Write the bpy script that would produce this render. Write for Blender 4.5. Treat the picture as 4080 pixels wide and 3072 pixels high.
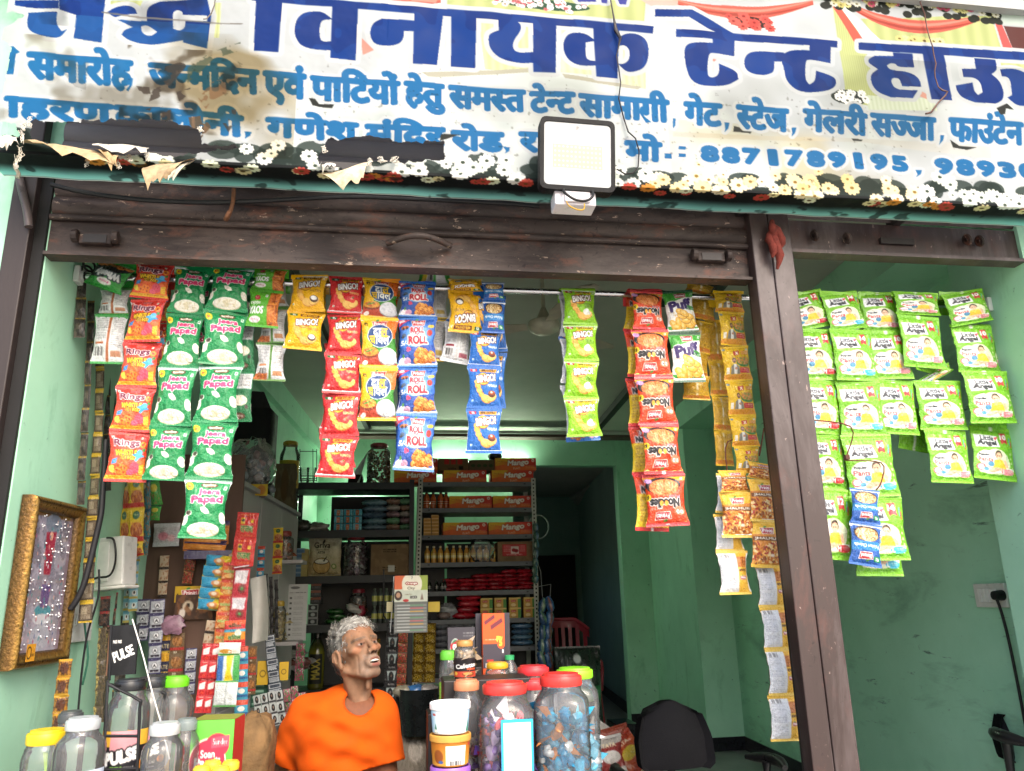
import bpy, math, random
import numpy as np
from mathutils import Vector, Matrix
for _o in list(bpy.data.objects): bpy.data.objects.remove(_o)
SC = bpy.context.scene; COL = SC.collection
random.seed(7); RNG = np.random.default_rng(7)
# ---------------------------------------------------------------- camera
FPX, PW, PH = 3080.0, 4080.0, 3072.0
_pit, _yaw, _rol = (math.radians(a) for a in (15.4, 8.5, -1.39))
_cy, _sy, _cp, _sp = math.cos(_yaw), math.sin(_yaw), math.cos(_pit), math.sin(_pit)
CF = np.array([_sy*_cp, _cy*_cp, _sp]); _r = np.array([_cy, -_sy, 0.0]); _u = np.cross(_r, CF)
CR = math.cos(_rol)*_r + math.sin(_rol)*_u; CU = -math.sin(_rol)*_r + math.cos(_rol)*_u
CC = np.array([0.0, -2.5, 1.5])
cam = bpy.data.cameras.new('camera'); cam.sensor_width = 36; cam.lens = FPX/PW*36; cam.clip_start = .05; cam.clip_end = 1000
camo = bpy.data.objects.new('camera', cam); COL.objects.link(camo)
_m = Matrix.Identity(4)
for _i in range(3):
    _m[_i][0], _m[_i][1], _m[_i][2], _m[_i][3] = CR[_i], CU[_i], -CF[_i], CC[_i]
camo.matrix_world = _m; SC.camera = camo
# ---------------------------------------------------------------- world, sun, exposure
SUN_EL, SUN_AZ = math.radians(40), math.radians(164)
W = bpy.data.worlds.new('World'); SC.world = W; W.use_nodes = True
_n = W.node_tree.nodes; _sky = _n.new('ShaderNodeTexSky'); _sky.sky_type = 'NISHITA'; _sky.sun_disc = False
_sky.sun_elevation = SUN_EL; _sky.sun_rotation = SUN_AZ; _sky.air_density = 1.0; _sky.dust_density = 4.0; _sky.ozone_density = 1.0
W.node_tree.links.new(_sky.outputs[0], _n['Background'].inputs[0]); _n['Background'].inputs[1].default_value = .15
_s = bpy.data.lights.new('sun', 'SUN'); _s.energy = 0.45; _s.angle = math.radians(30); _s.color = (1, .96, .9)
_so = bpy.data.objects.new('sun', _s); COL.objects.link(_so)
_d = Vector((math.sin(SUN_AZ)*math.cos(SUN_EL), math.cos(SUN_AZ)*math.cos(SUN_EL), math.sin(SUN_EL)))
_so.rotation_euler = _d.to_track_quat('Z', 'Y').to_euler()
SC.view_settings.view_transform = 'Standard'; SC.view_settings.look = 'None'; SC.view_settings.gamma = 1
SC.view_settings.use_curve_mapping = False; SC.view_settings.exposure = 1.5
SC.render.engine = 'CYCLES'
SC.cycles.use_denoising = True; SC.cycles.max_bounces = 10; SC.cycles.diffuse_bounces = 5; SC.cycles.transparent_max_bounces = 24
SC.cycles.sample_clamp_indirect = 6; SC.cycles.caustics_reflective = False; SC.cycles.caustics_refractive = False
# ---------------------------------------------------------------- picking points of the place
DK = 4080/2212
def ray(x, y): return CF*FPX + CR*(x*DK-PW/2) - CU*(y*DK-PH/2)
def at(x, y, Y): d = ray(x, y); return CC + d*((Y-CC[1])/d[1])
SH = .067                                   # the side walls run a little to the right as they go deeper
def onwall(x, y, X0):
    d = ray(x, y); n = np.array([1, -SH, 0]); return CC + d*((X0-n@CC)/(n@d))
def atz(x, y, z): d = ray(x, y); return CC + d*((z-CC[2])/d[2])
def mid(x0, y0, x1, y1, Y): return at((x0+x1)/2, (y0+y1)/2, Y)
# ---------------------------------------------------------------- colours
def s2l(c):
    c = np.asarray(c, float); return np.where(c <= .04045, c/12.92, ((c+.055)/1.055)**2.4)
def hx(h):
    if not isinstance(h, str): return np.asarray(h, float)
    h = h.lstrip('#')
    if len(h) == 3: h = ''.join(a+a for a in h)
    return np.array([int(h[i:i+2], 16)/255 for i in (0, 2, 4)])
# ---------------------------------------------------------------- materials
MATS = {}
def _pb(name):
    m = bpy.data.materials.new(name); m.use_nodes = True; return m, m.node_tree, m.node_tree.nodes['Principled BSDF']
def _mix(t, fac, a, b, mode='MIX'):
    n = t.nodes.new('ShaderNodeMix'); n.data_type = 'RGBA'; n.blend_type = mode
    for sock, v in ((n.inputs[0], fac), (n.inputs[6], a), (n.inputs[7], b)):
        if hasattr(v, 'links') or isinstance(v, bpy.types.NodeSocket): t.links.new(v, sock)
        elif isinstance(v, (int, float)): sock.default_value = v
        else: sock.default_value = (*v, 1)
    return n.outputs[2]
def _noise(t, scale, detail=5, rough=.6, coord='Object', stretch=None, dist=0):
    tc = t.nodes.new('ShaderNodeTexCoord'); n = t.nodes.new('ShaderNodeTexNoise')
    src = tc.outputs[coord]
    if stretch:
        mp = t.nodes.new('ShaderNodeMapping'); mp.inputs['Scale'].default_value = stretch; t.links.new(src, mp.inputs[0]); src = mp.outputs[0]
    t.links.new(src, n.inputs['Vector']); n.inputs['Scale'].default_value = scale; n.inputs['Detail'].default_value = detail
    n.inputs['Roughness'].default_value = rough; n.inputs['Distortion'].default_value = dist
    return n.outputs[0]
def _ramp(t, src, a, b, ca=(0, 0, 0), cb=(1, 1, 1)):
    r = t.nodes.new('ShaderNodeValToRGB'); t.links.new(src, r.inputs[0])
    e = r.color_ramp.elements; e[0].position = a; e[1].position = b; e[0].color = (*ca, 1); e[1].color = (*cb, 1)
    return r.outputs[0]
def _bump(t, p, src, strength, dist=.01):
    b = t.nodes.new('ShaderNodeBump'); b.inputs['Strength'].default_value = strength; b.inputs['Distance'].default_value = dist
    t.links.new(src, b.inputs['Height']); t.links.new(b.outputs[0], p.inputs['Normal'])
def vcmat(name, rough=.5, spec=.5, metal=0.0, coat=0.0, var=.12, vscale=30, bump=0, bscale=60, bdist=.004, sheen=0, alpha=1, sss=0, rvar=.15):
    """painted / printed surface: colour from the mesh's own colour attribute, with a little procedural unevenness"""
    if name in MATS: return MATS[name]
    m, t, p = _pb(name)
    a = t.nodes.new('ShaderNodeAttribute'); a.attribute_name = 'Col'
    c = a.outputs[0]
    nz = _noise(t, vscale)
    if var: c = _mix(t, 1.0, c, _ramp(t, nz, .3, .7, (1-var,)*3, (1+var*.3,)*3), 'MULTIPLY')
    t.links.new(c, p.inputs['Base Color'])
    t.links.new(_ramp(t, nz, .25, .75, (max(rough-rvar, .03),)*3, (min(rough+rvar, 1),)*3), p.inputs['Roughness'])
    p.inputs['Specular IOR Level'].default_value = spec; p.inputs['Metallic'].default_value = metal
    p.inputs['Coat Weight'].default_value = coat; p.inputs['Coat Roughness'].default_value = .15
    if sheen: p.inputs['Sheen Weight'].default_value = sheen
    if sss:
        p.inputs['Subsurface Weight'].default_value = sss; p.inputs['Subsurface Radius'].default_value = (.012, .005, .003); p.inputs['Subsurface Scale'].default_value = 1
    if alpha < 1: p.inputs['Alpha'].default_value = alpha
    if bump: _bump(t, p, _noise(t, bscale, 4, .55), bump, bdist)
    MATS[name] = m; return m
def flexmat(name):
    m = vcmat(name, .6, .12, var=.06, vscale=8, bump=.1, bscale=25); t = m.node_tree; p = t.nodes['Principled BSDF']; o = t.nodes['Material Output']
    tr = t.nodes.new('ShaderNodeBsdfTranslucent'); a = t.nodes.new('ShaderNodeAttribute'); a.attribute_name = 'Col'; t.links.new(a.outputs[0], tr.inputs[0])
    mx = t.nodes.new('ShaderNodeMixShader'); mx.inputs[0].default_value = .3; t.links.new(p.outputs[0], mx.inputs[1]); t.links.new(tr.outputs[0], mx.inputs[2]); t.links.new(mx.outputs[0], o.inputs[0]); return m
def clear(name, tint=(1, 1, 1), rough=.08, body=.08, bump=.3, bscale=18):
    """thin clear plastic or glass: mostly lets light through, a film of haze and a fresnel reflection"""
    if name in MATS: return MATS[name]
    m = bpy.data.materials.new(name); m.use_nodes = True; t = m.node_tree; t.nodes.clear()
    out = t.nodes.new('ShaderNodeOutputMaterial'); tr = t.nodes.new('ShaderNodeBsdfTransparent'); tr.inputs[0].default_value = (*tint, 1)
    df = t.nodes.new('ShaderNodeBsdfDiffuse'); df.inputs[0].default_value = (*[min(1, .75*x+.1) for x in tint], 1)
    gl = t.nodes.new('ShaderNodeBsdfGlossy'); gl.inputs['Roughness'].default_value = rough
    m1 = t.nodes.new('ShaderNodeMixShader'); m2 = t.nodes.new('ShaderNodeMixShader'); fr = t.nodes.new('ShaderNodeFresnel'); fr.inputs[0].default_value = 1.5
    nz = _noise(t, 9, 3)
    t.links.new(_ramp(t, nz, .3, .75, (body*.5,)*3, (min(1, body*1.6),)*3), m1.inputs[0])
    t.links.new(tr.outputs[0], m1.inputs[1]); t.links.new(df.outputs[0], m1.inputs[2])
    b = t.nodes.new('ShaderNodeBump'); b.inputs['Strength'].default_value = bump; b.inputs['Distance'].default_value = .006
    t.links.new(_noise(t, bscale, 3, .5), b.inputs['Height'])
    t.links.new(b.outputs[0], fr.inputs['Normal']); t.links.new(b.outputs[0], gl.inputs['Normal'])
    t.links.new(fr.outputs[0], m2.inputs[0]); t.links.new(m1.outputs[0], m2.inputs[1]); t.links.new(gl.outputs[0], m2.inputs[2])
    t.links.new(m2.outputs[0], out.inputs[0]); MATS[name] = m; return m
def surf(name, col, col2=None, scale=3, lo=.35, hi=.65, rough=.7, spec=.4, metal=0, bump=.15, bscale=40, bdist=.004, stretch=None, spots=None, fine=0):
    """plain procedural surface of two blended tones, with optional darker patches of wear"""
    if name in MATS: return MATS[name]
    m, t, p = _pb(name); c1 = s2l(hx(col)); c2 = s2l(hx(col2)) if col2 else c1*.8
    c = _mix(t, _ramp(t, _noise(t, scale, 8, .65, stretch=stretch), lo, hi), tuple(c1), tuple(c2))
    if spots:
        for (sc, a, b, scol, st) in spots:
            c = _mix(t, _ramp(t, _noise(t, sc, 6, .7, stretch=st, dist=.4), a, b), c, tuple(s2l(hx(scol))))
    if fine: c = _mix(t, 1.0, c, _ramp(t, _noise(t, 220, 2), .3, .7, (1-fine,)*3, (1,)*3), 'MULTIPLY')
    t.links.new(c, p.inputs['Base Color']); p.inputs['Roughness'].default_value = rough
    p.inputs['Specular IOR Level'].default_value = spec; p.inputs['Metallic'].default_value = metal
    if bump: _bump(t, p, _noise(t, bscale, 6, .6, stretch=stretch), bump, bdist)
    MATS[name] = m; return m
# ---------------------------------------------------------------- objects
def tag(o, label=None, cat=None, group=None, kind=None):
    if label: o['label'] = label
    if cat: o['category'] = cat
    if group: o['group'] = group
    if kind: o['kind'] = kind
    return o
def empty(name, loc, label=None, cat=None, group=None, rot=(0, 0, 0)):
    o = bpy.data.objects.new(name, None); COL.objects.link(o); o.location = loc; o.rotation_euler = rot; o.empty_display_size = .05
    return tag(o, label, cat, group)
def copy_tree(o, parent=None):
    c = o.copy(); COL.objects.link(c); c.parent = parent
    for ch in list(o.children): copy_tree(ch, c)
    return c
class MB:
    """collects coloured pieces of ONE mesh"""
    def __init__(s): s.v = []; s.c = []; s.f = []; s.n = 0; s.mi = []
    def add(s, V, Fs, col='#888', mi=0):
        V = np.asarray(V, float).reshape(-1, 3); k = len(V); s.v.append(V)
        col = hx(col) if isinstance(col, str) else np.asarray(col, float)
        lc = s2l(col); s.c.append(np.broadcast_to(lc, (k, 3)) if lc.ndim == 1 else lc.reshape(-1, 3))
        for f in Fs: s.f.append([int(i)+s.n for i in f])
        s.mi += [mi]*len(Fs); s.n += k; return s
    def box(s, a, b, col='#888', mi=0, M=None, taper=None):
        (x0, y0, z0), (x1, y1, z1) = a, b
        V = np.array([(x0, y0, z0), (x1, y0, z0), (x1, y1, z0), (x0, y1, z0), (x0, y0, z1), (x1, y0, z1), (x1, y1, z1), (x0, y1, z1)], float)
        if taper: c = V[4:].mean(0); V[4:, :2] = c[:2]+(V[4:, :2]-c[:2])*taper
        if M is not None: V = V@np.asarray(M)[:3, :3].T+np.asarray(M)[:3, 3]
        return s.add(V, [(0, 3, 2, 1), (4, 5, 6, 7), (0, 1, 5, 4), (1, 2, 6, 5), (2, 3, 7, 6), (3, 0, 4, 7)], col, mi)
    def grid(s, P, col='#888', mi=0, flip=False, closeu=False, mask=None):
        nv, nu = P.shape[:2]; idx = np.arange(nv*nu).reshape(nv, nu)
        if closeu: idx = np.concatenate([idx, idx[:, :1]], 1)
        q = np.stack([idx[:-1, :-1], idx[1:, :-1], idx[1:, 1:], idx[:-1, 1:]], -1)
        q = q[mask] if mask is not None else q.reshape(-1, 4)
        if flip: q = q[:, ::-1]
        return s.add(P.reshape(-1, 3), q, col if isinstance(col, str) or np.ndim(col) == 1 else np.asarray(col).reshape(-1, 3), mi)
    def tube(s, pts, r, col='#888', n=8, mi=0, caps=True):
        pts = [np.asarray(p, float) for p in pts]
        if len(pts) > 3 and not hasattr(r, '__len__'):
            q = [pts[0]]+pts+[pts[-1]]; o = []
            for i in range(1, len(q)-2):
                a_, b_, c_, d_ = q[i-1:i+3]
                for t in (0, .25, .5, .75): o.append(.5*(2*b_+(c_-a_)*t+(2*a_-5*b_+4*c_-d_)*t*t+(3*b_-a_-3*c_+d_)*t**3))
            pts = o+[pts[-1]]
        m = len(pts); rs = r if hasattr(r, '__len__') else [r]*m
        up = None; rings = []
        for i, p in enumerate(pts):
            t = pts[min(i+1, m-1)]-pts[max(i-1, 0)]; t = t/(np.linalg.norm(t)+1e-12)
            if up is None: up = np.cross(t, (0, 0, 1) if abs(t[2]) < .9 else (1, 0, 0))
            up = up-t*(up@t); up /= np.linalg.norm(up)+1e-12; w = np.cross(t, up)
            a = np.arange(n)*2*math.pi/n; rings.append(p+rs[i]*(np.cos(a)[:, None]*up+np.sin(a)[:, None]*w))
        s.grid(np.array(rings), col, mi, closeu=True)
        if caps:
            k = s.n-m*n
            s.f.append([k+i for i in range(n)]); s.f.append([k+(m-1)*n+n-1-i for i in range(n)]); s.mi += [mi, mi]
        return s
    def lathe(s, prof, col='#888', n=24, c=(0, 0, 0), mi=0, sq=None, M=None):
        """prof: (radius, z) pairs; col one colour or one per ring; sq: superellipse power for squarish jars"""
        a = np.arange(n)*2*math.pi/n+math.pi/n; ca, sa = np.cos(a), np.sin(a)
        if sq: k = (np.abs(ca)**sq+np.abs(sa)**sq)**(-1/sq); ca, sa = ca*k, sa*k
        P = np.array([np.stack([r*ca, r*sa, np.full(n, z)], -1) for r, z in prof])+np.asarray(c, float)
        if M is not None: P = P@np.asarray(M)[:3, :3].T+np.asarray(M)[:3, 3]
        if not isinstance(col, str) and np.ndim(col) == 2: col = np.repeat(np.asarray(col)[:, None], n, 1)
        return s.grid(P, col, mi, closeu=True, flip=True)
    def prism(s, pts, y0, y1, col='#888', mi=0):
        """outline in x,z pushed from y0 to y1"""
        k = len(pts); V = [(x, y0, z) for x, z in pts]+[(x, y1, z) for x, z in pts]
        return s.add(V, [tuple(range(k)), tuple(range(2*k-1, k-1, -1))]+[(i, i+k, (i+1) % k+k, (i+1) % k) for i in range(k)], col, mi)
    def build(s, name, mat, parent=None, smooth=None, bevel=0, loc=None, rot=None):
        me = bpy.data.meshes.new(name)
        V = np.concatenate(s.v) if s.v else np.zeros((0, 3)); C = np.concatenate(s.c) if s.c else np.zeros((0, 3))
        me.from_pydata(V.tolist(), [], s.f) if len(s.f) < 200 else s._fast(me, V)
        a = me.color_attributes.new('Col', 'FLOAT_COLOR', 'POINT')
        a.data.foreach_set('color', np.concatenate([C, np.ones((len(C), 1))], 1).astype(np.float32).ravel())
        for m in (mat if isinstance(mat, (list, tuple)) else [mat]): me.materials.append(m)
        if any(s.mi): me.polygons.foreach_set('material_index', np.array(s.mi, np.int32))
        if smooth is not None:
            me.polygons.foreach_set('use_smooth', [True]*len(me.polygons)); me.set_sharp_from_angle(angle=math.radians(smooth))
        me.update()
        o = bpy.data.objects.new(name, me); COL.objects.link(o); o.parent = parent
        if loc is not None: o.location = loc
        if rot is not None: o.rotation_euler = rot
        if bevel:
            b = o.modifiers.new('edge', 'BEVEL'); b.width = bevel; b.segments = 2; b.limit_method = 'ANGLE'; b.angle_limit = math.radians(50)
        return o
    def _fast(s, me, V):
        tot = np.array([len(f) for f in s.f], np.int32); loops = np.fromiter((i for f in s.f for i in f), np.int32, int(tot.sum()))
        me.vertices.add(len(V)); me.vertices.foreach_set('co', V.astype(np.float32).ravel())
        me.loops.add(len(loops)); me.loops.foreach_set('vertex_index', loops)
        me.polygons.add(len(tot)); st = np.zeros(len(tot), np.int32); st[1:] = np.cumsum(tot)[:-1]
        me.polygons.foreach_set('loop_start', st); me.update(calc_edges=True); me.validate()
def quat(rx=0, ry=0, rz=0, loc=(0, 0, 0)):
    from mathutils import Euler
    M = Euler((rx, ry, rz)).to_matrix().to_4x4(); M.translation = loc; return np.array(M)
# ---------------------------------------------------------------- flat artwork drawn by numbers, later laid on mesh grids
_TX = {}
def txt_tris(s):
    if s in _TX: return _TX[s]
    c = bpy.data.curves.new('t', 'FONT'); c.body = s; c.resolution_u = 3; o = bpy.data.objects.new('t', c); COL.objects.link(o)
    dg = bpy.context.evaluated_depsgraph_get(); me = bpy.data.meshes.new_from_object(o.evaluated_get(dg)); me.calc_loop_triangles()
    V = np.array([v.co[:2] for v in me.vertices]).reshape(-1, 2); T = np.array([t.vertices[:] for t in me.loop_triangles], int).reshape(-1, 3)
    bpy.data.objects.remove(o); bpy.data.curves.remove(c); bpy.data.meshes.remove(me)
    _TX[s] = (V, T); return V, T
def dil(m, r):
    r = int(round(r))
    if r < 1: return m
    H, Wd = m.shape; o = m.copy(); p = np.pad(m, r)
    for dy in range(-r, r+1):
        w = int(math.sqrt(r*r-dy*dy)+.3)
        row = p[r+dy:r+dy+H]
        cs = np.cumsum(np.pad(row, ((0, 0), (1, 0))), 1)
        o |= (cs[:, r+w+1:r+w+1+Wd]-cs[:, r-w:r-w+Wd]) > 0
    return o
def vnoise(h, w, cell, seed=0, octs=3):
    g = np.random.default_rng(seed); out = np.zeros((h, w)); amp = 1; tot = 0
    for _ in range(octs):
        gh, gw = int(h/cell)+3, int(w/cell)+3; a = g.random((gh, gw)); y = np.arange(h)/cell; x = np.arange(w)/cell
        yi, xi = y.astype(int), x.astype(int); fy, fx = y-yi, x-xi; fy = (fy*fy*(3-2*fy))[:, None]; fx = (fx*fx*(3-2*fx))[None]
        A = a[yi][:, xi]; B = a[yi][:, xi+1]; C_ = a[yi+1][:, xi]; D = a[yi+1][:, xi+1]
        out += amp*((A*(1-fx)+B*fx)*(1-fy)+(C_*(1-fx)+D*fx)*fy); tot += amp; amp *= .5; cell = max(cell/2, 1.01)
    return out/tot
class Cv:
    """a w x h drawing (y down) sampled nx vertices wide"""
    def __init__(s, w, h, nx, bg='#fff', ss=3):
        s.w, s.h, s.nx, s.ny, s.ss = w, h, nx, max(2, int(round(nx*h/w))), ss
        s.W, s.H = s.nx*ss, s.ny*ss; s.k = s.W/w; s.kh = s.H/h
        s.a = np.empty((s.H, s.W, 3)); s.a[:] = hx(bg)
    def put(s, m, c, al=1.0, y0=0, x0=0):
        v = s.a[y0:y0+m.shape[0], x0:x0+m.shape[1]]
        if m.dtype == bool: v[m] = v[m]*(1-al)+hx(c)*al
        else: v[:] = v*(1-m[..., None]*al)+hx(c)*m[..., None]*al
        return s
    def box(s, p):
        x0 = max(int(p[:, 0].min()), 0); x1 = min(int(p[:, 0].max())+2, s.W); y0 = max(int(p[:, 1].min()), 0); y1 = min(int(p[:, 1].max())+2, s.H)
        return x0, x1, y0, y1
    def poly(s, pts, c, al=1.0, ret=False):
        rings = pts if isinstance(pts[0][0], (list, tuple)) else [pts]
        P = [np.array(r, float)*(s.k, s.kh) for r in rings]; x0, x1, y0, y1 = s.box(np.concatenate(P))
        if x1 <= x0 or y1 <= y0: return s
        X, Y = np.meshgrid(np.arange(x0, x1)+.5, np.arange(y0, y1)+.5); m = np.zeros(X.shape, bool)
        for p in P:
            for (ax, ay), (bx, by) in zip(p, np.roll(p, -1, 0)):
                if ay == by: continue
                m ^= ((ay > Y) != (by > Y)) & (X < (bx-ax)*(Y-ay)/(by-ay)+ax)
        if ret: M = np.zeros((s.H, s.W), bool); M[y0:y1, x0:x1] = m; return M
        return s.put(m, c, al, y0, x0)
    def rect(s, x0, y0, x1, y1, c, al=1.0): return s.poly([(x0, y0), (x1, y0), (x1, y1), (x0, y1)], c, al)
    def ell(s, cx, cy, rx, ry, c, rot=0, al=1.0, soft=0):
        R = max(rx, ry); x0, x1, y0, y1 = s.box(np.array([[(cx-R)*s.k, (cy-R)*s.kh], [(cx+R)*s.k, (cy+R)*s.kh]]))
        if x1 <= x0 or y1 <= y0: return s
        X, Y = np.meshgrid((np.arange(x0, x1)+.5)/s.k-cx, (np.arange(y0, y1)+.5)/s.kh-cy); a = math.radians(rot)
        d = ((X*math.cos(a)+Y*math.sin(a))/rx)**2+((Y*math.cos(a)-X*math.sin(a))/ry)**2
        return s.put(np.clip((1-d)/soft, 0, 1) if soft else d < 1, c, al, y0, x0)
    def grad(s, c0, c1, x0=None, y0=0, x1=None, y1=None, axis=1):
        x0 = 0 if x0 is None else x0; x1 = s.w if x1 is None else x1; y1 = s.h if y1 is None else y1
        X0, X1, Y0, Y1 = int(x0*s.k), int(x1*s.k), int(y0*s.kh), int(y1*s.kh); n = (Y1-Y0) if axis == 1 else (X1-X0)
        t = np.linspace(0, 1, max(n, 1))[:, None]; g = hx(c0)*(1-t)+hx(c1)*t
        s.a[Y0:Y1, X0:X1] = g[:, None] if axis == 1 else g[None]; return s
    def blob(s, c, cell, lo, al=1.0, seed=0, x0=0, y0=0, x1=None, y1=None, soft=.08, mul=False):
        x1 = s.w if x1 is None else x1; y1 = s.h if y1 is None else y1
        X0, X1, Y0, Y1 = int(max(x0, 0)*s.k), int(min(x1, s.w)*s.k), int(max(y0, 0)*s.kh), int(min(y1, s.h)*s.kh)
        if X1-X0 < 2 or Y1-Y0 < 2: return s
        n = vnoise(Y1-Y0, X1-X0, max(cell*s.k, 1.5), seed)
        if mul: fx = np.minimum(np.linspace(0, 1, X1-X0), np.linspace(1, 0, X1-X0))*5; fy = np.minimum(np.linspace(0, 1, Y1-Y0), np.linspace(1, 0, Y1-Y0))*5; n = n-.16*(1-np.minimum(1, fx)[None]*np.minimum(1, fy)[:, None]); m = np.clip((n-lo)/soft, 0, 1)*al; v = s.a[Y0:Y1, X0:X1]; v *= 1-m[..., None]*(1-hx(c)); return s
        return s.put(np.clip((n-lo)/soft, 0, 1), c, al, Y0, X0)
    def tmask(s, tris):
        m = np.zeros((s.H, s.W), bool)
        for (a, b, c) in tris:
            x0 = max(int(min(a[0], b[0], c[0])), 0); x1 = min(int(max(a[0], b[0], c[0]))+2, s.W); y0 = max(int(min(a[1], b[1], c[1])), 0); y1 = min(int(max(a[1], b[1], c[1]))+2, s.H)
            if x1 <= x0 or y1 <= y0: continue
            X = np.arange(x0, x1)[None]+.5; Y = np.arange(y0, y1)[:, None]+.5
            e0 = (b[0]-a[0])*(Y-a[1])-(b[1]-a[1])*(X-a[0]); e1 = (c[0]-b[0])*(Y-b[1])-(c[1]-b[1])*(X-b[0]); e2 = (a[0]-c[0])*(Y-c[1])-(a[1]-c[1])*(X-c[0])
            m[y0:y1, x0:x1] |= ((e0 >= 0) & (e1 >= 0) & (e2 >= 0)) | ((e0 <= 0) & (e1 <= 0) & (e2 <= 0))
        return m
    def text(s, t, x, y, h, c='#000', w=None, bold=0, halo=None, rot=0, shear=0, al=1.0, ex=False):
        """t centred on x,y; h the height and w the width of its ink; bold and halo widths as a share of h; rot in degrees"""
        V, T = txt_tris(t)
        if not len(V): return s
        lo, hi = V.min(0), V.max(0); P = (V-(lo+hi)/2)/(hi-lo+1e-9)
        hw = w if w else h*(hi[0]-lo[0])/(hi[1]-lo[1]+1e-9)
        P = P*(hw, -h); P[:, 0] -= shear*P[:, 1]; a = math.radians(rot)
        P = np.stack([P[:, 0]*math.cos(a)-P[:, 1]*math.sin(a), P[:, 0]*math.sin(a)+P[:, 1]*math.cos(a)], -1)+(x, y)
        m = s.tmask((P*(s.k, s.kh))[T])
        if bold: m = dil(m, max(1, bold*h*s.k))
        if halo:
            hs = halo if isinstance(halo, list) else [halo]
            for hc, hwid in hs: s.put(dil(m, max(1, hwid*h*s.k)), hc, al)
        return s.put(m, c, al)
    def lines(s, x0, y0, x1, y1, n, c, al=.8, seed=0, th=.5):
        g = np.random.default_rng(seed); dy = (y1-y0)/n
        for i in range(n):
            x = x0
            while x < x1:
                wd = (x1-x0)*g.uniform(.06, .3); s.rect(x, y0+i*dy, min(x+wd, x1), y0+(i+th)*dy, c, al*g.uniform(.5, 1)); x += wd+(x1-x0)*.03
        return s
    def bars(s, x0, y0, x1, y1, c='#222', seed=0):
        g = np.random.default_rng(seed); x = x0; s.rect(x0, y0, x1, y1, '#f4f4f4')
        while x < x1: wd = (x1-x0)*g.uniform(.015, .06); s.rect(x, y0, min(x+wd, x1), y1, c); x += wd*g.uniform(1.6, 2.6)
        return s
    def out(s): return s.a.reshape(s.ny, s.ss, s.nx, s.ss, 3).mean((1, 3))
    def flip(s, both=True): s.a = s.a[::-1, ::-1].copy(); return s
# ================================================================ the setting
FLOOR, CEIL, YB = .30, 3.10, 5.30
XL, XR = -1.147, 2.50
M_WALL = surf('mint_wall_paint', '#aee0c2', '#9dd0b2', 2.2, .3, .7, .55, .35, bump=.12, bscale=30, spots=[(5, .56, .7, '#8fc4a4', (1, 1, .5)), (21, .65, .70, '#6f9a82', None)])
M_WALLD = surf('scuffed_mint_wall_paint', '#b2e6c6', '#9fd6b3', 1.6, .3, .7, .5, .35, bump=.1, bscale=30, spots=[(2.2, .52, .68, '#86b89a', (.5, .5, 1.6)), (9, .63, .70, '#5a7868', (.6, .35, 2.6)), (30, .66, .7, '#86ad96', None)])
M_CEIL = surf('ceiling_paint', '#b5b6a9', '#a8a99c', 2, bump=.05)
M_FLOORT = surf('grey_floor_tile', '#8d8f8c', '#7a7d7b', 5, rough=.3, bump=.02)
M_GRANITE = surf('black_granite', '#15161a', '#23242a', 60, rough=.2, bump=0)
M_STREET = surf('worn_concrete', '#bdb8ae', '#a39e95', .8, rough=.9, bump=.3, bscale=12, bdist=.02)
M_RUST = surf('rusty_brown_steel', '#4a3c37', '#37302d', 6, .3, .7, .6, .4, bump=.6, bscale=70, bdist=.003, stretch=(.35, 1, 1), spots=[(7, .46, .58, '#2a1f1c', (.4, 1, 1.5)), (15, .54, .66, '#5c3b2f', (.4, 1, 1)), (34, .58, .68, '#211816', None), (48, .63, .66, '#9a8575', (.4, 1, 1))])
M_BROWN = surf('brown_painted_steel', '#332624', '#3e2f2d', 3, .3, .7, .42, .5, bump=.15, bscale=60, stretch=(1, 1, .2), spots=[(5, .54, .68, '#563630', (1, 1, .5)), (3, .48, .6, '#554a49', (1, 1, .3)), (30, .62, .7, '#241a18', None), (50, .66, .69, '#8d7a72', (1, 1, .4))])
M_DARKST = surf('dark_steel', '#2d2726', '#1e1a1a', 4, rough=.5, bump=.2)
def flat_xy(name, x0, x1, y0, y1, z, mat, kind='structure'):
    b = MB(); b.add([(x0, y0, z), (x1, y0, z), (x1, y1, z), (x0, y1, z)], [(0, 1, 2, 3)], '#999'); return tag(b.build(name, mat), kind=kind)
flat_xy('street', -150, 150, -150, 150, 0, M_STREET)
b = MB(); b.box((-1.3, -.28, .004), (2.9, 13, FLOOR)); tag(b.build('floor', M_FLOORT), kind='structure')
shop = empty('shop_building', (0, 0, 0), 'mint green shop building with an open front, brown shutter frame and grey ceiling', 'building')
def wx(X0, Y): return X0+SH*Y
def sheared(b, x0, x1, y0, y1, z0, z1, inner=True):
    V = [(wx(x, y), y, z) for z in (z0, z1) for (x, y) in ((x0, y0), (x1, y0), (x1, y1), (x0, y1))]
    return b.add(V, [(0, 3, 2, 1), (4, 5, 6, 7), (0, 1, 5, 4), (1, 2, 6, 5), (2, 3, 7, 6), (3, 0, 4, 7)])
b = MB(); sheared(b, XL-.2, XL, 0, YB+.2, FLOOR, CEIL+.1); b.build('side_wall', M_WALL, shop)
b = MB(); sheared(b, XL, XL+.05, .5, YB, 2.92, CEIL); b.build('wall_band', M_WALL, shop)
b = MB(); b.box((-4.2, -.03, 0), (-1.252, .1, 4.6)); b.build('front_wall', M_WALL, shop)
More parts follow.
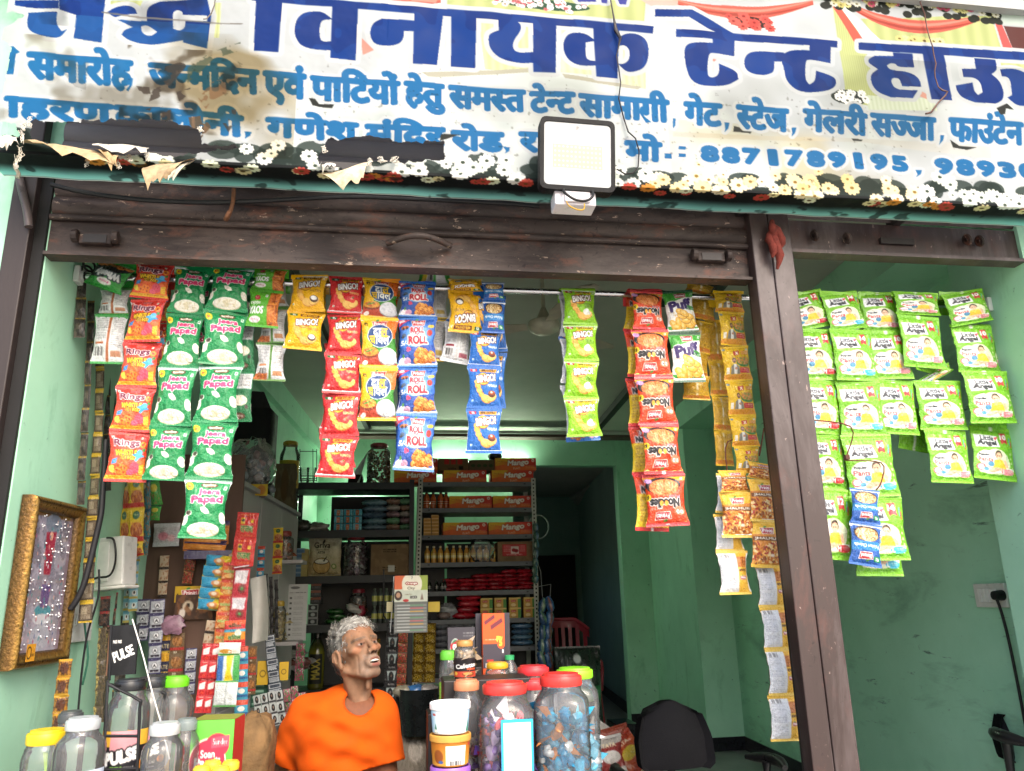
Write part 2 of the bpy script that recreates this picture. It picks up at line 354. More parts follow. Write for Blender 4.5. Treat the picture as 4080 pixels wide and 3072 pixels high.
# right side: front pier, recessed wall, two steps of the wall further in
b = MB(); b.box((2.414, -.02, 0), (3.6, .385, CEIL)); b.build('front_pier', M_WALL, shop)
b = MB(); sheared(b, XR, XR+.2, .386, 6.2, FLOOR, CEIL+.1); b.build('side_wall', M_WALLD, shop)
p1a = at(1497, 1200, 3.86); X2 = p1a[0]-SH*3.86
b = MB(); sheared(b, X2, XR, 3.86, YB+.1, FLOOR, CEIL); b.build('wall_pier', M_WALL, shop)
b = MB(); sheared(b, 2.15, XR, .386, 3.86, 2.9, CEIL); b.build('ceiling_beam', M_WALL, shop)
# back wall with the opening of the passage
xj = at(1343, 1200, YB)[0]; xo = at(1110, 1200, YB)[0]; zl = at(1250, 1005, YB)[2]
b = MB(); b.box((-1.4, YB, FLOOR), (xo, YB+.14, CEIL)); b.build('back_wall', M_WALL, shop)
b = MB(); b.box((xo+.002, YB+.003, zl), (xj+.001, YB+.14, CEIL)); b.build('lintel', M_WALL, shop)
b = MB(); b.box((xj+.002, YB-.003, FLOOR), (wx(X2, YB)-.002, YB+.14, CEIL)); b.build('wall_pier', M_WALL, shop)
# ceiling with its raised tray, the painted gap shade beside it and the strips at the back
b = MB(); sheared(b, XL, -.62, .12, YB, CEIL, CEIL+.12); sheared(b, 1.66, XR, .12, YB, CEIL, CEIL+.12); sheared(b, -.62, 1.66, .12, YB, CEIL+.07, CEIL+.19); b.build('ceiling', M_CEIL, shop)
b = MB(); sheared(b, 1.60, 1.66, .12, YB-.3, CEIL-.002, CEIL+.06); sheared(b, -.66, -.62, .12, YB-.3, CEIL-.002, CEIL+.06); b.build('ceiling_gap_shade', M_DARKST, shop)  # dark boxes paint in the shade of the gaps along the tray
b = MB(); b.box((-1, YB-.40, CEIL-.03), (2.4, YB-.36, CEIL-.001)); b.build('ceiling_strip', surf('white_plaster', '#c9c9c3', '#b8b8b2', 3), shop)
b = MB(); b.box((-1, YB-.355, CEIL-.055), (2.4, YB-.20, CEIL-.0015)); b.build('ceiling_strip', surf('brown_strip_paint', '#6c5750', '#5d4a44', 3), shop)
# passage beyond
ys = 9.6; xc = at(1240, 1200, ys)[0]
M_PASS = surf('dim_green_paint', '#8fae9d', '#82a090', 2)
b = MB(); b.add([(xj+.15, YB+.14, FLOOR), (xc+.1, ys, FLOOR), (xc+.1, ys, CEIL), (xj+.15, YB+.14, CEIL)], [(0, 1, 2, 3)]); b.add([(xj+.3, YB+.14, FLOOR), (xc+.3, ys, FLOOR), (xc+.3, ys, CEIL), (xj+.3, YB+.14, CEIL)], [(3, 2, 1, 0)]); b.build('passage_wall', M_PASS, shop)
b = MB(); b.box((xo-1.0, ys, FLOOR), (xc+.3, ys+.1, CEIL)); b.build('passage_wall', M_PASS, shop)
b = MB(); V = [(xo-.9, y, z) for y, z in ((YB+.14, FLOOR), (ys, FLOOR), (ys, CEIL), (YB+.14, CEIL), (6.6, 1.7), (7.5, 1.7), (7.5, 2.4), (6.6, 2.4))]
b.add(V, [(0, 1, 5, 4), (1, 2, 6, 5), (2, 3, 7, 6), (3, 0, 4, 7)]); b.build('passage_wall', M_PASS, shop)  # unseen window hole added to let sky light into the passage
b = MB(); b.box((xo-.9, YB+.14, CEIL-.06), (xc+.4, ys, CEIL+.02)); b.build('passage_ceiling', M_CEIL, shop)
b = MB(); pr_ = [(0, 0), (.14, 0), (.14, -.03), (.09, -.05), (.05, -.11), (.0, -.14)]
b.prism([(xc+.1-x, CEIL-.06+z) for x, z in pr_], YB+.2, ys, '#ccc'); b.build('cornice', M_CEIL, shop)
b = MB(); b.box((xj+.13, YB+.14, FLOOR), (xj+.149, YB+.42, zl-.35)); b.build('door_frame', surf('grey_frame_paint', '#9aa19b', '#8b928c', 3), shop)
zd = at(1200, 1200, ys)[2]
dr = empty('passage_door', (xc-.45, ys-.06, FLOOR), 'dark brown closed door at the far end of the passage', 'door')
b = MB(); b.box((-.45, 0, 0), (.45, .045, zd-FLOOR)); b.box((-.36, -.012, .25), (.36, -.001, .95)); b.box((-.36, -.012, 1.1), (.36, -.001, zd-FLOOR-.15)); b.build('door_leaf', surf('dark_door_wood', '#241a18', '#18110f', 6, stretch=(1, 1, .1)), dr)
b = MB(); b.tube([(-.36, -.05, 1.0), (-.36, -.05, 1.12)], .01, '#999'); b.tube([(-.36, -.05, 1.01), (-.36, .0, 1.01)], .008); b.build('handle', vcmat('metal_paint', .35, .5, .8), dr)
b = MB(); b.box((xj-.0, YB-.02, FLOOR), (wx(X2, YB)-.01, YB-.005, FLOOR+.1)); sheared(b, X2-.012, X2-.001, 3.86, YB, FLOOR, FLOOR+.1); sheared(b, X2, XR, 3.845, 3.859, FLOOR, FLOOR+.1); sheared(b, XR-.012, XR-.001, .39, 3.84, FLOOR, FLOOR+.1)
b.add([(xj+.135, YB+.45, FLOOR), (xc+.085, ys, FLOOR), (xc+.085, ys, FLOOR+.12), (xj+.135, YB+.45, FLOOR+.12)], [(0, 1, 2, 3)]); b.build('skirting', M_GRANITE, shop)
# concrete ledge above the banner, whose corner shows at the top
pl = at(2212, 21, -.27)
b = MB(); b.box((-4, -.27, pl[2]), (4.5, -.011, pl[2]+.16)); b.build('concrete_ledge', surf('grey_concrete', '#a9aba9', '#8f918f', 4, bump=.3), shop)
b = MB(); b.box((-4, .03, 3.12), (4.5, .11, 5)); b.build('upper_wall', M_WALL, shop)
# ---- a fluorescent tube on the back wall, hidden behind the cartons on the rack: its glow lights the wall there
def emis(name, col, st):
    m = bpy.data.materials.new(name); m.use_nodes = True; t = m.node_tree; t.nodes.clear(); o = t.nodes.new('ShaderNodeOutputMaterial'); e = t.nodes.new('ShaderNodeEmission')
    e.inputs[0].default_value = (*s2l(hx(col)), 1); e.inputs[1].default_value = st; t.links.new(e.outputs[0], o.inputs[0]); return m
for (tx, lab) in ((775, 'white fluorescent tube lamp glowing on the back wall behind the dark rack'), (975, 'white fluorescent tube lamp glowing on the back wall behind the groundnut jar'), (1100, 'white fluorescent tube lamp glowing on the back wall behind the orange cartons')):
    q = at(tx, 1000 if tx > 800 else 1085, YB-.06)
    L = empty('tube_lamp', q, lab, 'lamp', 'tube lamps on the back wall')
    b = MB(); b.tube([(-.2, 0, 0), (.2, 0, 0)], .014, '#fff', 10); b.build('tube', emis('tube_glow', '#e9ffe0', 34), L)
    b = MB(); b.box((-.22, .018, -.02), (.22, .055, .02), '#ddd'); b.build('batten', vcmat('satin', .4), L)
q = onwall(660, 1085, XL+.06)
# ---------------------------------------------------------------- shutter frame
sh = empty('roller_shutter', (0, 0, 0), 'rusty brown roller shutter rolled up above the main shop opening', 'shutter')
zb = 2.616
prof = []
def corr(b, z0, n, y, xa, xb, pitch=.07, bulge=.016):
    zz = np.linspace(0, n*pitch, n*8+1); yy = y-bulge*np.abs(np.sin(math.pi*zz/pitch))**.6
    b.grid(np.array([[(x, q, z0+w) for x in (xa, xb)] for q, w in zip(yy, zz)]), '#777', flip=True)
b = MB(); b.box((XL, -.002, zb), (1.272, .02, zb+.125)); b.box((XL+.001, -.03, zb-.012), (1.271, .03, zb-.001)); b.tube([(XL, -.012, zb+.128), (1.272, -.012, zb+.128)], .011, n=10); b.build('bottom_bar', M_RUST, sh)
b = MB(); corr(b, zb+.14, 3, .0, XL, 1.272)
b.build('curtain', M_RUST, sh, smooth=50)
b = MB(); corr(b, zb+.352, 7, .004, XL, 1.272, bulge=.012); b.build('curtain', surf('grey_shutter_steel', '#8b8284', '#776e70', 4, rough=.5, bump=.2, stretch=(.3, 1, 1), spots=[(30, .68, .76, '#4e4340', None)]), sh, smooth=50)
hd = at(905, 530, -.02)
b = MB(); b.tube([hd+(-.11+.22*t, -.055*math.sin(math.pi*t)-.004, .008*math.sin(math.pi*t)) for t in np.linspace(0, 1, 12)], [.011]*12, n=8); b.build('handle', M_RUST, sh, smooth=60)
for (px, w_) in ((208, .1), (1535, .105)):
    q = at(px, 516 if px < 999 else 555, -.02); b = MB()
    b.box((q[0]-w_/2, -.03, q[2]-.02), (q[0]+w_/2, -.003, q[2]+.02))
    for sx in (-1, 1): b.lathe([(0, -.01), (.022, -.01), (.022, .01), (0, .01)], '#777', 12, M=quat(ry=math.pi/2, loc=(q[0]+sx*w_*.62, -.028, q[2]+.004)))
    b.build('lock_bracket', M_RUST, sh, bevel=.004)
    b = MB(); b.box((q[0]-w_*.36, -.0335, q[2]-.018), (q[0]+w_*.36, -.0312, q[2]+.01)); b.build('lock_slot', M_DARKST, sh)
M_GUIDE = surf('dark_brown_steel', '#2b2322', '#352b29', 3, .3, .7, .5, .4, bump=.15, bscale=60, stretch=(1, 1, .2), spots=[(34, .70, .76, '#4a3a36', None)])
b = MB(); b.box((-1.258, -.045, 0), (-1.188, .05, 3.2)); b.build('guide_channel', M_GUIDE, sh, bevel=.004)
b = MB(); b.box((-1.187, -.015, 0), (-1.152, .05, 2.95)); b.build('guide_gap_dark', surf('black_gap', '#0d0c0c', '#141212', 5), sh)  # solid black strip coloured in for the dark gap by the channel
po = empty('shutter_post', (1.35, 0, 0), 'brown steel post with two shutter channels and a small painted word', 'post')
b = MB(); b.box((-.076, -.05, 0), (-.006, .012, 3.1)); b.build('channel', M_BROWN, po, bevel=.004)
b = MB(); b.box((-.003, -.05, 0), (.08, .012, 3.1)); b.build('channel', M_BROWN, po, bevel=.004)
b = MB(); b.box((-.072, -.042, 0), (.078, .03, 3.05)); b.build('web', M_DARKST, po)
sb = empty('roller_shutter', (0, 0, 0), 'dark brown roller shutter rolled up above the narrow right opening', 'shutter')
zr = at(1900, 552, 0)[2]
b = MB(); b.box((1.432, -.004, zr), (2.6, .02, zr+.13)); b.box((1.433, -.03, zr-.014), (2.599, .03, zr-.001)); b.build('bottom_bar', M_BROWN, sb)
b = MB(); corr(b, zr+.14, 8, .0, 1.432, 2.6)
b.build('curtain', M_BROWN, sb, smooth=50)
for px, py in ((1757, 511), (1827, 517), (2085, 520), (2112, 523)):
    q = at(px, py, -.02); b = MB(); b.lathe([(.008, -.006), (.02, -.006), (.024, 0), (.02, .006), (.008, .006)], '#777', 14, M=quat(ry=1.25, loc=(q[0], -.03, q[2]))); b.build('lock_ring', M_RUST, sb, smooth=50)
b = MB(); q = at(1940, 520, -.02); b.box((q[0]-.07, -.018, q[2]-.012), (q[0]+.07, -.0045, q[2]+.012)); b.build('lock_slot', M_DARKST, sb)
# red rag tied to the post
q = at(1668, 512, -.07); b = MB()
for k, (dx, L_) in enumerate(((-.02, .13), (.005, .17), (.03, .1), (-.005, .11))):
    b.tube([q+(dx*t+.006*math.sin(9*t+k), -.012+.012*math.sin(6*t+k), .06-(L_+.02)*t) for t in np.linspace(0, 1, 9)], [.007+.009*math.sin(math.pi*t)+.003*math.sin(17*t+k) for t in np.linspace(0, 1, 9)], '#74352d', 8)
tag(b.build('red_rag', vcmat('cloth', .9, .2, var=.4, vscale=60, bump=.5, bscale=90), smooth=60), 'faded red rag knotted round the top of the brown shutter post', 'rag')
# hook hanging under the banner and the black cable in the gap
b = MB(); q0, q1 = at(505, 408, -.08), at(492, 470, -.08); b.tube([q0, q0*.5+q1*.5+(.006, 0, 0), q1, q1+(-.004, -.012, -.012), q1+(.004, -.03, -.012), q1+(.012, -.036, .004)], .007, '#6d4a34', 8)
tag(b.build('iron_hook', vcmat('rust_vc', .8, .3, var=.4, vscale=90), smooth=60), 'rusty iron hook hanging below the torn banner', 'hook')
b = MB(); pts = [at(x, y, -.06) for x, y in ((110, 398), (180, 415), (300, 431), (420, 437), (520, 436), (640, 430), (760, 425), (900, 430), (1100, 440), (1165, 446))]; b.tube(pts, .008, '#17171a', 8)
tag(b.build('black_cable', vcmat('rubber', .5, .4), smooth=60), 'black electric cable sagging along the top of the rusty shutter', 'cable')
b = MB(); b.tube([at(x, y, -.06) for x, y in ((38, 360), (46, 405), (58, 455), (62, 490))], .013, '#3a2b28', 8); tag(b.build('rusty_pipe', M_BROWN, smooth=60), 'thin rusty pipe stub at the upper end of the left shutter channel', 'pipe')
# stainless rods that carry the packets
YR = .2
za, zz = at(170, 572, YR), at(1700, 640, YR)
rz = at(1150, 629, YR)[2]
rod = empty('hanging_rod', (0, YR, rz), 'long stainless steel rod across the shop front from which the packets hang', 'rod')
b = MB(); b.tube([(wx(XL, YR)+.005, 0, 0), (2.412, 0, 0)], .0125, '#d8d8da', 16, caps=True); b.build('rod', vcmat('stainless', .22, .5, 1.0, var=.05), rod, smooth=50)
for xx, nm in ((wx(XL, YR)+.012, 'bracket'), (2.402, 'bracket')):
    b = MB(); b.box((xx-.01, -.03, -.03), (xx+.01, .03, .03), '#cfd3cf'); b.lathe([(.022, -.02), (.022, .02)], '#b9bdb9', 14, M=quat(ry=math.pi/2, loc=(xx, 0, 0))); b.build(nm, vcmat('satin', .4), rod, bevel=.004)
# ceiling fan and the square ceiling light
fh = at(1175, 704, 1.25); fan = empty('ceiling_fan', fh, 'cream three bladed ceiling fan hanging behind the green chip packets', 'fan')
M_FAN = vcmat('fan_enamel', .4, .5, var=.25, vscale=14)
b = MB(); b.lathe([(0, -.045), (.045, -.042), (.075, -.025), (.085, 0), (.08, .02), (.05, .032), (.0, .034)], '#c9c3ae', 28); b.build('motor', M_FAN, fan, smooth=50)
b = MB(); b.lathe([(.014, .1), (.036, .045), (.04, .035), (.0, .034)], '#b4ad98', 20); b.lathe([(.011, .09), (.011, CEIL-fh[2]+.1)], '#b4ad98', 10); b.build('downrod', M_FAN, fan, smooth=50)
for a in (38, 160, 282):
    b = MB(); V = []
    for t, w_ in ((.09, .03), (.16, .04), (.22, .062), (.4, .066), (.52, .062), (.555, .045), (.57, .012)):
        for sg in (-1, 1): V.append((t, sg*w_, .006*sg)); V.append((t, sg*w_, .006*sg+.004))
    Fs = []
    for i in range(6): k = i*4; Fs += [(k, k+4, k+6, k+2), (k+1, k+3, k+7, k+5), (k, k+1, k+5, k+4), (k+2, k+6, k+7, k+3)]
    b.add(V, Fs, '#b8ae9c'); b.build('blade', M_FAN, fan, rot=(0, 0, math.radians(a)))
q = atz(672, 860, CEIL+.07); b = MB(); b.box((-.055, -.055, -.012), (.055, .055, -.001), '#e8ebe6'); b.box((-.05, -.05, -.016), (.05, .05, -.0125), '#f4f6f2')
tag(b.build('ceiling_light', vcmat('satin', .4), loc=q), 'small square white light panel on the grey ceiling, switched off', 'light')
# things on the right wall
q = onwall(2145, 1286, XR); sw = empty('switch_board', q, 'white switch board with a black plug on the green wall at the right', 'switch board', rot=(0, 0, math.atan2(-1, SH)+math.pi))
sw.rotation_euler = (0, 0, -math.atan(SH)+math.radians(-90))
M_WP = vcmat('white_plastic', .35, .5, var=.1)
b = MB(); b.box((-.10, -.016, -.05), (.10, -.001, .05), '#d6d6cd'); b.build('plate', M_WP, sw, bevel=.004)
for k in range(5): b = MB(); b.box((-.07+.025*k, -.021, -.028), (-.049+.025*k, -.0165, .028), '#e4e4dc'); b.build('switch', M_WP, sw, bevel=.002)
b = MB(); b.lathe([(.0, .045), (.018, .042), (.022, .01), (.022, 0)], '#111', 14, M=quat(rx=math.pi/2, loc=(.085, -.017, .0))); b.tube([(.085, -.05, -.005), (.088, -.04, -.06), (.09, -.03, -.2), (.088, -.025, -.5), (.085, -.03, -.75)], .006, '#111', 8); b.build('plug', vcmat('rubber', .5, .4), sw, smooth=50)
# ================================================================ the printed banner above the opening
BX0, BZT, BZB, BY, BW_, BD = -1.262, 3.75, 2.835, -.24, 4.02, .14
BHF = BZT-BZB
def R(k): return {0: (0, 0, 1.0), 1: (0, 0, .34325), 2: (705.0, 0, .34325), 3: (1453.4, 0, .34325), 4: (1789.6, 0, .19124), 5: (0, 0, .29291)}[k]
def bp(k, x, y):
    ox, oy, s = R(k); d = (ox+x*s, oy+y*s) if k else (x, y)
    p = at(*d, BY); v = BZT-p[2]
    if v > BHF: p = atz(*d, BZB); v = BHF+(p[1]-BY)
    return (p[0]-BX0, v)
def bps(k, pts): return [bp(k, *q) for q in pts]
bn = Cv(BW_, BHF+BD, 1400, '#b3b8b9', ss=2)
# the printed wedding-tent picture behind the words
bn.blob('#d9e2dc', .5, .5, .5, 3)
def fold(k, pts, c='#b9c083', dark='#8f9a5f', n=16, seed=1):
    bn.poly(bps(k, pts), c); m = bn.poly(bps(k, pts), c, ret=True); ys_, xs_ = np.nonzero(m)
    if len(xs_): x0, x1 = xs_.min(), xs_.max(); st = (np.sin((xs_-x0)/(x1-x0+1)*n*6.28+np.sin(ys_*.01)*1.2)*.5+.5)*.42; bn.a[ys_, xs_] = bn.a[ys_, xs_]*(1-st[:, None])+hx(dark)*st[:, None]
fold(3, [(1000, 40), (1080, 60), (1190, 240), (1300, 600), (1310, 680), (1090, 640), (1050, 330)])
fold(3, [(1180, 120), (2000, 100), (2070, 330), (1310, 268)], n=9)
fold(3, [(1210, 600), (1640, 620), (1660, 700), (1230, 690)], '#cdd6bf', '#a9b79d')
fold(2, [(760, 0), (2010, 0), (2000, 140), (1670, 110), (760, 34)], n=10)
fold(2, [(960, 130), (1300, 150), (1310, 460), (1000, 430)], '#c6cca0', '#a3ac78', 7)
fold(2, [(1440, 160), (1690, 190), (1690, 480), (1450, 460)], '#cdd2ae', '#aab384', 5)
fold(2, [(1840, 200), (2010, 220), (2010, 560), (1840, 520)], '#cdd2ae', '#aab384', 5)
fold(1, [(690, 0), (900, 0), (880, 40), (700, 30)], n=4); fold(1, [(1335, 20), (1395, 20), (1380, 240), (1330, 235)], '#c9d09a', n=3)
fold(3, [(2060, 380), (2212, 400), (2212, 470), (2060, 430)], n=3)
def swag(k, pts, wd, c='#c25a4b'):
    p = np.array(bps(k, pts)); n_ = len(p)
    for off, cc in ((0, c), (-.25, '#d8816f'), (.28, '#9d4034')):
        q = p+(0, off*wd*.6); w2 = wd*(1 if off == 0 else .22)*np.sin(np.linspace(.35, math.pi-.35, n_))
        bn.poly([tuple(a) for a in np.concatenate([q-np.stack([0*w2, w2/2], -1), (q+np.stack([0*w2, w2/2], -1))[::-1]])], cc)
def arc(x0, y0, x1, y1, sag, n=14): t = np.linspace(0, 1, n); return [(x0+(x1-x0)*a, y0+(y1-y0)*a+4*sag*a*(1-a)) for a in t]
swag(3, arc(0, 5, 880, 20, 70), .055); swag(4, arc(230, 70, 1700, 210, 160), .062)
swag(2, arc(-300, -30, 720, 10, 40), .04)
bn.poly(bps(4, [(10, 40), (90, 40), (390, 440), (290, 470)]), '#c25a4b'); bn.poly(bps(4, [(1860, 190), (1930, 200), (2090, 590), (1980, 590)]), '#bf5450')
bn.poly(bps(4, [(100, 60), (180, 80), (600, 460), (400, 440)]), '#d5e6de'); bn.poly(bps(4, [(1940, 90), (2212, 110), (2212, 290), (1970, 270)]), '#b9c6bd'); bn.poly(bps(4, [(1980, 290), (2212, 310), (2300, 640), (2090, 590)]), '#57302c')
bn.poly(bps(2, [(1975, 0), (2212, 0), (2212, 60), (2100, 70)]), '#cfa79b')
bn.poly(bps(2, [(530, 0), (700, 0), (690, 25), (540, 12)]), '#c98678'); bn.poly(bps(2, [(215, 230), (300, 310), (230, 340)]), '#c98678')
bn.poly(bps(3, [(240, 365), (370, 410), (330, 400), (250, 385)]), '#c07a6c'); bn.poly(bps(4, [(1050, 1030), (1100, 1060), (1110, 1125), (1030, 1090)]), '#c8917f')
G = np.random.default_rng(3)
def flower(u, v, r, c, cen='#6b5a2c', pet=9, sq=.75, core=.3):
    for i in range(pet): a = i*6.283/pet+G.uniform(-.1, .1); bn.ell(u+math.cos(a)*r*.6, v+math.sin(a)*r*.6*sq, r*.42, r*.25, c, math.degrees(a))
    bn.ell(u, v, r*.5, r*.5*sq, c); bn.ell(u, v, r*core, r*core*sq, cen)
def cluster(k, x0, y0, x1, y1, n, cols, r, bg='#27302a', cen='#6b5a2c'):
    (u0, v0), (u1, v1) = bp(k, x0, y0), bp(k, x1, y1)
    if bg: bn.ell((u0+u1)/2, (v0+v1)/2, (u1-u0)/2, abs(v1-v0)/2, bg)
    for _ in range(n): flower(G.uniform(u0, u1), G.uniform(v0, v1), r*G.uniform(.7, 1.2), cols[G.integers(len(cols))], cen)
cluster(2, 1050, -30, 1660, 90, 60, ['#f4f2f0', '#e8d8d8', '#ffffff', '#c65f6a'], .011, '#274a34'); cluster(3, 350, 95, 620, 190, 16, ['#cf5a50', '#c14a43'], .02, '#3a2420', '#8a2e2a')
cluster(3, 985, 560, 1230, 670, 18, ['#f5f5f2'], .017, '#2a322c', '#4a4a3c'); cluster(4, 800, 430, 1300, 500, 12, ['#d9d69a', '#c9c27e'], .02, '#333a22')
for i in range(70):
    (u, v) = bp(4, G.uniform(-60, 1950), 0); v = bp(4, 900, G.uniform(-10, 170))[1]; bn.ell(u, v, .02, .016, '#22261f')
for i in range(64):
    x = G.uniform(0, 1930); u, v = bp(4, x, G.uniform(0, 70+max(0, (x-900)*.1))); flower(u, v, .017, ['#cfc98a', '#bdb36a', '#b9506a', '#d8d8c8'][G.integers(4)], '#6b6336')
# flower border along the fold
v_f = BHF
for i in range(260):
    u = G.uniform(0, BW_); bn.ell(u, v_f-G.uniform(-.03, .075), G.uniform(.03, .06), G.uniform(.018, .035), '#24302b', al=.8)
bn.rect(0, v_f-.012, BW_, v_f+BD, '#191d1d')
bn.grad('#191d1d', '#151a1b', 0, v_f, BW_, v_f+.06); bn.grad('#151a1b', '#84cfc8', 0, v_f+.06, BW_, v_f+.115); bn.grad('#84cfc8', '#a2e0d8', 0, v_f+.115, BW_, v_f+BD-.006); bn.rect(0, v_f+BD-.006, BW_, v_f+BD, '#cfd8d2')
for i in range(200):
    u = G.uniform(.35, BW_); right = u > 2.0
    v = v_f-abs(G.normal(.02, .035)); r = G.uniform(.017, .034)
    c = (['#efe3c0', '#e9d6a4', '#f0e8d2', '#e2c88c'] if 2.1 < u < 3.1 else ['#e9ebe4', '#d8e0d4', '#eef0ea'])[G.integers(3)]
    if u < 2.1 and G.random() < .45: continue
    flower(u, v, r, c, '#8a7136' if 2.1 < u < 3.1 else '#3d4a3c', 10, .8, .24)
for i in range(70):
    u = G.uniform(.3, BW_); c = ['#b9493d', '#cf8a3c', '#e4d9a6', '#dfe6c8', '#b9493d'][G.integers(5)]
    flower(u, v_f+G.uniform(.004, .035), G.uniform(.02, .03), c, '#5a4a24', 10, .62)
bn.blob('#15191a', .05, .62, .6, 5, y0=v_f+.02)
# age: yellowing, water marks and soot on the left, dust bands
def stain(k, x0, y0, x1, y1, c, cell, lo, al, seed, soft=.2, mul=True):
    q = np.array(bps(k, [(x0, y0), (x1, y0), (x0, y1), (x1, y1)])); bn.blob(c, cell, lo, al, seed, q[:, 0].min(), q[:, 1].min(), q[:, 0].max(), q[:, 1].max(), soft, mul)
def ink():
    # --- words
    HD, LN, WH = '#0b2d70', '#1c6396', '#bec2c3'
    hdr = []
    def rnd(p, it=3):
        p = [np.array(q, float) for q in p]
        for _ in range(it):
            o = []
            for i, q in enumerate(p):
                a, c = p[i-1], p[(i+1) % len(p)]; v, w = q-a, c-q; lv, lw = np.linalg.norm(v), np.linalg.norm(w)
                if lv < 1e-6 or lw < 1e-6: continue
                cs = (v@w)/(lv*lw)
                if cs > .38 and max(lv, lw) < 190: o += [q-v*.25, q+w*.25]
                else: o.append(q)
            p = o
        return [tuple(q) for q in p]
    def hp(k, *rings): hdr.append((k, [rnd(r_) for r_ in rings]))
    hp(1, [(95, 0), (95, 33), (235, 55), (370, 50), (370, 0)]); hp(1, [(180, 78), (362, 72), (355, 150), (390, 195), (425, 180), (380, 242), (300, 235), (205, 208), (170, 165)])
    hp(1, [(372, -12), (375, 58), (480, 92), (465, 240), (640, 266), (662, -12)]); hp(1, [(675, 75), (720, 42), (800, 28), (850, 45), (863, 83), (800, 86), (740, 102), (722, 108)])
    hp(1, [(735, 120), (925, 128), (920, 70), (945, 30), (1010, 8), (1305, -12), (1330, 100), (1305, 305), (1150, 262), (1155, 250), (1010, 272), (900, 275), (810, 250), (765, 215), (780, 182), (835, 165)], [(890, 160), (925, 150), (988, 195), (958, 218), (915, 218), (888, 190)], [(1085, 78), (1115, 58), (1148, 70), (1152, 93), (1305, 97), (1305, 132), (1167, 130), (1165, 175), (1130, 192), (1092, 180)])
    hp(1, [(1615, -20), (1782, -20), (1755, 335), (1600, 325)]); hp(2, [(-470, -35), (2060, 165), (2055, 212), (200, 62), (-470, 8)])
    hp(1, [(2100, 130), (2030, 75), (1935, 75), (1878, 108), (1855, 180), (1860, 240), (1895, 290), (1975, 310), (2100, 312), (2100, 255), (2035, 262), (2012, 240), (2014, 150), (2042, 125), (2100, 128)]); hp(2, [(40, 30), (202, 40), (185, 375), (25, 357)])
    hp(2, [(558, 135), (350, 122), (290, 150), (272, 220), (300, 275), (380, 292), (460, 280), (487, 245), (490, 200), (558, 200)]); hp(2, [(555, 75), (737, 90), (697, 408), (545, 398)])
    hp(2, [(787, 95), (945, 108), (938, 425), (785, 415)]); hp(2, [(1080, 120), (1210, 135), (1232, 190), (1175, 260), (1175, 312), (1215, 335), (1305, 330), (1305, 398), (1220, 400), (1100, 370), (1030, 310), (1018, 245), (1030, 213), (1085, 195)]); hp(2, [(1300, 140), (1447, 155), (1442, 465), (1302, 455)])
    hp(2, [(1690, 252), (1625, 208), (1530, 208), (1490, 260), (1490, 330), (1530, 392), (1600, 420), (1700, 415), (1700, 385), (1650, 383), (1630, 360), (1632, 270), (1690, 258)]); hp(2, [(1680, 175), (1842, 190), (1832, 495), (1697, 487)])
    hp(2, [(1835, 235), (1900, 208), (1980, 222), (2025, 270), (2030, 360), (2000, 432), (1930, 456), (1880, 450), (1835, 402), (1870, 405), (1905, 380), (1910, 320), (1880, 285), (1835, 290)])
    hp(3, [(-112, 58), (120, 62), (385, 212), (250, 205), (100, 108), (-112, 105)]); hp(3, [(20, 182), (1036, 258), (1034, 300), (20, 232)])
    hp(3, [(250, 205), (390, 225), (385, 357), (250, 330), (222, 345), (215, 470), (245, 492), (292, 470), (290, 400), (405, 450), (412, 500), (340, 542), (190, 540), (112, 507), (80, 420), (68, 310), (100, 268), (250, 272)])
    hp(3, [(700, 330), (520, 318), (462, 340), (443, 400), (470, 455), (560, 475), (622, 460), (640, 440), (640, 385), (700, 385)]); hp(3, [(855, 250), (995, 270), (990, 402), (852, 370), (835, 390), (835, 500), (860, 530), (895, 512), (900, 445), (1020, 490), (1027, 540), (980, 575), (850, 582), (770, 562), (712, 500), (700, 420), (685, 388), (692, 335), (760, 312), (860, 318)])
    hp(3, [(1170, 265), (2300, 338), (2300, 392), (1170, 312)])
    hp(4, [(725, 590), (945, 610), (970, 760), (790, 755), (755, 715), (700, 710), (660, 740), (690, 785), (870, 800), (990, 850), (1040, 920), (1045, 980), (830, 970), (815, 900), (780, 872), (720, 880), (708, 920), (735, 985), (800, 1010), (1010, 1020), (950, 1110), (700, 1100), (560, 1050), (480, 960), (462, 850), (555, 785), (450, 720), (445, 670), (520, 630), (735, 632)])
    hp(4, [(1060, 610), (1300, 625), (1392, 1140), (1160, 1125)]); hp(4, [(1640, 660), (1880, 680), (1900, 800), (1830, 845), (1920, 920), (1975, 1050), (1960, 1140), (1880, 1175), (1650, 1165), (1500, 1110), (1440, 1020), (1435, 965), (1620, 935), (1640, 1040), (1680, 1080), (1730, 1050), (1710, 940), (1640, 880), (1520, 870), (1500, 780), (1660, 780)])
    hp(4, [(1930, 790), (2010, 780), (2120, 790), (2250, 850), (2250, 1200), (2120, 1195), (2015, 1105), (2065, 1080), (2040, 900), (1990, 870), (1945, 870)])
    masks = np.zeros((bn.H, bn.W), bool)
    for k, rings in hdr: masks |= bn.poly([bps(k, r_) for r_ in rings] if len(rings) > 1 else bps(k, rings[0]), HD, ret=True)
    bn.put(dil(masks, .017*bn.k), WH); bn.put(masks, HD); sh_ = vnoise(bn.H, bn.W, 90, 4); bn.put(masks & (sh_ > .52), '#0f3c84', .6)
    left = masks.copy(); left[:, int(.62*bn.k):] = False; left[:int(.40*bn.kh)] = False; bn.put(left, '#245f98', .55)
    # second and third lines: each word is set between the ends of its head line
    hs = txt_tris('ा')[0][:, 1].max()
    def adv(s_): return txt_tris(s_+'ा')[0][:, 0].max()-txt_tris('ा')[0][:, 0].max()
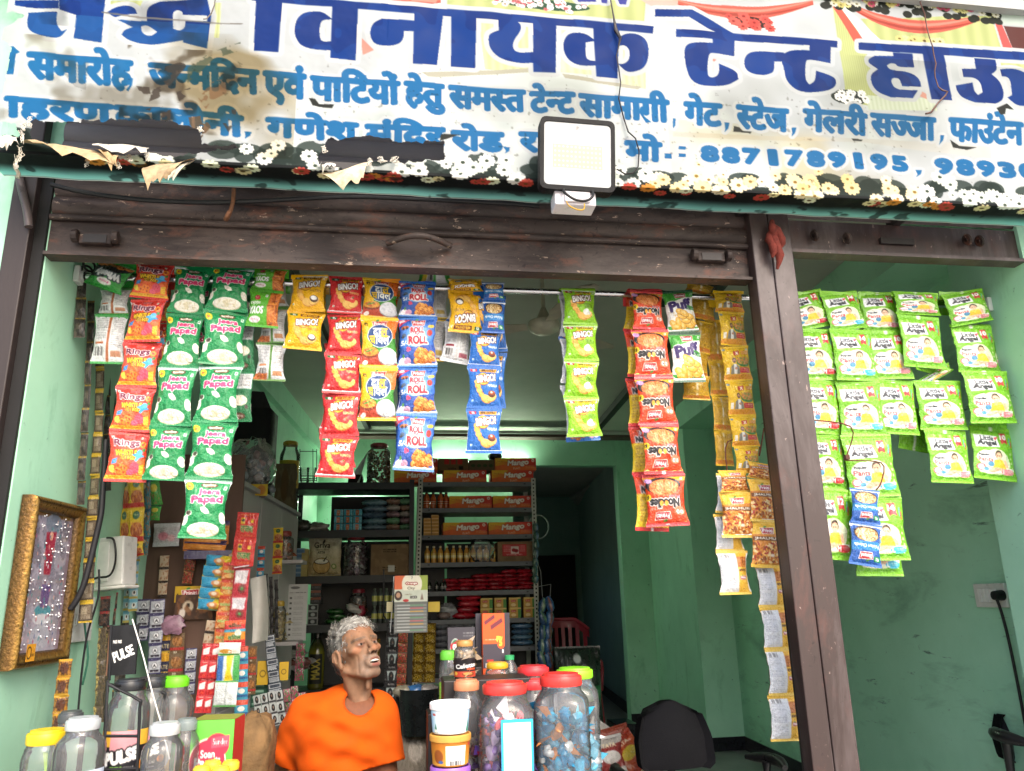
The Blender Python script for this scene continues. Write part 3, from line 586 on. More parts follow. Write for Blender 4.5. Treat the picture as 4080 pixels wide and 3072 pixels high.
    lm = np.zeros((bn.H, bn.W), bool)
    def word(k, toks, xl, yl, xr, yr, H):
        nonlocal lm
        x = 0; parts = []
        for t in toks:
            cut = t.startswith('/'); s_ = t.lstrip('/'); V, T = txt_tris(s_)
            wv = adv(s_)
            if cut: wv = wv*.66
            parts.append((V, T, x, wv if cut else None)); x += wv
        wm = np.zeros((bn.H, bn.W), bool)
        p0, p1 = np.array(bp(k, xl, yl)), np.array(bp(k, xr, yr)); dn = np.array(bp(k, xl, yl+H))-p0; ex = (p1-p0)/x
        def mp(q): return p0+q[:, :1]*ex+(hs-q[:, 1:])/hs*dn
        for V, T, x0, cut in parts:
            Q = V.copy()
            if cut is not None: Q[:, 0] = np.minimum(Q[:, 0], cut)
            Q[:, 0] += x0; wm |= bn.tmask((mp(Q)*(bn.k, bn.kh))[T])
        lm |= wm
    for a in (
        (1, ['समारोह'], 185, 335, 822, 385, 152), (1, ['ज', '/न', 'मिदन'.replace('िद', 'दि')[:0]+'म', 'िदन'], 945, 395, 1620, 455, 138), (1, ['एवं'], 1670, 460, 1915, 472, 145),
        (2, ['पा', 'िटयों'], -89, 478, 452, 515, 142), (2, ['हेतु'], 500, 515, 730, 535, 128), (2, ['सम', '/स', 'त'], 780, 540, 1243, 573, 130), (2, ['टे', '/न', 'ट'], 1288, 585, 1552, 595, 122), (2, ['सामागी'], 1595, 600, 2145, 638, 128),
        (3, ['गेट'], 78, 645, 298, 660, 132), (3, ['/स', 'टेज'], 408, 665, 718, 690, 132), (3, ['गेलरी'], 828, 690, 1210, 725, 128), (3, ['स', '/ज', 'जा'], 1250, 718, 1642, 750, 130), (3, ['फाउंटेन'], 1740, 750, 2195, 778, 132),
        (1, ['ाहरण'], 45, 615, 700, 665, 115), (1, ['कालोनी'], 730, 668, 1520, 735, 118), (1, ['गणेश'], 1685, 745, 2244, 780, 106), (2, ['मं', 'िदर'], 255, 790, 735, 815, 108), (2, ['रोड'], 795, 830, 1105, 845, 110), (2, ['रा'], 1220, 842, 1390, 852, 110), (2, ['मो'], 1885, 893, 2100, 905, 108)): word(*a)
    lm = dil(lm, .0072*bn.k)
    def num(k, t, xl, yl, xr, yr, h):
        nonlocal lm
        n_ = len(t)
        for i, ch in enumerate(t):
            f = (i+.5)/n_; cx, cy = bp(k, xl+(xr-xl)*f, yl+(yr-yl)*f); V, T = txt_tris(ch); lo, hi = V.min(0), V.max(0); hh = abs(bp(k, xl, yl+h)[1]-bp(k, xl, yl)[1]); ww = abs(bp(k, xl+(xr-xl)/n_*.72, yl)[0]-bp(k, xl, yl)[0])*(.42 if ch == '1' else 1)
            P = (V-(lo+hi)/2)/(hi-lo)*(ww, -hh)+(cx, cy); lm |= dil(bn.tmask((P*(bn.k, bn.kh))[T]), .0065*bn.k)
    num(3, '8871789195', 165, 965, 1495, 1030, 86); num(3, '98930', 1640, 1042, 2290, 1085, 86)
    for k, q in ((1, [(45, 300), (85, 290), (130, 330), (105, 340), (90, 470), (45, 470), (58, 345)]), (1, [(815, 490), (840, 490), (835, 535), (810, 575), (795, 565), (815, 540)]), (1, [(1540, 820), (1585, 825), (1575, 850), (1540, 868), (1545, 850)]), (2, [(1110, 925), (1155, 930), (1150, 955), (1120, 970), (1130, 952)]), (3, [(0, 745), (18, 745), (15, 790), (0, 810)]), (3, [(325, 768), (358, 770), (348, 810), (325, 832), (330, 808)]), (3, [(748, 800), (780, 800), (770, 835), (748, 858), (752, 835)]), (3, [(1680, 850), (1705, 852), (1698, 885), (1672, 912), (1680, 885)]), (3, [(1530, 1062), (1572, 1066), (1565, 1090), (1535, 1110), (1545, 1090)]), (3, [(35, 920), (80, 923), (80, 942), (35, 940)]), (3, [(35, 965), (80, 968), (80, 990), (35, 988)]), (2, [(2128, 965), (2172, 968), (2172, 1000), (2128, 998)]),
        (2, [(2000, 735), (2045, 770), (2010, 775), (1960, 700), (1975, 690)]), (2, [(175, 480), (215, 455), (255, 470), (245, 492), (200, 482), (185, 500)]), (4, [(1230, 0), (1230, 0), (1230, 0)]), (2, [(1560, -5), (1600, -5), (1610, 12), (1580, 16)]), (2, [(1648, -5), (1708, -5), (1702, 18), (1660, 15)])): lm |= bn.poly(bps(k, q), LN, ret=True)
    bn.put(dil(lm, .011*bn.k), WH, .92); bn.put(lm, LN)
    tops = np.zeros_like(lm)
    for q in ([(1575, -5), (1690, -5), (1700, 16), (1585, 14)], [(1725, -5), (1770, -5), (1765, 25), (1732, 22)], [(1830, -5), (1895, -5), (1885, 32), (1845, 30)]): tops |= bn.poly(bps(2, q), HD, ret=True)
    bn.put(dil(tops, .012*bn.k), WH); bn.put(tops, '#3a3f8c')
bn.poly(bps(2, [(600, 452), (880, 440), (1285, 430), (1265, 455), (900, 470), (700, 482), (640, 478)]), '#a9a795'); bn.poly(bps(2, [(1480, 470), (1990, 545), (1960, 562), (1500, 500)]), '#a9a795')
bn.poly(bps(2, [(1000, 700), (2212, 800), (2212, 850), (1000, 760)]), '#c3c6c4', .6); bn.poly(bps(3, [(0, 830), (1850, 900), (2000, 925), (2000, 1000), (1200, 900), (0, 860)]), '#bdbcb4', .7)
stain(3, 0, 850, 1500, 1150, '#e8d3a2', .25, .35, .6, 21, .3); stain(2, 0, 640, 1300, 1000, '#cfd3d2', .2, .45, .6, 22)
ink()
stain(1, 560, 250, 1850, 930, '#b39b6c', .2, .34, .85, 11, .25); stain(1, 0, 300, 1300, 800, '#9a8f7a', .1, .46, .7, 12, .18); stain(1, 800, 330, 1500, 820, '#6b5a44', .07, .5, .7, 14, .12); stain(1, 100, 0, 1560, 140, '#8b8c8c', .1, .48, .55, 13, .15); stain(0, 250, 150, 2212, 420, '#a8a99c', .3, .48, .45, 15, .25)
bn.poly(bps(1, [(640, 70), (880, 98), (1340, 138), (1530, 150), (1530, 158), (1330, 146), (860, 108), (640, 80)]), '#6f6a62', .8)
def soot(pts, al=.8, c='#352d26'):
    p = bps(1, pts); q = np.array(p); m = bn.poly(p, c, ret=True); n_ = vnoise(bn.H, bn.W, .03*bn.k, len(pts)+int(pts[0][0])); bn.put(m & (n_ > .45), c, al)
soot([(1040, 410), (1130, 385), (1180, 400), (1100, 500), (1000, 620), (940, 640), (960, 570), (1020, 490)]); soot([(1180, 420), (1330, 330), (1520, 270), (1500, 330), (1350, 370), (1250, 470), (1180, 520)], .7, '#3b4636')
soot([(860, 540), (940, 545), (950, 590), (890, 590)]); soot([(1340, 520), (1420, 500), (1430, 590), (1330, 640), (1300, 690), (1250, 620)], .7, '#6b4d33'); soot([(1420, 690), (1490, 690), (1480, 760), (1440, 830), (1400, 770)]); soot([(1020, 680), (1080, 660), (1080, 770), (1020, 770)], .9); soot([(1190, 740), (1290, 730), (1330, 800), (1260, 880), (1200, 790)], .8, '#5a4028')
soot([(1110, 580), (1200, 550), (1200, 600), (1130, 640)]); soot([(920, 690), (960, 680), (920, 750)]); soot([(380, 370), (560, 390), (540, 560), (470, 540), (400, 460)], .28, '#4a4a44'); soot([(460, 555), (620, 560), (610, 580), (480, 572)], .95, '#2c2520')
for k, q in ((1, [(1945, 615), (1985, 622), (2010, 655), (2107, 655), (2090, 682), (2020, 675), (1968, 662)]), (3, [(385, 790), (420, 800), (440, 822), (498, 826), (490, 838), (380, 826)]), (3, [(1120, 875), (1190, 882), (1180, 893), (1130, 890)]), (4, [(1890, 1225), (2010, 1170), (2090, 1240), (2000, 1230), (1990, 1290), (1940, 1300)]), (3, [(1740, 880), (1800, 920), (1910, 928), (1850, 945), (1760, 930)]), (2, [(720, 850), (740, 845), (838, 850), (760, 878), (715, 890)])): bn.poly(bps(k, q), '#2a2c28')
stain(0, 0, 0, 2212, 330, '#c9cfd0', .4, .55, .35, 31, .3); stain(0, 0, 200, 2212, 480, '#6f6a5c', .015, .75, .4, 32, .05)
# the sheet: face, fold and the strip turned under the frame, torn through where the rolled shutter shows
art = bn.out(); ny, nx = art.shape[:2]
uu = np.linspace(0, BW_, nx); vv = np.linspace(0, BHF+BD, ny); U_, V_ = np.meshgrid(uu, vv); under = V_ > BHF
PP = np.stack([BX0+U_, np.where(under, BY+(V_-BHF), BY), np.where(under, BZB, BZT-V_)], -1)
wav = (vnoise(ny, nx, 90, 8)-.5)*.02+(vnoise(ny, nx, 22, 9)-.5)*.005*(U_ < 1.2); PP[..., 1] += np.where(under, 0, wav*np.clip((BHF-V_)/.1, 0, 1)); PP[..., 2] += np.where(under, (vnoise(ny, nx, 40, 10)-.5)*.008, 0)
def inpoly(pts):
    q = np.array(pts); X, Y = U_, V_; m = np.zeros(X.shape, bool)
    for (ax, ay), (bx, by) in zip(q, np.roll(q, -1, 0)):
        if ay != by: m ^= ((ay > Y) != (by > Y)) & (X < (bx-ax)*(Y-ay)/(by-ay)+ax)
    return m
def ragged(k, pts, s=9, seed=0):
    g = np.random.default_rng(seed); o = []
    for (a, b_) in zip(pts, pts[1:]+pts[:1]):
        n_ = max(1, int(math.hypot(b_[0]-a[0], b_[1]-a[1])/26))
        for i in range(n_): t = i/n_; o.append((a[0]+(b_[0]-a[0])*t+g.normal(0, s*.5), a[1]+(b_[1]-a[1])*t+g.normal(0, s)))
    return bps(k, o)
hole = inpoly(ragged(1, [(200, 762), (420, 770), (700, 758), (900, 764), (1080, 775), (1240, 808), (1262, 850), (1268, 912), (1500, 925), (1240, 960), (1100, 985), (930, 965), (780, 985), (480, 930), (190, 880)], 8, 1))
hole |= inpoly(ragged(1, [(2060, 885), (2240, 868), (2330, 862), (2420, 870), (2480, 905), (2560, 895), (2660, 900), (2740, 885), (2790, 900), (2792, 1010), (2600, 1020), (2330, 1020), (2200, 1055), (2030, 1060), (2000, 1000)], 7, 2))
hole |= inpoly(ragged(5, [(-40, 290), (30, 300), (85, 330), (70, 420), (25, 640), (0, 740), (-60, 760)], 6, 3)) | inpoly(ragged(5, [(-60, 900), (120, 910), (150, 1010), (0, 1010), (-60, 1010)], 8, 4))
hole |= inpoly(ragged(5, [(-60, 95), (90, 90), (210, 100), (60, 180), (-60, 240)], 6, 6))
ban = empty('shop_banner', (BX0+BW_/2, BY, BZB), 'large torn flex banner with blue Hindi lettering, drapes and flower border above the shop', 'banner')
b = MB(); keep = ~hole; b.grid(PP-np.array(ban.location), art, mask=(keep[:-1, :-1] & keep[1:, 1:]))
b.build('printed_sheet', flexmat('flex_print'), ban, smooth=60)
b = MB()
for xa in (1.25, 1.9, 2.6): b.box((xa-.015, BY+.02, BZB+.02), (xa+.015, BY+.05, BZT)); b.box((xa-.015, BY+.05, BZB+.03), (xa+.015, .03, BZB+.06))
b.box((BX0+.1, BY+.012, BZB+.012), (BX0+BW_, BY+.04, BZB+.04)); b.v = [v-np.array(ban.location) for v in b.v]; b.build('frame', M_DARKST, ban)
# torn tongues of the sheet that curl down from the holes
def flap(k, edge, tip, curl, col, n=10, m=8, seed=0):
    (x0, y0), (x1, y1) = edge; g = np.random.default_rng(seed); s = R(k); D = lambda x, y: (s[0]+x*s[2], s[1]+y*s[2])
    A, B, T0, T1 = at(*D(x0, y0), BY-.008), at(*D(x1, y1), BY-.008), at(*D(*tip[0]), BY-.05), at(*D(*tip[1]), BY-.05)
    P = np.zeros((m, n, 3)); J = g.normal(0, .004, n); J[0] = J[-1] = 0
    for i in range(m):
        t = i/(m-1)
        for j in range(n):
            w_ = j/(n-1); p = (A*(1-w_)+B*w_)*(1-t)+(T0*(1-w_)+T1*w_)*t; p = p+np.array([0, -curl*math.sin(t*2.6)+.006*math.sin(w_*7+t*4+seed), J[j]*t*2.5]); P[i, j] = p
    c = hx(col)*(.86+.2*vnoise(m, n, 2.5, seed))[..., None]; b = MB(); b.grid(P-np.array(ban.location), np.clip(c, 0, 1)); b.build('torn_flap', vcmat('flap', .8, .2, var=.4, vscale=45, bump=.3, bscale=60), ban, smooth=70)
flap(1, ((130, 890), (590, 940)), ((220, 915), (755, 1062)), .02, '#c7ac84', seed=1); flap(1, ((590, 930), (780, 985)), ((700, 1030), (745, 1068)), .03, '#c2a47a', seed=2)
flap(1, ((905, 1055), (1240, 1000)), ((925, 1168), (1070, 1120)), .03, '#b99f7c', seed=3); flap(1, ((1090, 1060), (1245, 1008)), ((1045, 1140), (1100, 1110)), .02, '#d8cdb8', seed=4)
flap(2, ((-40, 1100), (265, 1022)), ((95, 1200), (235, 1140)), .035, '#d9c7a6', seed=5); flap(2, ((-60, 1030), (60, 1030)), ((-40, 1055), (50, 1056)), .0, '#ddd8cc', seed=6); flap(1, ((580, 900), (935, 925)), ((590, 925), (930, 968)), .008, '#cfc8b6', seed=7); flap(5, ((0, 1000), (140, 1010)), ((-10, 1060), (150, 1080)), .015, '#d7d0c0', seed=8)
b = MB(); g = np.random.default_rng(12)
for (k, x, y, L_) in [(5, 160, 960, 90), (5, 175, 900, 60), (5, 150, 1080, 110), (5, 120, 1150, 90), (5, 640, 1180, 40), (5, 870, 1190, 50), (5, 960, 1140, 50), (5, 1090, 1130, 60), (2, 270, 1000, 40), (2, 350, 990, 30), (2, 430, 990, 30), (5, 220, 860, 70), (1, 1260, 800, 30), (1, 2040, 920, 40)]:
    s = R(k); b = MB()
    for _ in range(5):
        pts = [at(s[0]+(x+g.normal(0, 12))*s[2], s[1]+(y+t*L_+g.normal(0, 5))*s[2], BY-.012-.02*t) for t in np.linspace(0, 1, 6)]; b.tube([p-np.array(ban.location) for p in pts], .0012, '#c9c2b4', 4)
    b.build('frayed_thread', vcmat('thread', .9, .1), ban)
# wires hanging over the banner
def wire(name, k, pts, r, col, label, Y=BY-.018, thick=None):
    s = R(k); P = [at(s[0]+x*s[2], s[1]+y*s[2], Y-.006*math.sin(i*1.7)) for i, (x, y) in enumerate(pts)]
    rr = [r]*len(P) if not thick else [r*(thick[i] if i < len(thick) else 1) for i in range(len(P))]; b = MB(); b.tube(P, rr, col, 6); tag(b.build(name, vcmat('rubber', .5, .4), smooth=60), label, 'wire')
wire('thin_wire', 4, [(1020, -60), (1040, 40), (1085, 150), (1110, 300), (1140, 420), (1175, 520), (1190, 620), (1215, 720), (1200, 800), (1205, 870), (1240, 980), (1290, 1020), (1345, 1035), (1320, 1080), (1240, 1160), (1160, 1270), (1100, 1285)], .0022, '#5b3c30', 'thin brown wire dangling over the blue lettering near the right end', thick=[1]*11+[1.6]*6)
wire('thin_wire', 2, [(1785, -20), (1800, 60), (1812, 130), (1822, 190), (1850, 240), (1838, 300), (1826, 350), (1840, 430), (1852, 520), (1840, 620), (1870, 740), (1900, 830), (1945, 870), (1968, 950), (1962, 1050), (1930, 1090), (1880, 1095), (1830, 1065)], .0024, '#241d1c', 'thin black wire running down beside the floodlight', thick=[1, 1, 1.6, 3, 2.4]+[1]*20)
wire('thin_wire', 1, [(1355, -15), (1350, 30), (1330, 85), (1300, 118), (1282, 120)], .002, '#6b6258', 'short bent wire end over the first large letters')
b = MB(); b.tube([at(x, y, BY+.05) for x, y in ((34, 350), (33, 362), (40, 374), (38, 384))], .006, '#b3a996', 6)
tag(b.build('frayed_rope', vcmat('rubber', .5, .4)), 'frayed rope tying the torn lower left corner of the banner', 'rope')
# ---------------------------------------------------------------- LED floodlight
fc = mid(1165, 248, 1332, 418, -.36); fl = empty('floodlight', fc, 'black framed square LED floodlight in front of the banner', 'floodlight')
fw = np.linalg.norm(at(1170, 330, -.36)-at(1331, 330, -.36)); fh_ = .245; rt = (math.radians(7), math.radians(1.0), 0)
def rrect(w, h, r, n=5): return [(sx*(w/2-r)+r*math.cos(a), sz*(h/2-r)+r*math.sin(a)) for (sx, sz, a0) in ((1, 1, 0), (-1, 1, 90), (-1, -1, 180), (1, -1, 270)) for a in np.radians(np.linspace(a0, a0+90, n))]
o_, i_ = rrect(fw, fh_, .02), rrect(fw-.026, fh_-.03, .014); n_ = len(o_)
b = MB(); V = [(x, 0, z) for x, z in o_]+[(x, .0, z) for x, z in i_]+[(x, .004, z) for x, z in i_]+[(x, .045, z) for x, z in o_]+[(x*.8, .06, z*.8) for x, z in o_]
Fs = []
for r_ in ((0, 1), (1, 2)): Fs += [(r_[0]*n_+i, r_[1]*n_+i, r_[1]*n_+(i+1) % n_, r_[0]*n_+(i+1) % n_) for i in range(n_)]
Fs += [(i, (i+1) % n_, 3*n_+(i+1) % n_, 3*n_+i) for i in range(n_)]+[(3*n_+i, 3*n_+(i+1) % n_, 4*n_+(i+1) % n_, 4*n_+i) for i in range(n_)]+[tuple(range(4*n_, 5*n_))]
b.add(V, Fs, '#0a0a0c'); hs_ = b.build('housing', vcmat('black_metal', .6, .25, var=.35, vscale=160), fl, rot=rt)
cv = Cv(fw-.026, fh_-.03, 130, '#989c9e', ss=3); w_, h_ = cv.w, cv.h
cv.rect(.012, .045, w_-.012, h_-.012, '#a9adae'); cv.rect(.028, .075, w_-.028, .155, '#85836f')
for i in range(12):
    for j in range(5): cv.ell(.037+i*(w_-.074)/11, .083+j*.016, .0032, .0032, '#b5b4a4'); 
cv.text('P', w_/2, .018, .011, '#444', bold=.05); cv.ell(w_/2, .018, .011, .009, '#555', al=.35); cv.lines(w_/2-.02, .034, w_/2+.02, .04, 2, '#777', .6, 3); cv.lines(w_/2-.02, .108, w_/2+.02, .113, 1, '#777', .8, 4); cv.ell(w_/2-.008, .124, .009, .008, '#8a8a80', al=.6)
a_ = cv.out(); gx, gz = np.meshgrid(np.linspace(-w_/2, w_/2, a_.shape[1]), np.linspace(h_/2, -h_/2, a_.shape[0])); b = MB(); b.grid(np.stack([gx, gx*0+.0035, gz], -1), a_, flip=False); b.build('glass_panel', vcmat('lamp_glass', .12, .5, var=0, coat=.5), fl, rot=rt)
b = MB(); b.box((-.075, .03, -.165), (.06, .1, -.112), '#dcd6dc'); b.box((-.045, .02, -.158), (.04, .0295, -.118), '#e6e1e6'); b.build('junction_box', M_WP, fl, bevel=.006)
b = MB(); b.tube([(-.048, .02, -.118), (-.05, .0, -.14), (-.02, -.005, -.165), (.015, -.005, -.168), (.04, 0, -.15), (.046, .02, -.118)], .0045, '#161616', 8); b.build('cable', vcmat('rubber', .5, .4), fl, smooth=60)
b = MB(); b.tube([(-.04, .02, -.16), (-.035, .01, -.18), (-.01, .005, -.195), (.012, .01, -.19), (.018, .02, -.165)], .002, '#d9a62c', 6); b.build('yellow_wire', vcmat('rubber2', .5, .4), fl, smooth=60)
b = MB(); b.box((-.07, .06, -.06), (-.06, .12, .06), '#222'); b.box((.06, .06, -.06), (.07, .12, .06), '#222'); b.box((-.07, .1105, -.059), (.07, .12, .059), '#222'); b.build('bracket', M_DARKST, fl)
# ================================================================ packets hanging from the rods
M_FOIL = vcmat('printed_foil', .3, .5, 0, .35, var=.05, vscale=12, bump=.6, bscale=22, bdist=.014, rvar=.12)
M_FOILB = vcmat('silver_foil', .3, .6, .25, .2, var=.08, vscale=14, bump=.5, bscale=26, bdist=.012)
def packet_mesh(name, front, back, fat=.32, narrow=.15, seal=.075, seed=0, creases=1.0, side='#ddd', top_seal=True):
    g = np.random.default_rng(seed); b = MB()
    for sgn, cv in ((-1, front), (1, back)):
        art = cv.out() if isinstance(cv, Cv) else cv; ny, nx = art.shape[:2]
        u, t = np.meshgrid(np.linspace(-1, 1, nx), np.linspace(0, 1, ny)); s0 = seal if top_seal else 0.0
        tt = np.clip((t-s0)/(1-s0-seal), 0, 1); p = np.sin(math.pi*tt)**.55 if top_seal else np.sin(math.pi*(.5+.5*tt))**.55
        hw = .5*(1-narrow*p)
        th = fat*.5*p*np.maximum(1-np.abs(u)**2.8, 0)**.75
        ph = g.uniform(0, 6, 4); fade = np.exp(-tt/.16)+np.exp(-(1-tt)/.16)
        cre = .010*creases*fade*(np.cos(u*(13+3*g.random())+ph[0])+.6*np.cos(u*(23+4*g.random())+ph[1]))*(tt > 0)*(tt < 1)
        nz = (vnoise(ny, nx, nx*.24, seed+int(sgn)+9)-.5)*.10*p*creases*np.maximum(1-u**6, 0)
        edge = (vnoise(ny, nx, nx*.2, seed+5)-.5)*.06*p
        crimp = .004*np.cos(t*2*math.pi/.014)*((tt <= 0) | (tt >= 1))
        swing = .03*np.sin(t*3+ph[2])*creases*.4
        P = np.stack([u*(hw+edge*(np.abs(u) > .3)), sgn*(th+cre+nz+.003)+swing+crimp, -t], -1)
        b.grid(P if sgn < 0 else P[:, ::-1], art, flip=False)
    me = b.build('tmp', M_FOIL, smooth=70); m = me.data; m.name = name; bpy.data.objects.remove(me); return m
NXP = 72
def rup(cv, x, y, h, c, n=5): return cv.text('₹%d' % n, x, y, h, c, bold=.05)
def veg(cv, x, y, s=5): cv.rect(x, y, x+s, y+s, '#fff'); cv.ell(x+s/2, y+s/2, s*.28, s*.28, '#2f8a3c')
def chipset(cv, pts, r=9, c1='#eeb24e', c2='#cf8433'):
    for i, (x, y, a) in enumerate(pts): cv.ell(x, y, r*1.12, r*.74, c2, a); cv.ell(x-.6, y-.8, r*1.02, r*.64, c1 if i % 2 else '#f3c065', a)
def sealbands(cv, c, h=7): cv.rect(0, 0, cv.w, h, c); cv.rect(0, cv.h-h, cv.w, cv.h, c); return cv
def d_chip(bg, seal, lab, labc, tail, ext, extc, pr, fl):
    c = Cv(100, 104, NXP, bg); c.grad(bg, seal, 0, 60, 100, 104); sealbands(c, seal)
    c.rect(36, 8, 86, 16.5, ext); c.text('40% EXTRA', 61, 12.2, 5.4, extc, w=42, bold=.06); c.poly([(8, 8), (29, 8), (27, 16), (8, 15)], pr); rup(c, 19, 12, 5.5, '#fff'); c.text('A', 92, 13, 6, '#f2f2e6', bold=.04)
    chipset(c, [(26, 44, 20), (28, 53, 15), (33, 63, 10), (40, 72, 20), (50, 79, 30)], 9); c.ell(56, 82, 17, 9.5, '#d08a38', 10); c.ell(56, 81, 16, 8.5, '#f2c469', 10); c.ell(74, 78, 16, 9, '#d08a38', -25); c.ell(74, 77, 15, 8, '#f4cb72', -25)
    c.ell(46, 35, 21, 16, '#8a4a14'); c.ell(46, 34, 19.5, 14.5, '#f1bf2e'); c.ell(50, 34, 15, 11, '#b4531c')
    c.text('BINGO!', 55, 32, 17, '#fdfdfd', w=60, bold=.05, halo=[('#5a3420', .1)], rot=-7)
    for i, l in enumerate(lab): c.text(l, 76, 50+i*6, 5.6, labc, w=min(30, 5.2*len(l)), bold=.03)
    c.lines(64, 53+6*(len(lab)-1), 88, 55+6*(len(lab)-1), 1, labc, .5)
    if fl == 'salt': c.ell(74, 72, 12, 9, '#4c2c1b'); c.ell(74, 70, 9.5, 6, '#f7f7f5')
    if fl == 'tomato': c.ell(70, 68, 10, 8, '#e23a31'); c.ell(68, 66, 4, 3, '#f08a7a'); c.ell(72, 63, 3, 2, '#3f7a35')
    if fl == 'masala': c.ell(74, 70, 12, 8, '#5e2a1c'); c.ell(74, 67, 11, 5, '#a34a26'); c.ell(73, 66, 3.5, 2.2, '#f0ead6')
    if fl == 'cream': c.ell(68, 70, 11, 8, '#f6f6f0'); c.ell(70, 65, 6, 5, '#fff'); c.ell(76, 73, 7, 4, '#e9ece2')
    veg(c, 11, 83); c.lines(17, 87, 30, 89, 1, '#fff', .6); return c
def d_back(bg, panel, accent, seed=0, asp=1.1, strip=None):
    c = Cv(100, 100*asp, 44, panel); H = 100*asp; sealbands(c, bg, 6); c.rect(46, 6, 54, H-6, '#cfcfcf' if not strip else strip); c.rect(56, 10, 94, H-12, '#f3f3f3', .6)
    c.lines(7, 12, 43, H*.55, 14, '#555', .75, seed); c.lines(58, 12, 93, H*.7, 16, '#555', .7, seed+1); c.bars(8, H*.68, 38, H*.84, seed=seed); c.rect(8, H*.58, 36, H*.63, accent); c.rect(60, H*.75, 92, H*.86, accent, .7); return c
def d_rings():
    c = Cv(100, 108, NXP, '#d8342a'); c.grad('#c92f2b', '#ef5a2b', 0, 10, 100, 108); c.blob('#f07a35', 22, .52, .8, 2, soft=.2); sealbands(c, '#d63a34', 7); c.rect(0, 94, 100, 101, '#eab52c'); c.lines(20, 96, 90, 99, 1, '#8a3a20', .7)
    c.poly([(38, 9), (66, 9), (64, 16), (40, 16)], '#b9585a'); rup(c, 10, 14, 6, '#f6d8d0'); veg(c, 80, 12)
    c.text('Rings', 46, 28, 18, '#6c1f3c', w=66, bold=.06, halo=[('#fbeef0', .09)]); c.ell(88, 29, 7, 7, '#ef8f2d'); c.ell(88, 29, 3, 3, '#a33f1f')
    c.text('WHISTLE', 46, 48, 12, '#f3c321', w=56, bold=.06, halo=[('#54301a', .12)]); c.text('TOY INSIDE', 54, 58, 8, '#f3c321', w=44, bold=.05, halo=[('#54301a', .14)])
    c.poly([(62, 52), (80, 45), (96, 54), (84, 58), (76, 66), (70, 64), (74, 56)], '#3ea3d8'); c.ell(83, 46, 7, 6, '#56b4e2'); c.poly([(10, 62), (24, 58), (22, 70), (10, 72)], '#4a8fd4'); c.ell(14, 83, 9, 5, '#f0d24a', 30); c.ell(12, 78, 7, 4, '#f0d24a')
    for x, y in ((38, 78), (33, 86), (44, 88), (27, 84), (46, 80)): c.ell(x, y, 7, 6.5, '#f0852c'); c.ell(x, y, 2.6, 2.3, '#b7401e')
    c.ell(72, 78, 13, 12, '#d6485f'); c.ell(60, 88, 9, 6, '#e8607a'); c.poly([(84, 74), (96, 70), (94, 92), (82, 92)], '#edb92e'); c.poly([(88, 38), (96, 36), (95, 43), (90, 44)], '#3b8a3a'); return c
def d_jeera():
    c = Cv(100, 124, NXP, '#0e8a4b'); c.blob('#0a7a42', 30, .5, .7, 4, soft=.2); sealbands(c, '#0d8349', 8)
    c.ell(11, 19, 8, 8, '#f0cf2a'); c.text('5/-', 11, 19, 5, '#c0392b', bold=.05); c.ell(54, 16, 19, 5.5, '#2a1f1a'); c.ell(54, 16, 17.5, 4.5, '#7a5d3a'); c.text('SamBoy', 54, 16, 6, '#f1ece0', w=28, bold=.04, rot=-4); veg(c, 87, 17, 7)
    c.text('Jeera', 56, 31, 14, '#d6336a', w=48, bold=.06, halo=[('#fdf3f6', .09)]); c.text('Papad', 52, 47, 17, '#d6336a', w=72, bold=.07, halo=[('#fdf3f6', .09)], rot=-2)
    c.poly([(38, 62), (48, 60), (58, 66), (62, 73), (52, 75), (42, 70)], '#f3efe2'); c.ell(12, 74, 8, 6, '#eeeae0'); c.ell(12, 73, 6, 4.5, '#4a3a30'); c.ell(5, 88, 7, 11, '#f3efe2', 20); c.ell(93, 82, 8, 12, '#f3efe2', -15); c.blob('#0b5d35', 3, .72, .8, 9, 5, 70, 30, 85)
    c.ell(50, 106, 35, 14, '#cfc3a4'); c.ell(50, 104.5, 35, 13, '#f2edde'); c.blob('#e2d6b4', 6, .5, .9, 6, 26, 97, 74, 113); c.lines(78, 116, 95, 117, 1, '#fff', .6); return c
def d_soya():
    c = Cv(100, 98, NXP, '#5cb32e'); c.blob('#4aa022', 30, .5, .6, 3); c.rect(0, 0, 34, 98, '#c9702c'); m = np.random.default_rng(2)
    for _ in range(46): x, y = m.uniform(-4, 34), m.uniform(0, 98); c.ell(x, y, m.uniform(6, 12), 1.9, ['#e0913f', '#a9541c', '#cf7a2c', '#8a3f16'][m.integers(4)], m.uniform(0, 180))
    c.poly([(34, 0), (42, 30), (36, 60), (44, 98), (100, 98), (100, 0)], '#5cb32e'); sealbands(c, '#4fa629', 7); c.ell(72, 18, 18, 8, '#f6eef0'); c.text('Priniti', 72, 18, 6, '#d0587c', w=24); c.text('SOYA', 72, 41, 17, '#fdfdfd', w=48, bold=.09); c.text('sticks', 76, 58, 9, '#fdfdfd', w=32, bold=.05); c.ell(72, 73, 9, 7, '#b3232c'); c.lines(67, 70, 78, 77, 3, '#fff', .7); veg(c, 40, 76, 7); return c
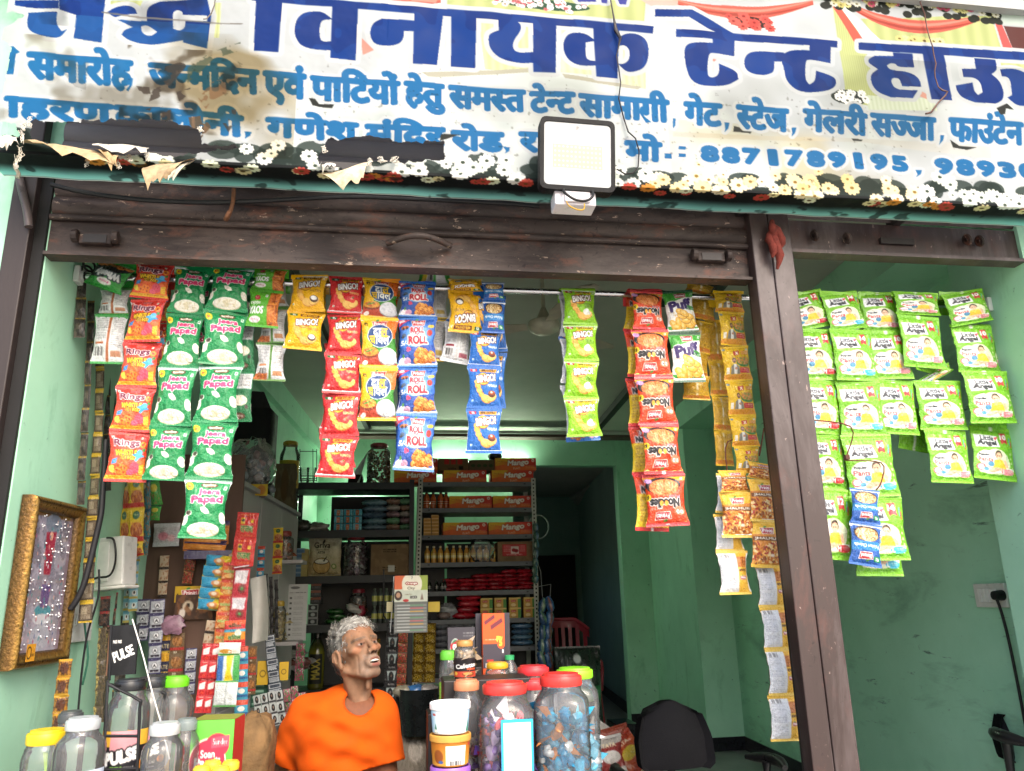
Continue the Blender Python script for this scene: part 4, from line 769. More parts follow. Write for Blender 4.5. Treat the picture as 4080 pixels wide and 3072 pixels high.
def d_wheely():
    c = Cv(100, 76, NXP, '#121514'); c.rect(0, 0, 100, 22, '#2a8f35'); c.poly([(0, 22), (60, 22), (0, 62)], '#2a8f35'); c.ell(50, 18, 20, 8, '#efe9e9'); c.text('Priniti', 50, 18, 6, '#c06', w=26); c.text('Wheely', 48, 38, 20, '#f3f4f4', w=72, bold=.1, halo=[('#3c4a50', .16)])
    for x, y in ((30, 66), (50, 68), (68, 66), (85, 62), (12, 70)): c.ell(x, y, 13, 8, '#c97a35'); c.ell(x, y, 6, 3.6, '#8a4a1c'); c.ell(x, y, 3, 1.6, '#d99650')
    sealbands(c, '#2a8f35', 5); return c
def logo(c, x, y, w, s='Priniti'):
    h = w*.46; c.poly([(x-w/2, y-h*.38), (x+w*.5, y-h*.5), (x+w*.44, y+h*.45), (x-w*.42, y+h*.5)], '#f2e9dc'); c.poly([(x-w*.46, y-h*.32), (x+w*.46, y-h*.42), (x+w*.4, y+h*.38), (x-w*.38, y+h*.42)], '#b3202c'); c.text(s, x, y-h*.02, h*.5, '#fff', w=w*.7, bold=.06); c.ell(x-w*.12, y-h*.55, w*.12, h*.12, '#4b8f35', -20)
def d_dal():
    c = Cv(100, 120, NXP, '#f3bf1c'); c.poly([(100, 8), (55, 8), (70, 60), (100, 70)], '#e8701f'); c.poly([(30, 66), (100, 50), (100, 112), (20, 112)], '#3f8f2e'); c.poly([(0, 90), (60, 84), (100, 112), (0, 112)], '#bb4631'); sealbands(c, '#f2c51b', 8)
    rup(c, 13, 20, 8, '#3a2c10'); logo(c, 50, 19, 42); c.ell(52, 48, 37, 28, '#e9f0f4'); c.ell(52, 48, 35, 26.5, '#16427e'); c.text('दाल', 52, 40, 20, '#f4f4f0', w=40, bold=.05); c.text('चावल', 50, 58, 19, '#f4f4f0', w=58, bold=.05)
    m = c.a.copy(); sl = c.a[int(48*c.kh):int(70*c.kh), int(20*c.k):int(37*c.k)]; w_ = sl.min(-1) > .75; sl[w_] = hx('#f3c51e'); sl = c.a[int(28*c.kh):int(52*c.kh), int(55*c.k):int(76*c.k)]; w_ = sl.min(-1) > .75; sl[w_] = hx('#f3c51e')
    c.ell(25, 88, 23, 11, '#8a3b22'); c.ell(25, 84, 22, 9.5, '#e2a23c'); c.blob('#c4562a', 5, .55, .8, 4, 8, 78, 42, 92); c.ell(22, 82, 12, 2, '#5e9a3a', -12); c.ell(75, 96, 28, 17, '#8d8f93'); c.ell(75, 93, 27, 18, '#e6e8ee'); c.blob('#c4c9d4', 4, .55, .8, 7, 52, 80, 98, 108); c.ell(14, 108, 7, 5, '#f2e6e2'); return c
def d_roll():
    c = Cv(100, 122, NXP, '#2258b4'); c.ell(52, 50, 52, 40, '#6fa8e4', soft=.9); c.ell(52, 58, 30, 26, '#f1f6fb', soft=.9); c.poly([(0, 80), (100, 70), (100, 122), (0, 122)], '#2b4ea0', .8); c.poly([(0, 8), (34, 8), (0, 26)], '#c33050'); c.text('FREE', 11, 12.5, 5, '#fff', rot=-18, bold=.04); sealbands(c, '#2f72c4', 8)
    logo(c, 53, 18, 38); c.text('ROLL', 51, 36, 13, '#c62f3f', w=38, bold=.08, halo=[('#fbf3f2', .12)]); c.text("'N'", 50, 47, 7, '#c62f3f', w=12, bold=.05); c.text('ROLL', 53, 60, 18, '#c62f3f', w=54, bold=.09, halo=[('#fbf3f2', .12)]); c.text('5/-', 14, 66, 11, '#f5f5f5', w=18, bold=.05)
    c.ell(17, 29, 11, 4, '#b8632a', -8); c.ell(13, 32, 3, 3, '#222'); c.ell(22, 31, 3, 3, '#222'); c.ell(88, 26, 9, 4, '#d7b93c', -10); c.ell(86, 42, 7, 8, '#b5302a'); c.ell(13, 48, 6, 5, '#41566f'); c.ell(9, 52, 3, 3, '#222'); c.ell(27, 80, 7, 4, '#d8406a', 30); c.ell(25, 84, 4, 3, '#d8406a')
    m = np.random.default_rng(5)
    for _ in range(40): x, y = m.normal(66, 14), m.uniform(82, 114); x = np.clip(x, 34+(114-y)*.5, 96); c.ell(x, y, 8, 6, '#b9601f', m.uniform(0, 90)); c.ell(x-.5, y-1, 7, 5, ['#eba044', '#e08a34', '#f0b058'][m.integers(3)], m.uniform(0, 90)); c.ell(x+2, y+1, 2, 2, '#a5501c')
    c.ell(12, 107, 9, 8, '#efe9ee'); c.ell(25, 108, 9, 8, '#d9a6bf'); c.ell(13, 97, 3, 5, '#4e8a42'); return c
def d_noodle():
    c = Cv(100, 120, NXP, '#e24a22'); c.blob('#cf3216', 14, .5, .7, 3, soft=.15); sealbands(c, '#e0454a', 9); c.rect(0, 103, 100, 112, '#f0a71e'); logo(c, 60, 24, 42)
    c.text('Noodles', 54, 52, 19, '#1c1a1e', w=74, bold=.07, halo=[('#f8f1ec', .1)]); c.ell(50, 52, 5.2, 6, '#f0a63a'); c.ell(63, 52, 5.2, 6, '#f0a63a'); c.text('Chilli', 82, 40, 7, '#f6d8cc', w=20, rot=-6); c.text('Masala', 28, 66, 7, '#9ab4e6', w=28)
    c.ell(18, 34, 14, 10, '#d98a6a'); c.ell(13, 32, 4, 4.5, '#f6f2ee'); c.ell(23, 32, 4, 4.5, '#f6f2ee'); c.ell(14, 32, 1.5, 1.5, '#222'); c.ell(22, 32, 1.5, 1.5, '#222')
    c.ell(55, 92, 44, 20, '#171315'); c.ell(53, 88, 38, 19, '#d67b42'); m = np.random.default_rng(8)
    for _ in range(120):
        a, r = m.uniform(0, 6.28), m.uniform(0, 1)**.5; c.ell(53+34*r*math.cos(a), 87+16*r*math.sin(a), m.uniform(5, 11), .8, ['#e79a58', '#b85a28', '#f0ad6c', '#c96d36'][m.integers(4)], m.uniform(0, 180))
    c.ell(90, 104, 9, 6, '#b98ac0'); c.ell(96, 66, 7, 8, '#f0c81e'); c.text('5', 96, 66, 7, '#222', bold=.05); veg(c, 7, 104, 6); return c
def d_noodleb():
    c = Cv(100, 120, 44, '#e24a22'); c.rect(0, 44, 100, 112, '#ecc928'); c.lines(8, 50, 46, 106, 22, '#6b3d10', .8, 3); c.lines(54, 50, 94, 100, 18, '#6b3d10', .8, 5); logo(c, 45, 20, 44); c.text('Noodles', 46, 35, 12, '#1c1a1e', w=60, bold=.1, halo=[('#f8f1ec', .18)]); sealbands(c, '#d9363c', 9); c.rect(46, 112, 54, 120, '#fff'); return c
def d_puff():
    c = Cv(100, 134, NXP, '#f3f4f1'); c.poly([(0, 8), (100, 8), (100, 24), (60, 30), (0, 46)], '#3f9f35'); c.poly([(0, 126), (100, 126), (100, 118), (50, 122), (0, 112)], '#3f9f35'); sealbands(c, '#1e4f33', 9); logo(c, 54, 20, 40, 'Diamond'); veg(c, 90, 13, 6)
    c.text('Puff', 50, 51, 29, '#3a2a68', w=76, bold=.09, halo=[('#fff', .06)], rot=-8); c.text('Pudina', 84, 65, 7, '#2a7a35', w=30, bold=.04); c.ell(84, 58, 14, 4, '#3a8a3c', 8); c.lines(5, 70, 22, 76, 3, '#555', .7)
    m = np.random.default_rng(4)
    for x, y, a in ((20, 108, 40), (36, 104, 70), (84, 110, 120), (70, 112, 20), (52, 116, 80), (30, 118, 10), (90, 98, 60), (62, 100, 5), (74, 88, 10), (48, 86, 20), (46, 74, 25), (58, 79, 30)): c.ell(x, y, 17, 9.5, '#a8731e', a); c.ell(x-.5, y-1, 16, 8.5, '#e7b648', a); c.ell(x-2, y-3, 9, 3.5, '#f4d888', a)
    c.blob('#c48f2c', 4, .66, .6, 5, 10, 70, 95, 122); return c
def d_masala():
    c = Cv(100, 116, NXP, '#e3ba1c'); c.blob('#c99a12', 20, .5, .7, 6, soft=.2); sealbands(c, '#e6bd24', 8); c.rect(0, 96, 100, 110, '#cf7a1e')
    for x in range(0, 100, 5): c.rect(x, 97, x+2, 109, '#e9b63a')
    c.poly([(38, 22), (62, 18), (60, 34), (40, 36)], '#c5432d'); c.text('X', 52, 28, 9, '#f6e6c8', bold=.1); c.rect(68, 20, 96, 33, '#d98a2a'); c.lines(70, 22, 94, 32, 3, '#f5e2b0', .8); c.ell(8, 14, 6, 4, '#7a8a86'); veg(c, 88, 12, 6)
    c.ell(72, 58, 26, 16, '#3c7a32'); c.ell(72, 54, 24, 13, '#c78a3a'); c.blob('#5d8a34', 5, .6, .8, 4, 50, 42, 95, 66); c.blob('#d3502c', 4, .68, .8, 5, 50, 42, 95, 66)
    c.ell(38, 52, 7, 8.5, '#2b1c16'); c.ell(38.5, 54, 5.6, 7, '#b98566'); c.ell(38, 57.5, 4, 3, '#4a3226'); c.poly([(22, 95), (25, 72), (34, 64), (44, 64), (54, 74), (56, 95)], '#7d7a6c'); c.poly([(34, 64), (44, 64), (46, 95), (35, 95)], '#e5e3da'); c.ell(42, 78, 5, 4, '#b98566'); c.rect(56, 76, 94, 92, '#bf2a2a'); c.lines(60, 79, 90, 90, 2, '#f2d9b0', .8); c.rect(8, 74, 18, 94, '#e7e0cc'); return c
def d_masalab():
    c = Cv(100, 116, 40, '#d9ad1c'); sealbands(c, '#e6bd24', 8); c.rect(0, 96, 100, 110, '#cf7a1e'); c.lines(8, 14, 46, 92, 26, '#7d5a12', .8, 3); c.lines(54, 14, 94, 92, 26, '#7d5a12', .7, 4); c.rect(46, 8, 54, 96, '#e4d9b8'); c.blob('#b98c14', 16, .5, .6, 3); return c
def d_jhal():
    c = Cv(100, 136, NXP, '#eebf3e'); c.poly([(0, 40), (100, 34), (100, 126), (0, 126)], '#d98a34'); sealbands(c, '#efc24a', 9); logo(c, 50, 28, 46); c.rect(2, 46, 98, 58, '#7a4a22'); c.text('JHALMURI', 50, 52, 9, '#f4ead6', w=86, bold=.07); m = np.random.default_rng(6)
    for _ in range(170): c.ell(m.uniform(2, 98), m.uniform(62, 124), m.uniform(3, 8), m.uniform(2, 4), ['#e39a3a', '#c8702a', '#f0b65c', '#8f4a1c', '#f4d59a', '#b23a22'][m.integers(6)], m.uniform(0, 180))
    c.ell(62, 100, 10, 6, '#fbe9d2', soft=.8); return c
def d_jhalb():
    c = Cv(100, 136, 44, '#e9eaec'); c.rect(60, 8, 94, 128, '#eeb93c'); c.rect(60, 20, 94, 52, '#c97a32'); c.blob('#8f4a1c', 5, .55, .8, 2, 60, 20, 94, 52); c.text('JHALMURI', 77, 60, 8, '#5a3418', w=32, bold=.05, rot=180); logo(c, 77, 84, 28); c.lines(6, 16, 44, 80, 20, '#8b90a0', .6, 3); c.bars(10, 12, 40, 24, '#555'); c.lines(8, 90, 50, 120, 8, '#8b90a0', .5, 8); sealbands(c, '#efc95c', 9); return c
def d_falahari():
    c = Cv(100, 118, NXP, '#1d57a8'); c.ell(50, 88, 42, 22, '#3a2414'); c.ell(50, 86, 39, 19, '#cda66a'); m = np.random.default_rng(9)
    for _ in range(60): a, r = m.uniform(0, 6.28), m.uniform(0, 1)**.5; c.ell(50+35*r*math.cos(a), 86+16*r*math.sin(a), m.uniform(5, 9), 1.5, ['#e6cd94', '#a87a3c', '#f0dfb4', '#8a5c28'][m.integers(4)], m.uniform(0, 180))
    c.poly([(0, 46), (100, 40), (100, 66), (0, 68)], '#2a83c9'); c.text('Falahari Chivda', 50, 55, 9, '#eef4f8', w=84, bold=.05); logo(c, 52, 28, 48, 'Diamond'); c.rect(4, 14, 26, 28, '#1e8a46'); rup(c, 15, 21, 8, '#fff'); sealbands(c, '#2260b0', 8); return c
def d_pants(num, size, sc, seed=0):
    c = Cv(100, 124, NXP, '#6fb51a'); c.grad('#79bf1f', '#67ab17', 0, 0, 100, 124); sealbands(c, '#7cc128', 8)
    for y in (10, 112):
        for x in range(0, 100, 8): c.poly([(x, y+2), (x+4, y), (x+8, y+2), (x+8, y+3.2), (x+4, y+1.2), (x, y+3.2)], '#4f8f14')
    c.poly([(6, 22), (58, 22), (64, 48), (8, 50)], '#e9edf1'); c.text('Little', 34, 29, 11, '#22262e', w=30, bold=.05); c.text('Angel', 34, 41, 13, '#22262e', w=42, bold=.07); c.poly([(50, 27), (62, 23), (54, 33)], '#d8435a'); c.poly([(67, 14), (82, 13), (84, 39), (76, 35), (69, 40)], '#c0272d'); c.text(num, 75, 23, 11, '#fbfbf8', w=13, bold=.08)
    c.ell(54, 82, 33, 29, '#dfe6c4'); c.ell(30, 74, 22, 17, '#eef0e8'); c.poly([(6, 98), (96, 96), (90, 110), (60, 106), (40, 111), (14, 108)], '#f3f4ee'); c.text('Popular', 25, 68, 6, '#333a44', w=24, bold=.04); c.text('Pants', 27, 78, 9, '#d6363f', w=32, bold=.07); c.lines(16, 60, 36, 62, 1, '#d88', .8)
    c.ell(57, 66, 9, 10, '#3a2a22'); c.ell(57, 69, 7.6, 8.6, '#eabf9f'); c.ell(54.5, 68.5, 1.1, 1.1, '#3a2a22'); c.ell(59.5, 68.5, 1.1, 1.1, '#3a2a22'); c.poly([(46, 78), (66, 77), (74, 96), (60, 102), (42, 98)], '#f0c73a'); c.ell(46, 101, 14, 5, '#eabf9f', -14); c.ell(68, 101, 12, 5, '#eabf9f', 10); c.ell(74, 86, 4, 10, '#eabf9f', -25)
    c.ell(16, 96, 10, 8, '#c4536a'); c.ell(16, 96, 7.5, 6, '#dfe9ee'); c.ell(28, 100, 6, 4, '#5b9fc4'); c.ell(38, 88, 7, 6, '#4a8fb8'); c.ell(78, 104, 16, 6.5, sc); c.text(size, 68, 104, 8, '#fff', bold=.08); c.lines(76, 101, 90, 107, 2, '#fff', .85)
    for i in range(4): c.rect(90, 58+i*11, 94, 63+i*11, '#c9dca6')
    c.rect(89, 22, 92, 40, '#5aa9a0'); c.rect(92, 30, 95, 46, '#c4483c'); return c
def d_pantsb():
    c = Cv(100, 124, 40, '#6fb51a'); sealbands(c, '#7cc128', 8); c.rect(46, 0, 54, 124, '#dfe6d8'); c.lines(8, 16, 44, 100, 16, '#3f6e12', .6); c.lines(58, 16, 94, 100, 16, '#3f6e12', .6); c.ell(24, 100, 12, 7, '#c4e0ea'); c.text('Pants', 78, 106, 9, '#d6363f', w=30, halo=[('#fff', .15)]); return c
D = {}
def des(k, f, bk, **kw):
    D[k] = packet_mesh('packet_'+k, f, bk, **kw); kw['seed'] = kw.get('seed', 0)+211; D[k+'~'] = packet_mesh('packet_'+k, f, bk, **kw)
    return D[k]
bk_w = lambda c, a, s, asp=1.05: d_back(c, '#dcdfe3', a, s, asp)
des('yellow', d_chip('#f2b90f', '#eaae0c', ['SALTED'], '#a87a1c', 0, '#6e2a1a', '#f2c43a', '#1f6a3a', 'salt'), bk_w('#f0b810', '#8a2030', 1), seed=1)
des('yellow_flip', d_chip('#f2b90f', '#eaae0c', ['SALTED'], '#a87a1c', 0, '#6e2a1a', '#f2c43a', '#1f6a3a', 'salt').flip(), bk_w('#f0b810', '#8a2030', 1), seed=1)
des('red', d_chip('#d5282d', '#c92228', ['TOMATO'], '#f0c27a', 0, '#e6a52a', '#5a1a10', '#1f7040', 'tomato'), bk_w('#d8302f', '#b02028', 2), seed=2)
des('blue', d_chip('#1f6bc0', '#1b62b4', ['MASALA'], '#e9eef4', 0, '#e6a52a', '#402a10', '#b5283a', 'masala'), bk_w('#1f6bc0', '#b02028', 3), seed=3)
des('lime', d_chip('#8fce1e', '#86c41a', ['CREAM &', 'ONION'], '#5f8a1c', 0, '#e9b32a', '#4a5a10', '#b02a2a', 'cream'), bk_w('#8fce1e', '#b02028', 4), seed=4)
des('rings', d_rings(), bk_w('#d8342a', '#b02028', 5), seed=5)
des('jeera', d_jeera(), d_back('#0e7a45', '#d3d8da', '#1c5a3a', 6, 1.24), seed=6, narrow=.16)
def _jb():
    c = Cv(100, 118, 44, '#0c6a3c'); c.rect(4, 8, 96, 44, '#d8dcde'); c.lines(8, 12, 90, 40, 9, '#444', .8, 3); c.ell(50, 70, 34, 12, '#e6dfcc'); c.ell(22, 88, 8, 6, '#eee6d4'); c.ell(80, 84, 7, 5, '#3a2a22'); c.ell(50, 104, 24, 7, '#5b3a28'); c.text('SamBoy', 50, 104, 7, '#f1ece0', w=34); sealbands(c, '#0c6a3c', 7); return c
des('jeera_back', _jb(), d_jeera(), seed=16, narrow=.16)
des('soya', d_soya().flip(), d_back('#4fa629', '#cfd2d6', '#c8702c', 7, 1.0), seed=7)
def _sb():
    c = d_back('#4b7a2c', '#cfd2d6', '#b5662c', 7, 1.0, '#4a7f2c'); c.rect(0, 82, 42, 96, '#c06a2a'); c.blob('#8a3f16', 5, .5, .8, 3, 0, 80, 42, 96); return c
des('soya_back', _sb(), d_soya(), seed=17, narrow=.22)
des('wheely', d_wheely().flip(), d_back('#2a8f35', '#d5d7d8', '#b9602f', 8, .9, '#b9602f'), seed=8, fat=.3)
des('wheely_back', d_back('#2a8f35', '#cfd1d2', '#a5582a', 18, 1.15, '#a5582a'), d_wheely(), seed=18)
des('dal', d_dal(), d_back('#f2c51b', '#d9dcdf', '#b02028', 9, 1.2), seed=9)
des('roll', d_roll(), d_back('#2f72c4', '#dcdfe4', '#b02028', 10, 1.22), seed=10)
des('white_back', d_back('#e6e7ea', '#d9dbdf', '#8a1f30', 11, 1.25), d_roll(), seed=11)
des('white_yellow_back', d_back('#e3bd2c', '#dcdcdc', '#c9a227', 12, 1.25), d_dal(), seed=12)
des('noodle', d_noodle().flip(), d_noodleb(), seed=13); des('noodle_back', d_noodleb(), d_noodle(), seed=23)
des('puff', d_puff(), d_back('#1e4f33', '#e4e6e4', '#3f9f35', 14, 1.3), seed=14)
des('masala', d_masala(), d_masalab(), seed=15, narrow=.1); des('masala_back', d_masalab(), d_masala(), seed=25, narrow=.1)
des('jhal', d_jhal(), d_jhalb(), seed=19); des('jhal_back', d_jhalb(), d_jhal(), seed=29, narrow=.17)
des('falahari', d_falahari().flip(), d_back('#2260b0', '#e4e6ea', '#b02028', 20, 1.18), seed=20)
des('pants12', d_pants('12', 'M', '#cf2b34'), d_pantsb(), seed=21, fat=.17, narrow=.07); des('pants14', d_pants('14', 'L', '#3fb2d8'), d_pantsb(), seed=22, fat=.17, narrow=.07); des('pants10', d_pants('10', 'S', '#e48a94'), d_pantsb(), seed=24, fat=.17, narrow=.07)
des('pants_back', d_pantsb().flip(), d_pants('10', 'S', '#e48a94'), seed=26, fat=.17, narrow=.07)
def _gy():
    c = Cv(100, 60, 44, '#e8e9ea'); c.poly([(0, 0), (30, 0), (14, 60), (0, 60)], '#3c9f3a'); c.poly([(70, 0), (100, 0), (100, 60), (88, 60)], '#3c9f3a'); c.poly([(22, 0), (36, 0), (22, 60), (8, 60)], '#e9cf2a'); c.rect(44, 0, 54, 60, '#4ab34a'); c.lines(56, 8, 84, 40, 8, '#555', .7); c.bars(28, 38, 46, 52); return c
des('green_yellow_back', _gy(), d_dal(), seed=27)
def strip(label, design, bounds, Y=YR-.03, group='packet strips on the hanging rod', cat='packet strip', back=None, Yb=YR+.05, part='packet', wob=.5, fold=None, name='packet_strip', anchor=None, rod_y=None):
    """bounds: left, right, y of each seal; back: the same for the half that hangs behind the rod"""
    t0 = at((bounds[0][0]+bounds[0][1])/2, bounds[0][2], Y); root = empty(name, anchor if anchor is not None else (t0[0], YR, rz if fold else t0[2]), label, cat, group)
    L0 = np.array(root.location); k = 0; g = np.random.default_rng(int(abs(bounds[0][0]))+len(bounds))
    for bnds, yy, turn in ((bounds, Y, 0), (back or [], Yb, 1)):
        ds = design if not turn else (design[1] if isinstance(design, tuple) else design)
        ds = ds[0] if isinstance(ds, tuple) else ds
        for i in range(len(bnds)-1):
            a, c = bnds[i], bnds[i+1]; m = D[(ds[i] if isinstance(ds, list) else ds)+('~' if (i+turn) % 2 else '')]
            A, C_ = at((a[0]+a[1])/2, a[2], yy), at((c[0]+c[1])/2, c[2], yy)
            wA = np.linalg.norm(at(a[0], a[2], yy)-at(a[1], a[2], yy)); wC = np.linalg.norm(at(c[0], c[2], yy)-at(c[1], c[2], yy)); w_ = (wA+wC)/2
            zax = A-C_; h_ = np.linalg.norm(zax); zax /= h_; yaw = g.normal(0, .2)*wob; xax = np.array([math.cos(yaw), math.sin(yaw), 0]); xax -= zax*(xax@zax); xax /= np.linalg.norm(xax); yax = np.cross(zax, xax)
            o = bpy.data.objects.new(part, m); COL.objects.link(o); o.parent = root
            M = Matrix.Identity(4); p = A-L0+np.array([0, g.normal(0, .004), 0])
            for r_ in range(3): M[r_][0], M[r_][1], M[r_][2], M[r_][3] = xax[r_]*w_, yax[r_]*w_, zax[r_]*h_*1.006, p[r_]
            o.matrix_local = M; k += 1
    if fold:
        a = bounds[0]; yy = Y; pA, pB = at(a[0], a[2], yy), at(a[1], a[2], yy); w_ = pB[0]-pA[0]; b = MB(); P = []
        zt = (pA[2]+pB[2])/2
        for f in np.linspace(0, 1, 9):
            th = math.pi*f; y = YR-math.cos(th)*(YR-Y)*1.0; z = rz+.014*math.sin(th) if 0 < f < 1 else (zt if f == 0 else rz-.03); P.append([(x, y, max(z, rz+.004) if .2 < f < .8 else z) for x in np.linspace(pA[0], pB[0], 8)])
        P = np.array(P)-L0; P[..., 2] += .002*np.sin(P[..., 0]*300); b.grid(P, fold); b.build('fold', M_FOIL, root, smooth=70)
    return root
strip('green and black snack packet strip, upside down, at the wall end of the rod', (['wheely'], ['wheely_back']*2), [(209, 299, 568), (172, 271, 624)], back=[(217, 284, 624), (206, 281, 680), (199, 266, 787)], fold='#2a8f35', Yb=YR+.02)
strip('red ring snack packet strip of five beside the green papad strips', 'rings', [(296, 378, 570), (278, 365, 646), (263, 350, 738.5), (250, 337, 835.6), (237, 324, 932), (224, 313, 1040)], fold='#c93a34', back=[(300, 376, 610), (300, 372, 700), (296, 366, 790)])
strip('shorter green papad packet strip with four packets', 'jeera', [(380, 459, 576), (359, 443, 677), (343, 430, 790), (322, 416, 920), (306, 399, 1037)], fold='#0e7a45', back=[(392, 462, 600), (386, 458, 700), (380, 452, 800)])
strip('longest green papad packet strip with five packets, lowest on the left', 'jeera', [(459, 550, 575), (440, 536, 671), (429, 527, 788), (415, 515, 911), (400, 502, 1033), (385, 487, 1163)], fold='#0e7a45', Y=YR-.045)
strip('turned green papad packet strip half hidden behind the longest green strip', 'jeera_back', [(498, 556, 606), (499, 553, 700), (497, 552, 802), (490, 545, 912)], Y=YR+.05)
strip('green and orange soya stick packet strip hanging upside down', ('soya', ['soya_back']*3), [(548, 625, 578), (541, 612, 627), (524, 603, 706)], fold='#4fa629', back=[(563, 624, 600), (562, 624, 665), (555, 620, 741), (545, 618, 822)], Yb=YR+.03)
strip('yellow chip packet strip of two with the print upright', 'yellow', [(629, 710, 594), (620, 704, 674), (611, 695, 755)], fold='#eaae0c', back=[(640, 712, 615), (636, 706, 680)])
strip('red tomato chip packet strip of five', 'red', [(711, 788, 599), (707, 785, 678), (701, 783, 764), (695, 780, 850), (689, 777, 942), (680, 767, 1031)], fold='#c92228', back=[(700, 780, 740), (696, 776, 838), (690, 770, 930), (688, 768, 1010)])
strip('yellow orange and green rice snack packet strip with blue round Hindi labels', 'dal', [(783, 865, 602), (779, 861, 687), (776, 861, 795), (773, 856, 909)], fold='#e9901c', back=[(786, 862, 640), (780, 858, 760), (770, 850, 905)])
strip('blue and white rolled snack packet strip of four', 'roll', [(864, 940, 608), (859, 945, 684), (858, 945, 792), (856, 945, 895), (849, 937, 1017)], fold='#2258b4', Y=YR-.04, back=[(858, 935, 700), (854, 930, 800), (852, 930, 900), (848, 930, 1008)])
strip('white and yellow packet backs showing just right of the blue rolled snacks', 'white_yellow_back', [(912, 970, 620), (910, 966, 688), (903, 960, 778)], Y=YR+.05)
strip('white and green packet lying loose over the top of the rod', ['green_yellow_back'], [(908, 966, 560), (895, 982, 614)], Y=YR+.02)
strip('yellow chip packet strip hanging upside down', ('yellow_flip', ['white_back']*2), [(970, 1040, 603), (966, 1047, 630), (967, 1047, 720)], fold='#eaae0c', back=[(975, 1030, 640), (962, 1020, 700), (946, 1018, 784)], Yb=YR+.03)
strip('short blue and white chivda packet strip in front of the blue chips', 'falahari', [(1041, 1089, 612), (1042, 1092, 651), (1040, 1090, 720)], Y=YR-.05, fold='#2260b0')
strip('blue masala chip packet strip of four', 'blue', [(1020, 1080, 640), (1015, 1083, 714), (1009, 1083, 792), (1008, 1083, 882), (1004, 1086, 979)], back=[(1030, 1092, 640), (1032, 1097, 760), (1030, 1092, 880)], fold='#1b62b4')
strip('lime green chip packet strip of four hanging alone', ('lime', ['white_back']*4), [(1211, 1286, 626), (1216, 1290, 702), (1219, 1293, 780), (1217, 1293, 861), (1224, 1301, 943)], fold='#86c41a', back=[(1207, 1280, 640), (1207, 1280, 735), (1209, 1284, 830), (1224, 1298, 952)], Yb=YR+.02)
strip('orange noodle packet strip of five with upside down print', 'noodle', [(1361, 1430, 629), (1364, 1443, 711), (1371, 1454, 814), (1380, 1466, 917), (1389, 1478, 1024), (1399, 1489, 1136)], fold='#e0454a', Y=YR-.05)
strip('red and yellow turned noodle packet strip behind the orange noodle strip', 'noodle_back', [(1350, 1412, 636), (1346, 1410, 718), (1352, 1420, 816), (1358, 1430, 920), (1366, 1440, 1025), (1367, 1450, 1147)], Y=YR+.03)
strip('white and green puff packet strip of two with purple lettering', 'puff', [(1428, 1494, 628), (1441, 1511, 718), (1452, 1524, 826)], fold='#1e4f33', Y=YR-.04)
strip('gold yellow packet backs hanging behind the white puff packets', 'masala_back', [(1488, 1545, 640), (1484, 1545, 692), (1478, 1532, 760), (1476, 1530, 812), (1474, 1534, 864)], Y=YR+.05)
strip('single yellow packet lying flat on the rod above the white puff packets', ['masala_back'], [(1490, 1535, 612), (1473, 1546, 634)], Y=YR+.01)
strip('yellow noodle packet strip printed with a small figure, beside the brown post', 'masala', [(1540, 1606, 628), (1548, 1608, 674), (1556, 1615, 747), (1566, 1624, 823), (1574, 1633, 898), (1583, 1640, 965), (1590, 1645, 1022)], fold='#e6bd24')
strip('dull gold packet strip turned edgewise left of the yellow noodle strip', 'masala_back', [(1524, 1565, 690), (1530, 1572, 780), (1536, 1578, 855), (1542, 1582, 930), (1548, 1586, 1006)], Y=YR+.06)
strip('yellow puffed rice packet strip of two on the wire hook', ['jhal', 'jhal'], [(1549, 1615, 1016), (1553, 1623, 1063), (1561, 1630, 1161)], Y=YR-.04, group='packet strips on the wire hook', anchor=at(1580, 1000, YR-.04))
strip('longer yellow puffed rice packet strip close against the brown post', ['jhal', 'jhal', 'jhal'], [(1618, 1678, 1000), (1612, 1680, 1036), (1618, 1688, 1127), (1622, 1694, 1226)], Y=YR-.05, group='packet strips on the wire hook', anchor=at(1640, 1000, YR-.05))
strip('silver white packet backs behind the shorter puffed rice strip', 'jhal_back', [(1547, 1600, 1025), (1545, 1600, 1110), (1546, 1612, 1190), (1553, 1624, 1284)], Y=YR, group='packet strips on the wire hook', anchor=at(1580, 1000, YR))
strip('long silver white strip of packet backs running down to the bottom along the post', 'jhal_back', [(1632, 1697, 1222), (1641, 1705, 1311), (1651, 1717, 1402), (1659, 1728, 1502), (1664, 1740, 1601)], Y=YR-.03, group='packet strips on the wire hook', anchor=at(1650, 1000, YR-.03))
PG = 'diaper packet strips on the right rod'
strip('green diaper packet strip with red number twelve next to the post', 'pants12', [(1688, 1773, 630), (1712, 1800, 709), (1722, 1813, 819), (1733, 1822, 936), (1742, 1834, 1055), (1750, 1842, 1208)], group=PG, fold='#7cc128')
strip('longest green diaper packet strip with red number fourteen', 'pants14', [(1771, 1852, 630), (1790, 1882, 711), (1806, 1900, 822), (1820, 1916, 939), (1833, 1945, 1073), (1850, 1966, 1210)], group=PG, fold='#7cc128', Y=YR-.045, back=[(1790, 1880, 660), (1800, 1890, 800), (1815, 1905, 940), (1830, 1930, 1090), (1846, 1953, 1244)], Yb=YR+.02)
strip('green diaper packet strip between the fourteen strip and the bulging strip', 'pants10', [(1853, 1935, 631), (1868, 1950, 716), (1882, 1972, 820), (1896, 1990, 938)], group=PG, fold='#7cc128', Y=YR-.02)
strip('front green diaper packet strip of two overlapping its neighbours', 'pants10', [(1926, 2026, 631), (1936, 2033, 680), (1954, 2049, 793)], group=PG, fold='#7cc128', Y=YR-.06)
